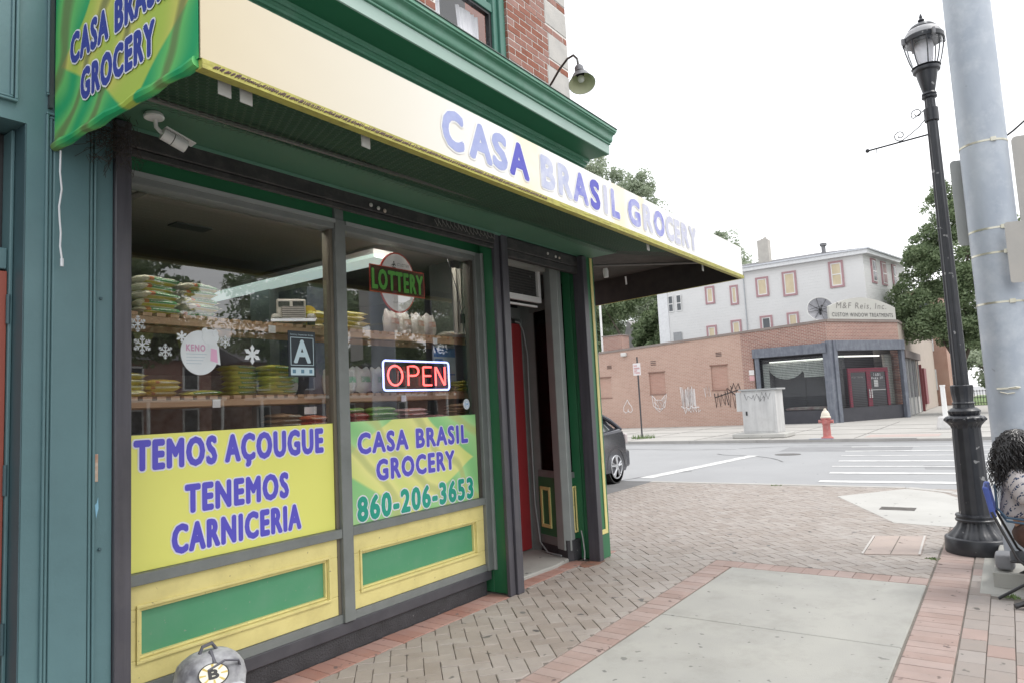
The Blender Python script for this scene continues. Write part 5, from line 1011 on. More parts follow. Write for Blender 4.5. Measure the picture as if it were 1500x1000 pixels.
# --- street lamp
LX, LY = 7.80, .36
la = thing('street_lamp', 'black fluted ornamental street lamp with glass lantern by the kerb', 'street lamp', (LX, LY, 0))
def lp(nm, prof, n=32, flute=0, fl=0., par=la, m=LAMPB): q = MB(); q.lathe(prof, (LX, LY, 0), n, flute, fl); return q.build(nm, m, par, smooth=True)
lp('base_ring', [(.268, 0), (.272, .02), (.268, .13), (.262, .14), (.25, .145), (.2, .146)], 48)
lp('base_skirt', [(.245, .14), (.235, .16), (.205, .19), (.172, .23), (.155, .27), (.15, .29)], 64, 12, .10)
lp('base_collar', [(.165, .285), (.168, .30), (.158, .31), (.158, .325), (.165, .33), (.16, .345), (.135, .35)], 40)
lp('pedestal', [(.133, .345), (.131, .37), (.118, 1.13), (.12, 1.15)], 48, 16, .05)
lp('capital', [(.12, 1.14), (.125, 1.16), (.15, 1.19), (.165, 1.205), (.168, 1.235), (.155, 1.25), (.12, 1.262), (.13, 1.275), (.135, 1.30), (.12, 1.315), (.10, 1.33)], 40, 20, .06)
lp('acanthus_sleeve', [(.092, 1.33), (.088, 1.36), (.094, 1.365), (.094, 1.375), (.088, 1.38), (.085, 1.39), (.093, 1.47), (.096, 1.535), (.09, 1.54), (.08, 1.545)], 48, 16, .07)
for k in range(12):
    a = 2*math.pi*k/12; q = MB(); q.sphere((LX+.163*math.cos(a), LY+.163*math.sin(a), 1.22), .013, 8, 5); q.build('boss', LAMPB, la, smooth=True)
lp('shaft', [(.068, 1.54), (.062, 2.4), (.055, 3.4), (.049, 4.35)], 48, 8, .13)
lp('shaft_ring', [(.049, 4.35), (.066, 4.36), (.068, 4.375), (.056, 4.385), (.066, 4.395), (.062, 4.41), (.05, 4.42)], 32)
lp('lantern_cup', [(.05, 4.41), (.056, 4.43), (.085, 4.56), (.095, 4.62), (.118, 4.63), (.122, 4.65), (.116, 4.665), (.1, 4.67), (.13, 4.675)], 40)
q = MB(); q.lathe([(.098, 4.672), (.13, 4.75), (.158, 4.86), (.168, 4.95)], (LX, LY, 0), 32); q.f = q.f[:-2]
q.build('glass_globe', glass('lantern_glass', tint=(.95, .95, .96), k=1.5, rough=.2), la, smooth=True)
frost = mat('frosted', (.88, .88, .9), (.75, .75, .77), rough=.5, scale=6, trans=.6)
lp('refractor', [(.06, 4.68), (.075, 4.76), (.09, 4.88), (.08, 4.93)], 24, 24, .06, m=frost)
lp('rim_band', [(.172, 4.93), (.182, 4.935), (.184, 4.975), (.176, 4.985), (.16, 4.99)], 40); 
q = MB(); q.lathe([(.165, 4.985), (.160, 5.02), (.135, 5.055), (.12, 5.06)], (LX, LY, 0), 32); q.build('lid_glass', mat('frosted', (0, 0, 0)), la, smooth=True)
lp('lid', [(.125, 5.055), (.128, 5.068), (.10, 5.10), (.05, 5.125), (.02, 5.13), (.018, 5.145), (.03, 5.155), (.03, 5.165), (.012, 5.18), (.016, 5.195), (.004, 5.23)], 32)
for k in range(8):
    a = 2*math.pi*(k+.3)/8; pr_ = [(.105, 4.655), (.137, 4.74), (.165, 4.86), (.176, 4.94)]
    q = MB(); q.tube([(LX+r_*math.cos(a), LY+r_*math.sin(a), z) for r_, z in pr_], .0055, 6); q.build('cage_rib', LAMPB, la, smooth=True)
for k in range(4):
    a = 2*math.pi*(k+.35)/4; q = MB(); q.box(-.02, .02, -.012, .012, -.035, .03); R_ = Matrix.Rotation(a, 3, 'Z')
    q.v = [tuple(R_ @ Vector((v[0]+.19, v[1], v[2]))+Vector((LX, LY, 4.955))) for v in q.v]; q.build('clip', mat('clip_grey', (.25, .25, .26), rough=.5), la, bevel=.004)
br = MB(); br.tube([(LX, LY+.04, 4.0), (LX, LY+.57, 3.975)], .009, 8); bo = br.build('banner_arm', LAMPB, la, smooth=True)
q = MB(); q.sphere((LX, LY+.585, 3.975), .021, 10, 8); q.box(LX-.003, LX+.003, LY+.50, LY+.506, 3.90, 3.975); q.build('arm_ball', LAMPB, bo, smooth=True)
def spiral(cy, cz, r0, turns, a0, sgn, n=26): return [(LX, cy+(r0*(1-.72*i/n))*math.cos(a0+sgn*turns*2*math.pi*i/n), cz+(r0*(1-.72*i/n))*math.sin(a0+sgn*turns*2*math.pi*i/n)) for i in range(n+1)]
mid = [(LX, LY+.055, 4.16), (LX, LY+.11, 4.10), (LX, LY+.19, 4.045), (LX, LY+.26, 4.005)]
q = MB(); q.tube(spiral(LY+.12, 4.235, .055, 1.2, -.9, 1)[::-1]+[(LX, LY+.06, 4.25)], .005, 6); q.tube([(LX, LY+.05, 4.24)]+mid+spiral(LY+.285, 4.055, .055, 1.25, -1.7, 1), .005, 6); q.build('scroll', LAMPB, bo, smooth=True)
q = MB(); q.lathe([(.058, 4.12), (.064, 4.125), (.064, 4.25), (.058, 4.255)], (LX, LY, 0), 16); q.build('arm_bracket', LAMPB, la, smooth=True)

# --- galvanised traffic pole with back-turned signs
PX_, PY_ = 7.2, -.02
sp_ = thing('steel_pole', 'thick galvanised steel pole with banded signs behind the seated woman', 'pole', (PX_, PY_, 0))
q = MB(); q.lathe([(.185, 0), (.18, .05), (.178, 3), (.172, 7.5)], (PX_, PY_, 0), 48); q.build('shaft', STEEL, sp_, smooth=True)
BAND = mat('steel_band', (.62, .6, .52), (.42, .4, .3), rough=.3, metal=.7, scale=9)
for z in (3.585, 2.83, 2.62, 2.20):
    q = MB(); q.lathe([(.1755, z), (.1805, z+.002), (.1805, z+.018), (.1755, z+.02)], (PX_, PY_, 0), 48); b_ = q.build('band', BAND, sp_, smooth=True)
    a = rad(205); q = MB(); q.box(PX_+.182*math.cos(a)-.012, PX_+.182*math.cos(a)+.012, PY_+.182*math.sin(a)-.02, PY_+.182*math.sin(a)+.02, z-.006, z+.028); q.build('buckle', BAND, b_)
q = MB(); q.tube([(PX_-.19, PY_+.02, 1.50), (PX_-.2, PY_-.03, 1.505), (PX_-.19, PY_-.06, 1.50)], .006, 5); q.tube([(PX_-.185, PY_+.08, 1.47), (PX_-.2, PY_+.03, 1.455), (PX_-.19, PY_-.02, 1.46)], .005, 5); q.box(PX_-.19, PX_-.176, PY_-.05, PY_+.1, 1.49, 1.505); q.build('broken_bracket', BAND, sp_)
SG = mat('sign_back', (.42, .43, .42), (.38, .39, .38), rough=.55, scale=6); SG2 = mat('sign_back_worn', (.42, .40, .37), (.36, .35, .33), rough=.7, scale=5, detail=9, bump=.1, dirt=(3, .5, (.5, .49, .46)))
def plate(c, w, h, yawd, nm, m_, lab, rr=.04, th=.004):
    pts = [(p[0], p[2]) for p in rrect(-w/2, w/2, -h/2, h/2, rr, 0)[:-1]]; R_ = Matrix.Rotation(rad(yawd), 3, 'Z'); n = len(pts)
    q = MB(); vs = [R_ @ Vector((x, -th/2, z))+Vector(c) for x, z in pts]+[R_ @ Vector((x, th/2, z))+Vector(c) for x, z in pts]
    q.add(vs, [tuple(range(n)), tuple(range(2*n-1, n-1, -1))]+[(i, n+i, n+(i+1) % n, (i+1) % n) for i in range(n)])
    o = q.build(nm, m_); o2_ = tag(o, lab, 'sign'); return o2_
plate((7.40, .02, 3.16), .50, .78, -62, 'sign_plate', SG, 'grey back of a tall rounded sign behind the steel pole')
plate((7.25, -.42, 3.25), .42, .75, -75, 'sign_plate', SG2, 'grey back of a sign at the upper right edge beyond the pole')
plate((6.93, -.29, 2.59), .40, .50, -74, 'sign_plate', SG2, 'worn tan grey back of a sign in front of the pole at the right edge', rr=.02)
q = MB(); q.tube([(7.2, -.15, 3.62), (7.22, -.24, 3.68), (7.25, -.36, 3.78), (7.3, -.6, 3.85)], .009, 6); tag(q.build('cable', PBLACK, smooth=True), 'black cable looping off the steel pole at the right edge', 'cable')
q = MB(); q.prism([(6.5, .232), (8.0, .19), (8.0, -.8), (6.45, -.8)], -.02, .115); tag(q.build('pole_footing', CONC, bevel=.008), 'raised concrete footing block under the steel pole', 'footing')
q = MB(); q.add(*superbox((6.62, .148, .185), (.10, .065, .062), 4)); tag(q.build('grey_case', mat('case_grey', (.22, .225, .24), rough=.6, scale=9, bump=.3, bscale=60), smooth=True), 'small rounded grey case on the footing behind the woman', 'case')

# --- seated woman and her chair
def skin(name, pts, edges, m_, parent, sub=2, root=0):
    off = parent_loc(parent); me = bpy.data.meshes.new(name); me.from_pydata([tuple(Vector(p[:3])-off) for p in pts], edges, []); o = bpy.data.objects.new(name, me); COL.objects.link(o); o.parent = parent
    me.materials.append(m_); md = o.modifiers.new('skin', 'SKIN'); md.use_smooth_shade = True
    lay = me.skin_vertices[0] if me.skin_vertices else None
    if lay is None:
        bm_ = __import__('bmesh').new(); bm_.from_mesh(me); bm_.verts.layers.skin.verify(); bm_.to_mesh(me); bm_.free(); lay = me.skin_vertices[0]
    for i, p in enumerate(pts): lay.data[i].radius = (p[3], p[4] if len(p) > 4 else p[3]); lay.data[i].use_root = (i == root)
    s_ = o.modifiers.new('sub', 'SUBSURF'); s_.levels = sub; s_.render_levels = sub
    dg = bpy.context.evaluated_depsgraph_get(); dg.update(); nm = bpy.data.meshes.new_from_object(o.evaluated_get(dg)); o.modifiers.clear(); o.data = nm; nm.name = name
    for p in nm.polygons: p.use_smooth = True
    return o
SKINM = mat('skin', (.42, .23, .15), (.38, .2, .13), rough=.5, scale=9)
pe = thing('person', 'seated woman with long curly black hair, patterned blouse and brown trousers', 'person', (6.33, 0, 0))
PX = 6.33
P = [(PX, 0, .44, .05), (PX, .02, .58, .06, .06), (PX, .035, .74, .10, .08), (PX, .02, .86, .11, .08), (PX, -.01, .92, .055), (PX, -.03, .97, .05), (PX, -.055, 1.03, .075), (PX-.0, -.065, 1.10, .085), (PX, -.06, 1.15, .07)]
Ed = [(i, i+1) for i in range(8)]
def limb(start, lst):
    i0 = len(P)
    for k, p in enumerate(lst): P.append(p); Ed.append((start if k == 0 else i0+k-1, i0+k))
limb(3, [(PX-.15, .01, .86, .055), (PX-.19, -.03, .72, .045), (PX-.18, -.08, .655, .038), (PX-.14, -.24, .63, .03), (PX-.08, -.34, .60, .024), (PX-.06, -.40, .595, .03, .018)])
limb(3, [(PX+.15, .01, .86, .055), (PX+.19, -.03, .72, .045), (PX+.19, -.10, .60, .038), (PX+.15, -.24, .60, .03), (PX+.10, -.34, .60, .024), (PX+.08, -.40, .595, .03, .018)])
limb(0, [(PX-.08, -.06, .39, .035), (PX-.11, -.25, .41, .04), (PX-.11, -.44, .43, .045), (PX-.11, -.46, .28, .042), (PX-.11, -.44, .1, .035), (PX-.11, -.46, .05, .035), (PX-.11, -.57, .03, .03)])
limb(0, [(PX+.08, -.06, .39, .035), (PX+.11, -.25, .41, .04), (PX+.11, -.44, .43, .045), (PX+.11, -.46, .28, .042), (PX+.11, -.44, .1, .035), (PX+.11, -.46, .05, .035), (PX+.11, -.57, .03, .03)])
skin('body', P, Ed, SKINM, pe)
q = MB(); q.sphere((PX, -.15, 1.075), .014, 8, 6, (.8, 1, 1.6)); q.sphere((PX, -.142, 1.045), .02, 10, 6, (1.2, .5, .35)); q.sphere((PX-.088, -.06, 1.085), .022, 8, 6, (.5, .8, 1.3)); q.sphere((PX+.088, -.06, 1.085), .022, 8, 6, (.5, .8, 1.3)); q.build('face_features', SKINM, pe, smooth=True)
q = MB(); [q.sphere((PX+s_*.032, -.138, 1.10), .011, 8, 6) for s_ in (-1, 1)]; q.build('eyes', mat('eye_dark', (.02, .015, .012), rough=.2), pe, smooth=True)
for s_ in (-1, 1):
    hx, hy, hz = PX+s_*.07, -.42, .60
    for k, (dx, ln) in enumerate(((-.022, .055), (-.008, .066), (.007, .062), (.02, .05))):
        skin('finger', [(hx+dx, hy+.03, hz, .009), (hx+dx, hy-ln*.5, hz+.002, .009), (hx+dx, hy-ln*.85, hz-.015, .008), (hx+dx, hy-ln, hz-.035, .007)], [(0, 1), (1, 2), (2, 3)], SKINM, pe, 1)
    skin('finger', [(hx-s_*.02, hy+.04, hz, .011), (hx-s_*.045, hy+.01, hz-.005, .010), (hx-s_*.05, hy-.02, hz-.01, .008)], [(0, 1), (1, 2)], SKINM, pe, 1)
def blousemat():
    m = bpy.data.materials.new('patterned_blouse'); m.use_nodes = True; n, l = nodes_of(m); b = n['Principled BSDF']; t = n.new('ShaderNodeTexCoord')
    w = n.new('ShaderNodeTexWave'); w.inputs['Scale'].default_value = 7; w.inputs['Distortion'].default_value = 2.5; w.bands_direction = 'DIAGONAL'; v = n.new('ShaderNodeTexVoronoi'); v.inputs['Scale'].default_value = 75
    l.new(t.outputs['Object'], w.inputs[0]); l.new(t.outputs['Object'], v.inputs[0]); a = n.new('ShaderNodeMath'); a.operation = 'GREATER_THAN'; a.inputs[1].default_value = .70; l.new(w.outputs['Fac'], a.inputs[0])
    c_ = n.new('ShaderNodeMath'); c_.operation = 'LESS_THAN'; c_.inputs[1].default_value = .5; l.new(v.outputs['Distance'], c_.inputs[0]); mu = n.new('ShaderNodeMath'); mu.operation = 'MULTIPLY'; l.new(a.outputs[0], mu.inputs[0]); l.new(c_.outputs[0], mu.inputs[1])
    mi = n.new('ShaderNodeMix'); mi.data_type = 'RGBA'; l.new(mu.outputs[0], mi.inputs[0]); mi.inputs[6].default_value = (.42, .385, .38, 1); mi.inputs[7].default_value = (.025, .04, .085, 1); l.new(mi.outputs[2], b.inputs['Base Color']); b.inputs['Roughness'].default_value = .8; return m
BL = blousemat()
T_ = [(PX, .02, .555, .165, .145), (PX, .03, .62, .135, .12), (PX, .04, .76, .14, .11), (PX, .025, .865, .12, .09), (PX, .0, .905, .075)]
E_ = [(0, 1), (1, 2), (2, 3), (3, 4)]
for s_ in (-1, 1):
    i0 = len(T_); T_ += [(PX+s_*.155, .01, .865, .075), (PX+s_*.195, -.02, .76, .078), (PX+s_*.20, -.05, .68, .08)]; E_ += [(3, i0), (i0, i0+1), (i0+1, i0+2)]
skin('blouse', T_, E_, BL, pe)
TR = [(PX, -.005, .42, .175, .165), (PX-.10, -.06, .40, .12), (PX-.11, -.25, .42, .10), (PX-.11, -.44, .44, .076), (PX-.11, -.465, .28, .07), (PX-.11, -.45, .13, .06),
      (PX+.10, -.06, .40, .12), (PX+.11, -.25, .42, .10), (PX+.11, -.44, .44, .076), (PX+.11, -.465, .28, .07), (PX+.11, -.45, .13, .06), (PX, .03, .56, .155, .135), (PX, .03, .33, .165, .15)]
skin('trousers', TR, [(0, 1), (1, 2), (2, 3), (3, 4), (4, 5), (0, 6), (6, 7), (7, 8), (8, 9), (9, 10), (0, 11), (0, 12)], mat('brown_cloth', (.085, .042, .03), (.065, .033, .025), rough=.9, scale=14, bump=.4), pe)
q = MB(); [q.add(*superbox((PX+s_*.11, -.50, .035), (.045, .12, .035), 3)) for s_ in (-1, 1)]; q.build('shoes', PBLACK, pe, smooth=True)
HAIR = mat('curly_black_hair', (.010, .009, .010), (.022, .020, .020), rough=.32, scale=40)
q = MB(); q.sphere((PX, -.025, 1.095), .108, 18, 12, (1, 1.0, 1.0)); q.sphere((PX-.01, .055, .97), .095, 16, 10, (1.3, .7, 1.5)); q.build('hair_mass', HAIR, pe, smooth=True)
q = MB()
for k in range(760):
    th = rnd.uniform(-.30*math.pi, 1.30*math.pi); ph = rnd.uniform(.05, 1.5)
    st = Vector((PX+.106*math.cos(th)*math.sin(ph), -.025+.106*math.sin(th)*math.sin(ph), 1.095+.106*math.cos(ph)))
    out = Vector((math.cos(th)*.75, math.sin(th)*.55+.40, 0)); ln = rnd.uniform(.22, .42); cr0 = rnd.uniform(.006, .013); wz = rnd.uniform(26, 44); a0 = rnd.uniform(0, 6); sp__ = rnd.uniform(.5, 1.25); pts = []
    for j in range(20):
        t = j/19; b_ = st+out*(.10*sp__*(1-(1-t)**2))+Vector((0, 0, .018*math.sin(min(1, t*2)*math.pi)-ln*t**1.25))
        pts.append(b_+Vector((math.cos(a0+wz*t), math.sin(a0+wz*t), .5*math.cos(a0+wz*t*.9)))*cr0*min(1, t*4))
    q.tube(pts, [.0030]*15+[.0026, .0022, .0018, .0014, .0008], 4, cap=False)
o = q.build('curls', HAIR, pe, smooth=True); o['kind'] = 'stuff'
q = MB(); q.tube([(PX-.14, .13, .60), (PX-.2, .10, .56), (PX-.22, -.02, .55), (PX-.15, -.12, .57)], .008, 6); q.tube([(PX-.06, .15, .80), (PX-.13, .15, .64), (PX-.2, .1, .585), (PX-.21, -.02, .575), (PX-.15, -.12, .59)], .009, 6); q.build('bag_strap', mat('denim_strap', (.05, .09, .14), rough=.7), pe, smooth=True)
chr_ = thing('folding_chair', 'blue backed folding chair with black tube legs under the woman', 'chair', (6.33, .05, 0))
BLU = mat('chair_blue', (.07, .11, .38), rough=.5); TUB = mat('chair_tube', (.02, .02, .022), rough=.35)
q = MB(); q.prism([(PX-.195, .155), (PX-.16, .175), (PX+.16, .175), (PX+.19, .155), (PX+.18, .197), (PX-.185, .197)], .575, .80); R_ = Matrix.Rotation(rad(-9), 3, 'X'); q.v = [tuple(R_ @ (Vector(v)-Vector((0, .18, .6)))+Vector((0, .18, .6))) for v in q.v]; q.build('backrest', BLU, chr_, bevel=.012, seg=3)
q = MB(); q.box(PX-.17, PX+.2, -.22, .11, .262, .28); q.build('seat', PBLACK, chr_, bevel=.008, seg=2)
for s_ in (-1, 1):
    x = PX+s_*.21; q = MB(); q.tube([(x*1.0-s_*.02, .185, .62), (x, .06, .30), (x, -.22, .012)], .010, 8); q.build('leg', TUB, chr_, smooth=True)
    q = MB(); q.tube([(x-.014*s_, -.2, .29), (x-.014*s_, .20, .012)], .011, 8); q.build('leg', TUB, chr_, smooth=True)
fo = thing('folded_cart', 'black rubber feet of a small folded cart at the right edge', 'cart', (5.95, .03, 0))
for y in (.075, .02):
    q = MB(); q.tube([(5.93, y+.03, .02), (5.98, y-.06, .05)], .017, 10); q.build('rubber_foot', TUB, fo, smooth=True)
q = MB(); q.tube([(5.965, -.0, .05), (6.0, -.1, .35), (6.0, -.12, .8)], .011, 8); q.build('tube_frame', mat('cart_grey', (.25, .28, .34), rough=.4), fo, smooth=True)

# --- parked car
ca = thing('parked_car', 'dark grey hatchback on the driveway behind the shop, only its rear corner showing', 'car', (0, 0, 0))
CARP = mat('car_paint', (.04, .041, .052), (.046, .047, .06), rough=.22, metal=.5, scale=2, spec=.7)
y0, z0c = 5.86, -.1
side = [(0, .32), (.03, .20), (.10, .17), (4.25, .17), (4.42, .22), (4.46, .45), (4.40, .62), (4.1, .74), (3.35, .90), (3.05, .96)]
rear = [(0.0, .45), (.02, .62), (.05, .80), (.12, .96)]
bodyp = [(0.0, .45), (.02, .28), (.10, .2), (4.25, .19), (4.42, .24), (4.46, .48), (4.38, .66), (4.0, .77), (3.3, .92), (2.2, .96), (.9, 1.0), (.28, 1.04), (.13, .98), (.05, .80), (.03, .62)]
roofp = [(.13, .98), (.28, 1.10), (.55, 1.27), (1.0, 1.40), (1.6, 1.47), (2.1, 1.46), (2.6, 1.34), (3.3, .92)]
xa, xb = 11.98, 13.73
def loft_body(prof, xs, scale_in, nm, m_, par):
    q = MB(); n = len(prof); o_ = 0; vs = []
    for x, k in zip(xs, scale_in):
        cy = 2.2; 
        for (l_, h) in prof: vs.append((x, y0+cy+(l_-cy)*k[0], z0c+.1*0+h*k[1]+(1-k[1])*.55))
    fs_ = []
    for i in range(len(xs)-1):
        for j in range(n): a = i*n+j; b = i*n+(j+1) % n; fs_.append((a, b, b+n, a+n))
    fs_.append(tuple(range(n-1, -1, -1))); fs_.append(tuple((len(xs)-1)*n+j for j in range(n))); q.add(vs, fs_)
    o = q.build(nm, m_, par, smooth=True); return o
loft_body(bodyp, [xa, xa+.03, xa+.12, xa+.35, xb-.35, xb-.12, xb-.03, xb], [(.93, .93), (.955, .97), (.985, .99), (1, 1), (1, 1), (.985, .99), (.955, .97), (.93, .93)], 'body', CARP, ca)
gp_ = [(.2, 1.0)]+[(a, b) for a, b in roofp[1:]]+[(3.25, .93)]
q = MB(); n = len(gp_); vs = []
for x, ins in ((xa+.08, 0), (xa+.20, .6), (xa+.28, 1), (xb-.28, 1), (xb-.20, .6), (xb-.08, 0)):
    for l_, h in gp_: vs.append((x, y0+l_+(0 if ins == 1 else .06*(1-ins)), z0c+(.96+(h-.96)*(.0+ins*1.0) if ins < 1 and h > 1 else h)-0))
fs_ = []
for i in range(5):
    for j in range(n): a = i*n+j; b = i*n+(j+1) % n; fs_.append((a, b, b+n, a+n))
q.add(vs, fs_); q.build('glasshouse', mat('car_glass', (.03, .035, .04), rough=.06, spec=1.0), ca, smooth=True)
q = MB(); pts_ = [(.28, 1.12), (.55, 1.285), (1.0, 1.415), (1.6, 1.485), (2.1, 1.475), (2.6, 1.355)]
vs = [(x, y0+l_, z0c+h) for x in (xa+.26, xb-.26) for l_, h in pts_]; q.add(vs, [(i, i+1, 7+i, 6+i) for i in range(5)]); q.build('roof', CARP, ca, smooth=True)
for xx, dx in ((xa+.09, .1), (xb-.09, -.1)):
    q = MB(); q.tube([(xx, y0+.20, z0c+1.0), (xx+dx, y0+.45, z0c+1.19), (xx+dx*1.5, y0+.8, z0c+1.33), (xx+dx*1.7, y0+1.6, z0c+1.45), (xx+dx*1.5, y0+2.4, z0c+1.38), (xx, y0+3.2, z0c+.96)], .045, 8); q.build('pillar', CARP, ca, smooth=True)
q = MB(); q.prism([(xa+.02, y0-.02), (xb-.02, y0-.02), (xb+.0, y0+.3), (xa, y0+.3)], z0c+.27, z0c+.60); q.build('bumper', CARP, ca, smooth=True, bevel=.05, seg=3)
for xx in (xa+.03, xb-.23):
    q = MB(); q.box(xx, xx+.2, y0+.0, y0+.12, z0c+.72, z0c+.92); q.build('tail_light', mat('tail_light', (.45, .4, .4), rough=.15), ca, bevel=.03, seg=2)
TYRE = mat('tyre', (.02, .02, .02), rough=.8); ALLOY = mat('alloy', (.55, .56, .58), rough=.3, metal=.6)
for sx, xx in ((-1, xa+.02), (1, xb-.02)):
    for l_ in (.62, 3.55):
        c = (xx, y0+l_, z0c+.315); q = MB(); q.tube([(xx-.012*-sx, c[1], c[2]), (xx-sx*.20, c[1], c[2])], [.315, .315], 32); q.tube([(xx+sx*.012, c[1], c[2]), (xx-sx*.1, c[1], c[2])], .29, 32); w_ = q.build('wheel', TYRE, ca, smooth=True)
        q = MB(); 
        n_ = 28; q.tube([(xx+sx*.016, c[1]+.215*math.cos(2*math.pi*i/n_), c[2]+.215*math.sin(2*math.pi*i/n_)) for i in range(n_+1)], .014, 6, cap=False)
        q.tube([(xx+sx*.013, c[1], c[2]), (xx+sx*.03, c[1], c[2])], .06, 14)
        for k in range(5):
            for dk in (-.16, .16):
                a = 2*math.pi*k/5+.3; q.tube([(xx+sx*.024, c[1]+.05*math.cos(a), c[2]+.05*math.sin(a)), (xx+sx*.016, c[1]+.21*math.cos(a+dk), c[2]+.21*math.sin(a+dk))], [.02, .018], 6)
        q.build('rim', ALLOY, w_, smooth=True)
        q = MB(); q.tube([(xx+sx*.002, c[1]+.36*math.cos(rad(t)), c[2]+.36*math.sin(rad(t))) for t in range(-5, 186, 10)], .022, 6); q.build('wheel_arch', PBLACK, ca, smooth=True)

# the car was laid out with its tail towards -Y; turn it to point its tail to +X and stand it on the driveway
ca.rotation_euler = (0, 0, rad(90)); ca.location = (12.62+5.86, 6.22-11.98, -.004+.1)
# =================================================================== ACROSS THE SIDE STREET
# sign post
so = thing('parking_sign', 'small white and red parking sign on a thin dark post by the graffiti wall', 'street sign', (26.6, 12.55, 0))
q = MB(); q.box(26.57, 26.62, 12.50, 12.55, 0, 3.36); q.build('post', mat('post_dark', (.05, .05, .055), rough=.6), so)
q = MB(); q.box(26.53, 26.545, 12.37, 12.70, 2.60, 3.10); pl = q.build('plate', mat('plate_white', (.72, .68, .68), rough=.5), so)
for t_, z in (('NO', 2.96), ('PARKING', 2.85), ('ANY', 2.75), ('TIME', 2.66)): lettering('lettering', t_, (26.528, 12.37+.29, z), (0, -1, 0), (0, 0, 1), .25 if len(t_) > 3 else .14, .07, mat('sign_red2', (.5, .08, .08), rough=.5), pl, bold=.02)
def tuft(c, r_, n, h, lab, seedm=GRASS):
    q = MB()
    for k in range(n):
        a = rnd.uniform(0, 6.28); d = r_*rnd.random()**.6; x, y = c[0]+d*math.cos(a), c[1]+d*math.sin(a); w = rnd.uniform(.004, .012)*(1+h*2); hh = h*rnd.uniform(.4, 1); b_ = rnd.uniform(0, 6.28); lx, ly = rnd.gauss(0, hh*.4), rnd.gauss(0, hh*.4)
        q.add([(x-w*math.cos(b_), y-w*math.sin(b_), c[2]), (x+w*math.cos(b_), y+w*math.sin(b_), c[2]), (x+lx, y+ly, c[2]+hh)], [(0, 1, 2)])
    tag(q.build('grass_tuft', seedm), lab, 'grass', kind='stuff')
tuft((26.6, 12.5, -.02), .5, 160, .22, 'grass tuft round the foot of the parking sign'); tuft((6.23, .12, 0), .05, 40, .03, 'grass sprouting at the pad edge near the woman'); tuft((7.35, .70, 0), .06, 50, .012, 'thin weeds in the joints near the lamp base')
tuft((12.6, 3.1, -.09), .06, 40, .06, 'small weeds at the near kerb left of the crosswalk'); tuft((12.25, 3.35, 0), .1, 50, .02, 'weeds in the kerb joint near the crosswalk')
# cabinet
cb = thing('utility_cabinet', 'weathered pale grey utility cabinet with graffiti on a concrete plinth', 'utility cabinet', (26.0, 7.45, 0))
CABM = mat('cabinet_grey', (.55, .55, .54), (.42, .42, .42), rough=.5, scale=2, stretch=(3, 3, .3), detail=9, dirt=(3, .5, (.35, .34, .33)))
q = MB(); q.box(25.5, 27.0, 6.55, 8.42, -.02, .15); q.build('plinth', CONCP, cb, bevel=.03)
q = MB(); q.box(25.75, 26.75, 6.83, 8.05, .15, 1.70); q.build('body', CABM, cb, bevel=.01)
q = MB(); q.box(25.68, 26.85, 6.74, 8.12, 1.70, 1.76); q.build('lid', mat('cabinet_lid', (.36, .37, .37), rough=.5), cb)
q = MB(); q.box(25.85, 26.5, 8.05, 8.28, .95, 1.66); q.build('side_box', CABM, cb, bevel=.01)
q = MB(); q.box(25.738, 25.75, 6.93, 7.97, .22, 1.62); d = q.build('door', CABM, cb); q = MB(); q.box(25.72, 25.738, 7.86, 7.92, .8, .95); q.build('handle', PBLACK, d)
def scrawl(pts, w, m_, nm, par=None):
    q = MB()
    for p in pts: q.tube(p, w, 4)
    return q.build(nm, m_, par)
r2_ = random.Random(3)
def zig(x, y0, y1, z0, z1, n): return [(x, y0+(y1-y0)*i/n+r2_.uniform(-.04, .04), (z0 if i % 2 else z1)+r2_.uniform(-.08, .08)) for i in range(n+1)]
scrawl([zig(25.732, 7.95, 7.2, 1.35, 1.58, 9), zig(25.732, 7.4, 7.0, 1.3, 1.55, 6)], .008, mat('spray_grey', (.2, .2, .2), rough=.8), 'graffiti', cb)
# hydrant
hy = thing('fire_hydrant', 'red fire hydrant with a cream bonnet at the far kerb', 'fire hydrant', (24.95, 5.05, -.02))
HC = (24.95, 5.05, -.02); HR = mat('hydrant_red', (.45, .13, .12), (.40, .15, .14), rough=.6, scale=9, bump=.3, dirt=(8, .4, (.5, .35, .32))); HW = mat('hydrant_cream', (.68, .62, .52), rough=.6)
q = MB(); q.lathe([(.19, 0), (.19, .04), (.14, .06), (.125, .10), (.12, .45), (.135, .48), (.135, .62), (.16, .64), (.16, .68), (.12, .69)], HC, 20); q.build('barrel', HR, hy, smooth=True)
q = MB(); q.lathe([(.165, .685), (.165, .72), (.14, .74), (.13, .82), (.09, .90), (.05, .93), (.045, .97), (.03, 1.0)], HC, 20); q.build('bonnet', HW, hy, smooth=True)
for d_, r_ in (((0, 1, 0), .06), ((0, -1, 0), .06), ((-1, 0, 0), .08)):
    q = MB(); d_ = Vector(d_); c = Vector(HC)+Vector((0, 0, .56)); q.tube([c+d_*.1, c+d_*.19], r_*.85, 12); q.tube([c+d_*.19, c+d_*.23], r_, 8); q.build('nozzle', HR, hy, smooth=True)
q = MB(); q.box(24.36, 24.42, 4.75, 5.5, -.1, .012); tag(q.build('blue_kerb_mark', mat('blue_faded', (.12, .22, .4), (.3, .33, .36), rough=.8, scale=9)), 'faded blue paint on the kerb in front of the hydrant', 'paint mark', kind='structure')
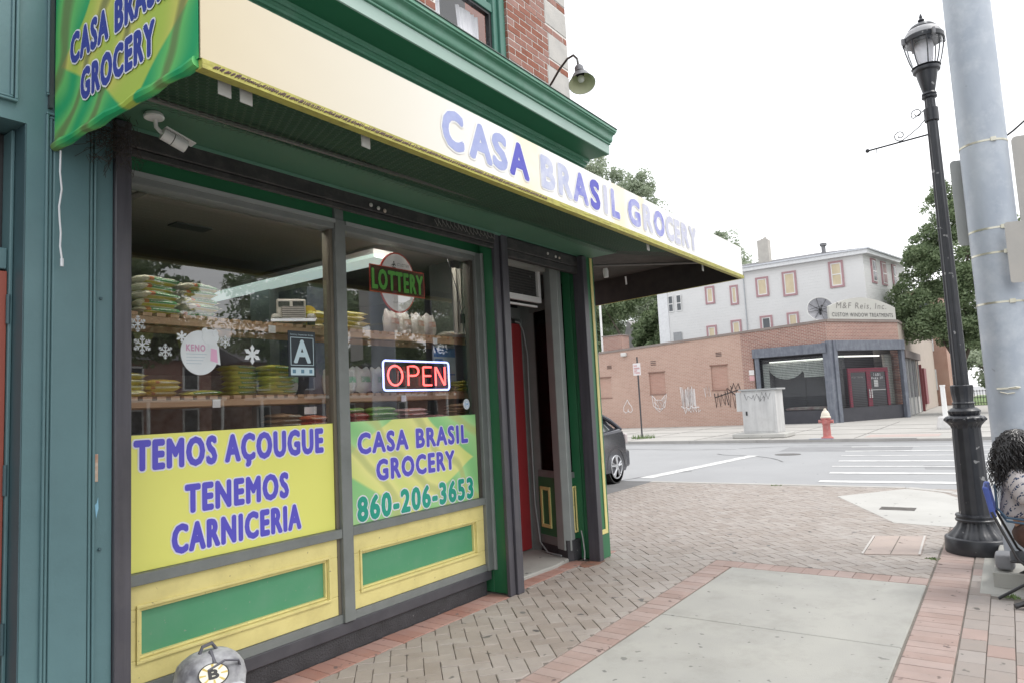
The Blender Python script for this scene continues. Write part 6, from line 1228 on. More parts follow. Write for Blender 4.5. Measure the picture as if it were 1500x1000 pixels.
# white post in a concrete base
wp = thing('white_post', 'white plastic post in a stepped concrete base on the far pavement', 'post', (29.3, 1.93, 0))
q = MB(); q.lathe([(.30, -.02), (.31, .05), (.24, .40), (.20, .44), (.02, .45)], (29.3, 1.93, 0), 12); q.build('concrete_base', mat('white_base', (.6, .59, .58), rough=.8), wp)
q = MB(); q.lathe([(.085, .42), (.075, 1.5), (.09, 1.51), (.09, 1.56)], (29.3, 1.93, 0), 16); q.build('pipe', WHITEP, wp, smooth=True)

# graffiti-marked brick building with corner shop
def brickmat(name, c1, c2, mort, bw=.22, bh=.075, dirt=.4, kx=(1, 1)):
    m = bpy.data.materials.new(name); m.use_nodes = True; n, l = nodes_of(m); b = n['Principled BSDF']; t = n.new('ShaderNodeTexCoord'); sp = n.new('ShaderNodeSeparateXYZ'); cb_ = n.new('ShaderNodeCombineXYZ')
    l.new(t.outputs['Object'], sp.inputs[0]); m1_ = n.new('ShaderNodeMath'); m1_.operation = 'MULTIPLY'; m1_.inputs[1].default_value = kx[0]; m2_ = n.new('ShaderNodeMath'); m2_.operation = 'MULTIPLY'; m2_.inputs[1].default_value = kx[1]; l.new(sp.outputs[0], m1_.inputs[0]); l.new(sp.outputs[1], m2_.inputs[0]); ad = n.new('ShaderNodeMath'); ad.operation = 'ADD'; l.new(m1_.outputs[0], ad.inputs[0]); l.new(m2_.outputs[0], ad.inputs[1]); l.new(ad.outputs[0], cb_.inputs[0]); l.new(sp.outputs[2], cb_.inputs[1])
    br_ = n.new('ShaderNodeTexBrick'); br_.inputs['Scale'].default_value = 1; br_.inputs['Brick Width'].default_value = bw; br_.inputs['Row Height'].default_value = bh; br_.inputs['Mortar Size'].default_value = .008; br_.inputs['Mortar Smooth'].default_value = .3
    br_.inputs['Color1'].default_value = (*c1, 1); br_.inputs['Color2'].default_value = (*c2, 1); br_.inputs['Mortar'].default_value = (*mort, 1); l.new(cb_.outputs[0], br_.inputs['Vector'])
    no = n.new('ShaderNodeTexNoise'); no.inputs['Scale'].default_value = .45; no.inputs['Detail'].default_value = 8; l.new(t.outputs['Object'], no.inputs['Vector']); mr = n.new('ShaderNodeMapRange'); mr.inputs[1].default_value = .4; mr.inputs[2].default_value = .7; mr.inputs[4].default_value = dirt; l.new(no.outputs['Fac'], mr.inputs[0])
    mi = n.new('ShaderNodeMix'); mi.data_type = 'RGBA'; l.new(mr.outputs[0], mi.inputs[0]); l.new(br_.outputs['Color'], mi.inputs[6]); mi.inputs[7].default_value = (.52, .38, .31, 1); l.new(mi.outputs[2], b.inputs['Base Color']); b.inputs['Roughness'].default_value = .9
    bu = n.new('ShaderNodeBump'); bu.inputs['Strength'].default_value = .4; bu.inputs['Distance'].default_value = .01; l.new(br_.outputs['Fac'], bu.inputs['Height']); bu.invert = True; l.new(bu.outputs[0], b.inputs['Normal']); return m
BC = brickmat('corner_red_brick_front', (.31, .165, .13), (.235, .12, .095), (.5, .45, .41), dirt=.2, kx=(.87, -.49))
BF = brickmat('painted_salmon_brick', (.43, .275, .222), (.37, .23, .18), (.51, .43, .38)); BD = brickmat('corner_red_brick', (.31, .165, .13), (.235, .12, .095), (.5, .45, .41), dirt=.2)
bg_ = thing('brick_corner_building', 'long one-storey salmon brick building with boarded niches, graffiti and a shuttered corner shop', 'building', (38, 15, 0))
XW = 36.8
top = lambda y: 4.95-.0416*(y-7.05)
def wallx(q, y0, y1, z0, z1a, z1b, x0=XW, th=.35):
    q.add([(x0, y0, z0), (x0, y1, z0), (x0+th, y1, z0), (x0+th, y0, z0), (x0, y0, z1a), (x0, y1, z1b), (x0+th, y1, z1b), (x0+th, y0, z1a)], [(0, 1, 2, 3), (7, 6, 5, 4), (0, 4, 5, 1), (1, 5, 6, 2), (2, 6, 7, 3), (3, 7, 4, 0)])
q = MB(); niches = [(12.12, 13.02, 1.9, 3.2), (15.7, 16.65, 1.86, 3.08), (19.1, 20.0, 1.8, 3.0)]; y = 10.75+.55
for a, b, c_, d in niches:
    wallx(q, y, a, -.1, top(y), top(a)); wallx(q, a, b, -.1, c_, c_); wallx(q, a, b, d, top(a), top(b)); y = b
wallx(q, y, 34, -.1, top(y), top(34)); q.build('wall', BF, bg_)
q = MB(); wallx(q, 10.72, 11.3, -.1, top(10.72), top(11.3), XW-.002); wallx(q, 7.05, 10.72, 3.85, top(7.05), top(10.72), XW-.002); q.build('corner_wall', BD, bg_)
for a, b, c_, d in niches:
    q = MB(); q.box(XW+.07, XW+.2, a, b, c_, d); q.build('bricked_window', brickmat('niche_brick', (.42, .24, .19), (.36, .2, .16), (.42, .33, .28), dirt=.6), bg_)
    q = MB(); q.box(XW-.03, XW+.05, a-.05, b+.05, d, d+.05); q.build('lintel', mat('niche_edge', (.25, .15, .12), rough=.9), bg_); q = MB(); q.box(XW-.03, XW+.05, a-.03, b+.03, c_-.05, c_); q.build('sill', mat('niche_edge', (0, 0, 0)), bg_)
for a, b, c_, d in ((16.18, 16.5, 3.5, 3.8), (12.37, 12.69, 3.7, 3.94), (19.0, 19.3, 3.5, 3.72)):
    for k in range(3): q = MB(); q.box(XW-.012, XW, a, b, c_+k*(d-c_)/3, c_+k*(d-c_)/3+.045); q.build('vent_slot', mat('vent_dark', (.12, .08, .07), rough=.9), bg_)
COP = mat('coping', (.2, .165, .15), (.26, .22, .2), rough=.8, scale=2)
# chamfered corner front
CA_, CB_ = Vector((36.8, 7.05)), Vector((41.4, 4.45)); CT = (CB_-CA_).normalized(); CN = Vector((CT.y, -CT.x))
if CN.x > 0: CN = -CN
cpt = lambda s, o=0.: tuple(CA_+CT*s+CN*o)
def cbox(q, s0, s1, z0, z1, o0, o1):
    a, b, c_, d = cpt(s0, o0), cpt(s1, o0), cpt(s1, o1), cpt(s0, o1); q.prism([a, b, c_, d], z0, z1)
q = MB(); cbox(q, 0, 5.284, 3.85, 4.95, 0, -.35); cbox(q, 5.0, 5.284, 0, 3.85, 0, -.35); q.build('corner_wall', BC, bg_)
q = MB(); wallx(q, 7.0, 34, 0, 0, 0) ; q = MB()
q.add([(XW-.05, 7.03, top(7.05)), (XW-.05, 34, top(34)), (XW+.45, 34, top(34)), (XW+.45, 7.03, top(7.05)), (XW-.05, 7.03, top(7.05)+.12), (XW-.05, 34, top(34)+.12), (XW+.45, 34, top(34)+.12), (XW+.45, 7.03, top(7.05)+.12)], [(0, 1, 2, 3), (7, 6, 5, 4), (0, 4, 5, 1), (1, 5, 6, 2), (2, 6, 7, 3), (3, 7, 4, 0)])
cbox(q, 0.02, 5.33, 4.951, 5.07, .05, -.4); q.box(41.45, 62, 4.40, 4.9, 4.951, 5.07); q.build('coping', COP, bg_)
q = MB(); q.box(41.42, 62, 4.46, 4.8, 3.1, 4.95); q.box(49, 62, 4.46, 4.8, 0, 3.1); q.build('side_front', mat('tan_front', (.42, .36, .31), rough=.9, scale=2), bg_)
NAVY = mat('navy_shutter_box', (.095, .105, .135), (.15, .165, .195), rough=.5, scale=3, stretch=(1, 4, .6), detail=8, dirt=(4, .5, (.25, .27, .3)))
q = MB(); q.box(XW-.22, XW-.003, 7.12, 10.70, 3.42, 3.90); q.build('shutter_box', NAVY, bg_, bevel=.01)
q = MB(); cbox(q, .28, 5.35, 3.5, 4.0, .26, .003); q.build('shutter_box', NAVY, bg_, bevel=.01)
q = MB(); q.box(41.42, 49, 4.2, 4.458, 3.1, 3.5); q.build('shutter_box', mat('brown_fascia', (.16, .13, .12), rough=.8), bg_)
q = MB(); q.prism([(36.66, 7.1), (36.62, 6.95), (36.9, 6.8), (37.0, 7.0), (36.9, 7.2)], -.02, 4.0); q.build('corner_post', NAVY, bg_)
for a, b in ((7.08, 7.30), (10.40, 10.62)): q = MB(); q.box(XW-.14, XW+.0, a, b, -.02, 3.42 if a > 10 else 3.95); q.build('post', NAVY, bg_, bevel=.01)
q = MB(); cbox(q, .12, .36, -.02, 4.0, .24, .05); q.build('post', NAVY, bg_, bevel=.01); q = MB(); cbox(q, 5.1, 5.35, -.02, 3.5, .2, .0); q.build('post', NAVY, bg_, bevel=.01)
DK = mat('shutter_dark', (.035, .036, .045), (.05, .05, .06), rough=.6, scale=2)
q = MB(); q.box(XW+.02, XW+.06, 7.3, 10.4, -.02, .62); cbox(q, .36, 5.1, -.02, .68, .02, -.03); q.build('shutter_base', DK, bg_)
for nm, ab in (('left', 0), ('right', 1)):
    q = MB()
    for k in range(34):
        z = .66+k*.085
        if z > (3.40 if ab == 0 else 3.48): break
        if ab == 0: q.box(XW-.01, XW+.006, 7.3, 10.4, z, z+.02)
        else: cbox(q, .36, 5.1, z, z+.02, .03, .01)
    o = q.build('roller_grille', mat('grille_grey', (.05, .05, .06), rough=.5), bg_); o['kind'] = 'stuff'
q = MB(); q.box(XW+.9, XW+.95, 7.1, 10.7, 0, 3.8); cbox(q, 0.0, 5.3, 0, 3.8, -1.6, -1.65); q.build('shop_depth', mat('far_shop_dark', (.06, .06, .07), (.03, .03, .035), rough=.8, scale=.8), bg_)
q = MB(); q.box(XW+.2, XW+.21, 7.2, 10.5, .62, 3.3); q.build('shop_glass', glass('far_shop_glass', tint=(.85, .88, .88), k=1.0), bg_)
for s0, s1 in ((.4, 1.3), (4.3, 5.0)): q = MB(); cbox(q, s0, s1, .62, 3.3, -.2, -.21); q.build('shop_glass', MATS['far_shop_glass'], bg_)
VAL = mat('valance_white', (.75, .74, .7), (.5, .49, .46), rough=.9, scale=4, stretch=(1, 5, 1))
q = MB()
for (c_, w_, zt, dp) in ((9.2, .95, 3.12, .85), (7.95, .6, 3.1, .75)):
    n_ = 14; vs = [(XW+.4+.02*math.sin(i*2), c_+w_*(i/n_*2-1), zt) for i in range(n_+1)]+[(XW+.4+.02*math.sin(i*2), c_+w_*(i/n_*2-1), zt-dp*math.sqrt(max(0, 1-(i/n_*2-1)**2))-.02) for i in range(n_+1)]; q.add(vs, [(i, i+1, n_+2+i, n_+1+i) for i in range(n_)])
q.box(XW+.35, XW+.36, 7.3, 8.35, 2.3, 3.15); q.box(XW+.3, XW+.34, 10.05, 10.35, .7, 3.1); q.build('window_valance', VAL, bg_)
q = MB(); q.box(XW+.3, XW+.34, 7.4, 10.0, 3.13, 3.19); cbox(q, .5, 4.2, 3.22, 3.28, -.4, -.45); q.build('tube_light', emis('far_tube', (1, .97, .9), 1.2), bg_)
q = MB(); q.add(*superbox((XW+.35, 8.3, .72), (.1, 1.1, .09), 2.5)); q.build('red_cloth', mat('red_cloth', (.35, .12, .14), (.6, .55, .5), rough=.9, scale=3), bg_)
q = MB(); cbox(q, 4.32, 4.95, .7, 3.3, -.3, -.38); q.build('curtain_swag', mat('beige_swag', (.35, .31, .26), (.5, .47, .42), rough=.9, scale=3, stretch=(4, 4, .6)), bg_)
RDF = mat('far_red_frame', (.30, .04, .075), rough=.5); q = MB()
for s0, s1, z0, z1 in ((1.3, 1.48, .68, 2.62), (4.07, 4.25, .68, 2.62), (1.48, 4.07, 2.42, 2.62), (2.62, 2.92, .68, 2.42)): cbox(q, s0, s1, z0, z1, -.05, -.12)
dd = q.build('double_door', RDF, bg_)
q = MB(); cbox(q, 1.48, 2.62, .68, 2.42, -.09, -.10); cbox(q, 2.92, 4.07, .68, 2.42, -.09, -.10); q.build('door_glass', mat('far_door_glass', (.03, .03, .035), rough=.1), dd)
q = MB()
for s0 in (2.66, 2.82): cbox(q, s0, s0+.04, 1.1, 1.55, .02, -.02)
cbox(q, 3.0, 4.0, 1.48, 1.51, -.06, -.08); cbox(q, 3.15, 3.45, 1.65, 2.0, -.06, -.08); q.build('door_bar', WHITEP, dd)
lettering('lettering', '1681', cpt(3.18, -.075)+(2.20,), (CT.x, CT.y, 0), (0, 0, 1), .5, .14, PWHITE, dd, bold=.03, proud=.004)
lettering('lettering', 'PARK ST', cpt(3.0, -.075)+(2.02,), (CT.x, CT.y, 0), (0, 0, 1), .85, .13, PWHITE, dd, bold=.03, proud=.004)
lettering('lettering', 'M&F REIS', cpt(1.55, -.075)+(2.12,), (CT.x, CT.y, 0), (0, 0, 1), .8, .09, mat('letter_grey', (.5, .5, .5), rough=.5), dd, bold=.0, proud=.004)
q = MB(); q.box(41.45, 48.8, 4.40, 4.8, 0, .95); q.build('stone_base', mat('pale_base', (.46, .45, .43), rough=.9, scale=1.5), bg_)
q = MB(); q.box(41.45, 48.8, 4.48, 4.6, .95, 3.1); q.build('side_shutter', DK, bg_)
for x in (41.6, 43.1, 44.8, 46.8, 48.6): q = MB(); q.box(x, x+.09, 4.33, 4.40, 0, 3.1); q.build('side_post', mat('pale_post', (.45, .45, .45), rough=.6), bg_)
q = MB()
for k in range(22): q.box(41.6, 48.7, 4.455, 4.478, 1.0+k*.095, 1.02+k*.095)
o = q.build('side_grille', mat('grille_grey', (0, 0, 0)), bg_); o['kind'] = 'stuff'
q = MB(); q.box(XW+.3, 60, 7.5, 34, 4.2, 4.3); q.box(45, 60, 4.9, 7.5, 4.2, 4.3); q.build('roof_deck', mat('roof_grey', (.2, .2, .2), rough=.9), bg_)
q = MB(); q.box(XW+.05, XW+1.0, 18.24, 19.5, 4.3, 5.4); c_ = q.build('chimney', BD, bg_); q = MB(); q.box(XW, XW+1.05, 18.19, 19.55, 5.4, 5.46); q.build('cap', COP, c_)
q = MB(); q.box(XW-.25, XW-.002, 17.95, 18.25, 4.15, 4.35); q.build('wall_pack_light', mat('wall_light', (.6, .6, .58), rough=.5), bg_, bevel=.02)
for z, c__ in ((2.58, (.7, .68, .68)), (2.28, (.6, .35, .36))): q = MB(); q.box(XW-.02, XW-.003, 10.72, 10.98, z, z+.25); q.build('notice', mat('notice%.2f' % z, c__, rough=.6), bg_)
SPW = mat('spray_white', (.72, .69, .68), rough=.8); SPB = mat('spray_black', (.07, .06, .06), rough=.8)
gx = XW-.006
sp1 = [(gx, 18.12+.0, 1.66)]; 
heart = [(gx, 18.12-.0, 1.62), (gx, 18.02, 1.42), (gx, 17.86, 1.2), (gx, 17.83, 1.0), (gx, 17.93, .88), (gx, 18.06, .92), (gx, 18.10, 1.08), (gx, 18.14, .92), (gx, 18.27, .86), (gx, 18.39, .98), (gx, 18.38, 1.2), (gx, 18.24, 1.4), (gx, 18.12, 1.62)]
scrawl([heart, [(gx, 18.1, 1.08), (gx, 18.08, .9)]], .022, SPW, 'graffiti_spade', bg_)
cat_ = [[(gx, 16.55, 1.80), (gx, 16.5, 1.2), (gx, 16.15, .85), (gx, 15.8, 1.15), (gx, 15.66, 1.85)], [(gx, 16.55, 1.8), (gx, 16.3, 1.5), (gx, 16.0, 1.5), (gx, 15.68, 1.85)], [(gx, 16.45, 1.4), (gx, 16.2, 1.15), (gx, 16.1, 1.4), (gx, 15.95, 1.15), (gx, 15.75, 1.45)], [(gx, 16.4, 1.1), (gx, 16.1, 1.0), (gx, 15.8, 1.1)], zig(gx, 16.4, 15.8, 1.0, 1.6, 8)]
scrawl(cat_, .02, SPW, 'graffiti_mask', bg_)
scrawl([zig(gx, 14.8, 14.0, 1.0, 2.1, 17), zig(gx, 14.7, 13.75, .75, .95, 12), zig(gx, 14.85, 13.8, .95, 1.1, 7), zig(gx, 14.75, 14.05, 1.1, 2.05, 15)], .032, SPW, 'graffiti_bars', bg_)
scrawl([zig(gx, 13.5, 13.1, 1.6, 2.1, 5)], .015, SPW, 'graffiti_faint', bg_)
scrawl([zig(gx, 12.95, 12.2, 1.0, 1.75, 7), zig(gx, 12.2, 11.65, .9, 2.0, 5), [(gx, 12.2, 1.95), (gx, 11.7, 1.5)], [(gx, 12.9, 1.5), (gx, 11.6, 1.85)], zig(gx, 12.0, 11.55, 1.9, 2.15, 5)], .028, SPB, 'graffiti_tag', bg_)
# arched sign on the roof
ar = thing('arched_sign', 'arched cream rooftop sign reading M&F Reis, Inc. custom window treatments', 'sign', (39, 5.8, 5.05))
q = MB(); n_ = 24; s0, s1 = .25, 5.15; prof = [(s0, 5.08), (s1, 5.08)]+[(s1-(s1-s0)*i/n_, 5.55+.70*math.sin(math.pi*(.10+.80*i/n_))-.05) for i in range(n_+1)]
vs = [cpt(s, .06)+(z,) for s, z in prof]+[cpt(s, -.06)+(z,) for s, z in prof]; n2 = len(prof); q.add(vs, [tuple(range(n2)), tuple(range(2*n2-1, n2-1, -1))]+[(i, n2+i, n2+(i+1) % n2, (i+1) % n2) for i in range(n2)]); q.build('board', mat('sign_cream', (.46, .455, .42), (.42, .415, .385), rough=.6, scale=1), ar)
lettering('lettering', 'M&F Reis, Inc.', cpt(.75, .062)+(5.62,), (CT.x, CT.y, 0), (0, 0, 1), 3.7, .30, mat('sign_grey_text', (.2, .19, .18), rough=.6), ar, bold=-.01, proud=.006, shear=.25)
lettering('lettering', 'CUSTOM WINDOW TREATMENTS', cpt(.42, .062)+(5.2,), (CT.x, CT.y, 0), (0, 0, 1), 4.5, .2, mat('sign_dark_text', (.09, .09, .09), rough=.6), ar, bold=.01, proud=.006)
# satellite dish
ds = thing('satellite_dish', 'big dark mesh satellite dish on the flat roof beside the arched sign', 'satellite dish', (37.3, 7.4, 4.9))
dc = Vector((37.3, 7.33, 5.65)); dn = Vector((-.85, -.35, .25)).normalized(); dU = Vector((0, 0, 1)).cross(dn).normalized(); dV = dn.cross(dU)
q = MB(); o_ = len(q.v); rings = 5; n_ = 32
for i in range(rings+1):
    r_ = .62*i/rings
    for j in range(n_): a = 2*math.pi*j/n_; q.v.append(tuple(dc+dU*r_*math.cos(a)+dV*r_*math.sin(a)+dn*(r_*r_*.4-.15)))
for i in range(rings):
    for j in range(n_): a = i*n_+j; b = i*n_+(j+1) % n_; q.f.append((a, b, b+n_, a+n_))
q.build('mesh_bowl', mat('dish_dark', (.22, .22, .24), (.3, .3, .32), rough=.6, scale=8), ds, smooth=True)
q = MB(); q.tube([dc+dU*.63*math.cos(2*math.pi*j/n_)+dV*.63*math.sin(2*math.pi*j/n_)+dn*.01 for j in range(n_+1)], .02, 5, cap=False); q.build('rim', mat('dish_rim', (.62, .62, .6), rough=.5), ds)
q = MB()
for k in range(8): a = 2*math.pi*k/8+.2; q.tube([dc-dn*.13, dc+dU*.6*math.cos(a)+dV*.6*math.sin(a)+dn*.0], .010, 4)
q.tube([dc+dU*.5+dn*.02, dc+dn*.42], .01, 4); q.tube([dc-dU*.5+dn*.02, dc+dn*.42], .01, 4); q.sphere(dc+dn*.42, .06, 8, 6); q.sphere(dc, .09, 8, 6); q.tube([dc-dV*.1-dn*.1, (37.45, 7.4, 4.3)], .05, 8); q.build('rib', PBLACK, ds)

# white clapboard house with boarded windows
def sidemat():
    m = bpy.data.materials.new('white_clapboard'); m.use_nodes = True; n, l = nodes_of(m); b = n['Principled BSDF']; t = n.new('ShaderNodeTexCoord'); sp = n.new('ShaderNodeSeparateXYZ'); l.new(t.outputs['Object'], sp.inputs[0])
    a = n.new('ShaderNodeMath'); a.operation = 'MULTIPLY'; a.inputs[1].default_value = 1/.17; l.new(sp.outputs[2], a.inputs[0]); f = n.new('ShaderNodeMath'); f.operation = 'FRACT'; l.new(a.outputs[0], f.inputs[0])
    mr = n.new('ShaderNodeMapRange'); mr.inputs[1].default_value = .0; mr.inputs[2].default_value = .18; l.new(f.outputs[0], mr.inputs[0]); no = n.new('ShaderNodeTexNoise'); no.inputs['Scale'].default_value = .8; no.inputs['Detail'].default_value = 6; l.new(t.outputs['Object'], no.inputs['Vector'])
    mi = n.new('ShaderNodeMix'); mi.data_type = 'RGBA'; l.new(no.outputs['Fac'], mi.inputs[0]); mi.inputs[6].default_value = (.80, .80, .795, 1); mi.inputs[7].default_value = (.73, .73, .725, 1); l.new(mi.outputs[2], b.inputs['Base Color'])
    bu = n.new('ShaderNodeBump'); bu.inputs['Strength'].default_value = 1; bu.inputs['Distance'].default_value = .04; l.new(f.outputs[0], bu.inputs['Height']); l.new(bu.outputs[0], b.inputs['Normal']); b.inputs['Roughness'].default_value = .6; return m
SID = sidemat(); HX = 42.5
ho = thing('white_house', 'three storey white clapboard house with plywood boarded windows in dusty pink frames', 'house', (47, 12, 0))
az = rad(-11.2); ht = Vector((math.cos(az), math.sin(az))); hn = Vector((ht.y, -ht.x)); hc = Vector((HX, 5.92)); hp = lambda t, o=0.: tuple(hc+ht*t+hn*o)
q = MB(); q.prism([(HX, 5.92), hp(6.8), (hp(6.8)[0], 18.2), (HX, 18.2)], 0, 9.0); q.build('wall', SID, ho)
q = MB(); q.box(HX-.06, HX+.02, 17.55, 18.25, 0, 8.9); q.build('corner_board', mat('white_board', (.72, .73, .74), rough=.6), ho)
q = MB(); q.prism([(HX-.35, 5.62), hp(7.1, .35), (hp(7.1)[0], 18.6), (HX-.35, 18.6)], 9.0, 9.22); q.build('eave', mat('white_board', (0, 0, 0)), ho)
q = MB(); q.prism([(HX-.42, 5.52), hp(7.2, .42), (hp(7.2)[0], 18.7), (HX-.42, 18.7)], 9.222, 9.30); q.build('gutter', mat('gutter_white', (.6, .62, .66), rough=.5), ho)
q = MB(); b4 = [(HX-.40, 5.55), hp(7.15, .40), (hp(7.15)[0], 18.65), (HX-.40, 18.65)]; t4 = [(HX+2.5, 8.6), (HX+4.5, 8.6), (HX+4.5, 16), (HX+2.5, 16)]
q.add([(x, y, 9.30) for x, y in b4]+[(x, y, 9.95) for x, y in t4], [(0, 1, 5, 4), (1, 2, 6, 5), (2, 3, 7, 6), (3, 0, 4, 7), (4, 5, 6, 7)]); q.build('roof', mat('roof_dark', (.12, .12, .13), (.17, .17, .18), rough=.9, scale=3), ho)
q = MB(); q.box(HX+.6, HX+1.2, 11.1, 11.75, 9.3, 10.95); c_ = q.build('chimney', mat('pale_chimney', (.5, .48, .44), (.42, .4, .37), rough=.9, scale=4), ho); q = MB(); [q.box(HX+.7+k*.3, HX+.85+k*.3, 11.2+k*.25, 11.38+k*.25, 10.95, 11.1) for k in range(2)]; q.build('pot', mat('pale_chimney', (0, 0, 0)), c_)
q = MB(); q.tube([(HX+.6, 8.0, 9.3), (HX+.6, 8.0, 9.95)], .12, 10); q.tube([(HX+.6, 8.0, 9.95), (HX+.6, 8.0, 10.1)], .2, 10); q.build('roof_vent', mat('vent_grey', (.2, .2, .21), rough=.6), ho)
q = MB(); q.tube([(HX-.06, 12.55, 8.9), (HX-.06, 12.55, 4)], .03, 6); q.build('downpipe', mat('pipe_grey', (.4, .42, .44), rough=.5), ho)
PINK = mat('dusty_pink_frame', (.42, .25, .265), rough=.6); PLY = mat('plywood', (.66, .575, .41), (.54, .455, .31), rough=.8, scale=3, stretch=(1, 1.2, .5), detail=7); DKP = mat('dark_pane', (.08, .09, .1), rough=.15)
def wframe(y0, y1, z0, z1, board=True, half=False):
    f = MB(); w = .11; f.box(HX-.07, HX-.002, y0, y1, z1-w, z1); f.box(HX-.07, HX-.002, y0, y1, z0, z0+w); f.box(HX-.07, HX-.002, y0, y0+w, z0+w, z1-w); f.box(HX-.07, HX-.002, y1-w, y1, z0+w, z1-w); fo_ = f.build('window', PINK, ho)
    s_ = MB(); a, b, c, d = y0+w, y1-w, z0+w, z1-w; v = .06
    s_.box(HX-.04, HX-.003, a, b, d-v, d); s_.box(HX-.04, HX-.003, a, b, c, c+v); s_.box(HX-.04, HX-.003, a, a+v, c+v, d-v); s_.box(HX-.04, HX-.003, b-v, b, c+v, d-v)
    if half: s_.box(HX-.04, HX-.003, a+v, b-v, (c+d)/2-.03, (c+d)/2+.03)
    s_.build('sash', WHITEP, fo_)
    p = MB(); p.box(HX-.02, HX-.004, a+v, b-v, c+v, d-v); p.build('board' if board else 'pane', PLY if board else DKP, fo_)
for (a, b, c, d, k, h) in ((11.10, 11.86, 7.36, 8.55, 1, 0), (9.50, 10.30, 7.2, 8.66, 1, 0), (6.95, 7.72, 7.33, 8.85, 1, 1), (12.95, 13.45, 7.08, 8.3, 1, 0), (14.42, 15.02, 7.32, 8.45, 1, 0),
                           (14.45, 15.1, 4.9, 5.98, 1, 0), (12.9, 13.55, 4.9, 6.15, 1, 0), (11.05, 11.78, 4.9, 6.2, 0, 0), (9.55, 10.22, 4.9, 6.22, 1, 0)): wframe(a, b, c, d, bool(k), bool(h))
for a, b in ((17.18, 17.5), (16.62, 16.95)):
    q = MB(); q.box(HX-.075, HX-.062, a, b, 7.12, 8.2); w_ = q.build('window', WHITEP, ho); q = MB(); q.box(HX-.085, HX-.076, a+.04, b-.04, 7.18, 7.62); q.box(HX-.085, HX-.076, a+.04, b-.04, 7.68, 8.14); q.build('pane', DKP, w_)
q = MB(); q.box(HX-.075, HX-.062, 16.75, 17.3, 4.6, 5.78); q.build('window', mat('grey_screen', (.3, .31, .32), rough=.6), ho)
for t0, t1 in ((1.07, 1.84), (2.66, 3.49), (4.47, 5.14)):
    q = MB(); q.obox(hp(t0, .05), hp(t1, .05), 7.5, 8.92, .05); w_ = q.build('window', PINK, ho); q = MB(); q.obox(hp(t0+.15, .075), hp(t1-.12, .075), 7.6, 8.82, .02); f_ = q.build('sash', WHITEP, w_); 
    q = MB(); q.obox(hp(t0+.2, .09), hp(t1-.18, .09), 7.66, 8.16, .01); q.obox(hp(t0+.2, .09), hp(t1-.18, .09), 8.24, 8.76, .01); q.build('pane', DKP if t0 != 2.66 else mat('pink_blind', (.4, .28, .28), rough=.7), w_)
# distant pieces along the main street
rb = thing('red_brick_block', 'distant orange brick building glimpsed past the tree on the main street', 'building', (66, 6, 0))
q = MB(); q.box(62.5, 75, 3.6, 12, 0, 9); q.build('wall', brickmat('orange_brick', (.33, .17, .125), (.27, .14, .10), (.45, .35, .3)), rb)
for z in (1.2, 4.2, 6.8):
    for y in (4.4, 6.6, 8.8): q = MB(); q.box(62.42, 62.49, y, y+1.0, z, z+1.6); w_ = q.build('window', WHITEP, rb); q = MB(); q.box(62.39, 62.418, y+.1, y+.9, z+.1, z+1.5); q.build('pane', DKP, w_)
for k in range(3):
    pass
mk_ = MB(); mk_.box(50, 50.1, 4.3, 4.458, 0, 2.9); mk_.box(51.5, 53, 4.3, 4.458, .4, 2.7); tag(mk_.build('maroon_front', mat('maroon', (.2, .05, .06), rough=.6)), 'maroon shop front panel beyond the corner shop', 'shop front')
q = MB(); q.box(60, 110, -.9, 3.4, -.02, .02); tag(q.build('lawn', GRASS), 'strip of green lawn far along the main street', 'lawn', kind='structure')
fe = thing('iron_fence', 'thin iron fence in front of the distant lawn', 'fence', (60, 1, 0))
for k in range(26): q = MB(); q.tube([(59.8, -1.2+k*.17, 0), (59.8, -1.2+k*.17, 1.1)], .018, 4); q.build('bar', PBLACK, fe)
q = MB(); q.box(59.78, 59.82, -1.2, 3.1, 1.0, 1.04); q.box(59.78, 59.82, -1.2, 3.1, .15, .19); q.build('rail', PBLACK, fe)

# ------------------------------------------------------------------ trees
def crown(blobs, n, size, m_, par, seed, name='crown'):
    r = random.Random(seed); vs = []; fs_ = []
    tot = sum(b[3]*b[4] for b in blobs)
    for (cx, cy, cz, rx, rz) in blobs:
        cnt = int(n*rx*rz/tot); sub = [(r.gauss(0, 1), r.gauss(0, 1), r.gauss(0, 1)) for _ in range(16)]
        cl = []
        for s_ in sub:
            L_ = math.sqrt(sum(c*c for c in s_)); k = r.uniform(.55, .98); cl.append((cx+s_[0]/L_*rx*k, cy+s_[1]/L_*rx*k, cz+s_[2]/L_*rz*k, r.uniform(.26, .48)))
        for _ in range(cnt):
            c = cl[r.randrange(16)]; d = [r.gauss(0, 1) for _ in range(3)]; L_ = math.sqrt(sum(x*x for x in d)) or 1; k = r.random()**.4*c[3]
            p = Vector((c[0]+d[0]/L_*rx*k, c[1]+d[1]/L_*rx*k, c[2]+d[2]/L_*rz*k*.8))
            a = Vector((r.gauss(0, 1), r.gauss(0, 1), r.gauss(0, .7))).normalized(); b = a.cross(Vector((r.gauss(0, 1), r.gauss(0, 1), r.gauss(0, 1)))).normalized(); s_ = size*r.uniform(.6, 1.3)
            i0 = len(vs); vs += [tuple(p-a*s_), tuple(p+b*s_*.5), tuple(p+a*s_), tuple(p-b*s_*.5)]; fs_.append((i0, i0+1, i0+2, i0+3))
    off = parent_loc(par); me = bpy.data.meshes.new(name); me.from_pydata([(v[0]-off[0], v[1]-off[1], v[2]-off[2]) for v in vs], [], fs_); me.materials.append(m_)
    o = bpy.data.objects.new(name, me); COL.objects.link(o); o.parent = par; return o
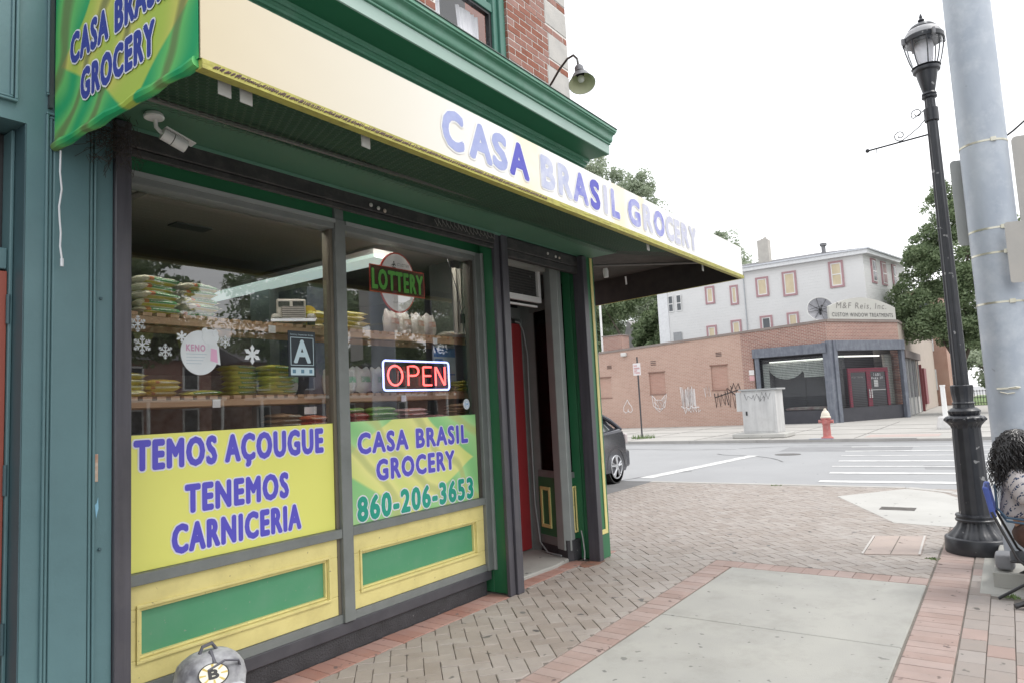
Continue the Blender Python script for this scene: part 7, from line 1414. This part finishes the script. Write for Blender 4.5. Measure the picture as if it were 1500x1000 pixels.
def tree(loc, h, blobs, n, size, m_, lab, seed, grp=None, tr=.25):
    t = thing('tree', lab, 'tree', loc, grp); r = random.Random(seed); x, y, z = loc
    q = MB(); q.tube([(x, y, z-.1), (x+.1, y, z+h*.2), (x, y+.1, z+h*.45), (x+.1, y, z+h*.8)], [tr, tr*.8, tr*.6, tr*.15], 9)
    q.build('trunk', BARK, t, smooth=True)
    for b in blobs[:9]:
        q = MB(); q.tube([(x, y, z+h*.3), ((x+b[0])/2, (y+b[1])/2, (z+h*.3+b[2])/2+.2), (b[0], b[1], b[2])], [tr*.45, tr*.3, tr*.08], 6); q.build('limb', BARK, t, smooth=True)
    crown(blobs, n, size, m_, t, seed)
    return t
tree((45.5, 2.0, 0), 8, [(45.5, 2.2, 5.8, 2.5, 1.9), (45, 3.4, 5.2, 1.7, 1.2), (45.5, .4, 6, 2.3, 2.2), (45.5, 1.6, 8.4, 2.1, 1.8), (45.5, 3.3, 8.0, 1.2, 1.4), (45.5, .9, 10.4, 1.8, 1.6), (45.5, 2.2, 10.7, 1.1, 1.2), (45.5, .6, 12.1, 1.6, 1.3), (45.5, -.6, 8.2, 2.2, 2.2), (45.2, -.8, 5.0, 1.8, 1.5), (45.3, -.2, 3.9, 2.0, 1.0), (45.5, -1.6, 6.5, 1.6, 2.2), (45.5, 3.8, 6.8, 1.3, 1.2), (45.3, 4.3, 4.9, 1.1, .9), (45.5, 2.3, 4.5, 2.3, 1.0), (45.5, 2.9, 9.3, 1.2, 1.2), (45.5, 1.9, 12.0, .9, 1.2), (45.5, 3.9, 5.8, 1.3, 1.0)], 110000, .085, LEAF1, 'full green street tree standing on the far pavement by the arched sign', 5, tr=.22)
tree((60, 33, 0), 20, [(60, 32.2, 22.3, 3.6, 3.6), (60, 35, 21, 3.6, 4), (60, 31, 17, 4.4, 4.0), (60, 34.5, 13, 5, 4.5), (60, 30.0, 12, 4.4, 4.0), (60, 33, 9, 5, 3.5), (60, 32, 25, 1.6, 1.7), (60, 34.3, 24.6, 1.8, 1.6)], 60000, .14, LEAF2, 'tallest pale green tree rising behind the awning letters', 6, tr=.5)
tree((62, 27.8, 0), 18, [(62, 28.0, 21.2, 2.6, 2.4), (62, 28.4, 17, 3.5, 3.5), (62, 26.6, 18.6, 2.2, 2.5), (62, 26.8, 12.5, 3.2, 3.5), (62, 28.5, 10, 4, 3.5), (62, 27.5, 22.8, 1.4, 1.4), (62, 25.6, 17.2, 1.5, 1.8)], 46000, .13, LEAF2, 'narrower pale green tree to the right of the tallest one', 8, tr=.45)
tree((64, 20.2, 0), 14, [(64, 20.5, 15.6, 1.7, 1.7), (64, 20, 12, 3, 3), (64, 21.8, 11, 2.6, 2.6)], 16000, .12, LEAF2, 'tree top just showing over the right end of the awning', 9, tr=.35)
tree((47, 21.5, 0), 9, [(47, 21.0, 8.4, 2.0, 2.2), (47.5, 19.6, 6.6, 1.9, 2.2), (47, 24.6, 8.8, 2.2, 1.6), (47, 20.6, 5.5, 2.0, 1.6), (47, 26, 7, 1.8, 1.8)], 24000, .14, LEAF1, 'deep green lower tree beside the white house behind the brick chimney', 10, tr=.3)
gh = thing('grey_roofed_house', 'small house with a steep grey roof half hidden among the trees', 'house', (49, 22.5, 0))
q = MB(); q.box(51, 55, 22.3, 25.2, 0, 5.4); q.build('wall', mat('pale_house', (.5, .53, .5), rough=.8, scale=2), gh)
q = MB(); q.add([(50.9, 22.2, 5.4), (50.9, 25.3, 5.4), (50.9, 24.6, 8.0), (55, 22.2, 5.4), (55, 25.3, 5.4), (55, 24.6, 8.0)], [(0, 1, 2), (5, 4, 3), (0, 2, 5, 3), (1, 4, 5, 2), (0, 3, 4, 1)]); q.build('roof', mat('grey_shingle', (.36, .35, .34), (.28, .27, .27), rough=.9, scale=3), gh)
q = MB(); q.box(38.5, 38.6, 20.4, 20.5, 4.3, 8.5); tag(q.build('roof_mast', WHITEP), 'thin white mast on the roof beside the yellow strip', 'mast')
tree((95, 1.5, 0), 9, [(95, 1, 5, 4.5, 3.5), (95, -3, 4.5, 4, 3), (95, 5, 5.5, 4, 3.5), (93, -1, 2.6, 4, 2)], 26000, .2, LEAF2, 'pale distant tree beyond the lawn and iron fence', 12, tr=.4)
# far side of the main street, seen mirrored in the shop windows
def street_house(x, y, w, lab, c, nm):
    t = thing('row_house', lab, 'house', (x, y, 0)); q = MB(); q.box(x-w/2, x+w/2, y-8, y, 0, 5.6); q.build('wall', brickmat(nm, c, tuple(k*.8 for k in c), (.5, .45, .4)), t)
    q = MB(); q.extr([(y+.5, 5.6), (y-4, 7.4), (y-8.5, 5.6)], x-w/2-.3, x+w/2+.3); q.build('roof', mat('roof_dark', (0, 0, 0)), t)
    q = MB(); q.box(x-w/2, x+w/2, y, y+1.8, 2.9, 3.1); q.build('porch_roof', WHITEP, t)
    for k in range(3):
        q = MB(); xx = x-w/2+.2+k*(w-.5)/2; q.box(xx, xx+.15, y+1.6, y+1.75, 0, 2.9); q.build('porch_post', WHITEP, t)
        for z in (.9, 3.6):
            xx = x-w*.36+k*w*.36; q = MB(); q.box(xx-.55, xx+.55, y+.0, y+.06, z, z+1.6); f_ = q.build('window', WHITEP, t); q = MB(); q.box(xx-.42, xx+.42, y+.06, y+.08, z+.12, z+1.48); q.build('pane', DKP, t) if 0 else q.build('pane', DKP, f_)
street_house(21, -36, 10, 'red brick house with white porch mirrored in the left window', (.3, .11, .08), 'mirror_brick_a'); street_house(34, -36, 11, 'brown brick house with white porch mirrored in the right window', (.22, .12, .09), 'mirror_brick_b'); street_house(48, -36, 11, 'second red brick house with white porch across the main street', (.33, .13, .1), 'mirror_brick_c')
q = MB(); q.prism([(-60, -40), (160, -40), (160, -14.2), (-60, -14.2)], -.12, .0); tag(q.build('opposite_pavement', mat('opp_concrete', (.35, .34, .32), rough=.9, scale=1)), 'pavement and yards across the main street', 'pavement', kind='structure')
for k, (x, y, lab) in enumerate(((13.6, -24, 'street tree across the main street, mirrored at the left of the shop window'), (24.0, -24, 'street tree across the main street, mirrored near the toy truck'), (36.5, -24, 'street tree across the main street beyond the mirrored houses'))):
    tree((x, y, 0), 9, [(x, y, 6.6, 3.2, 2.2), (x-2.2, y, 5.6, 2.2, 1.8), (x+2.2, y+.3, 5.8, 2.2, 1.9), (x+.2, y, 8.4, 2.6, 1.9), (x-2.4, y, 8.0, 1.8, 1.5), (x+2.6, y, 7.8, 1.9, 1.6)], 16000, .15, LEAF1, lab, 30+k, 'trees across the main street')
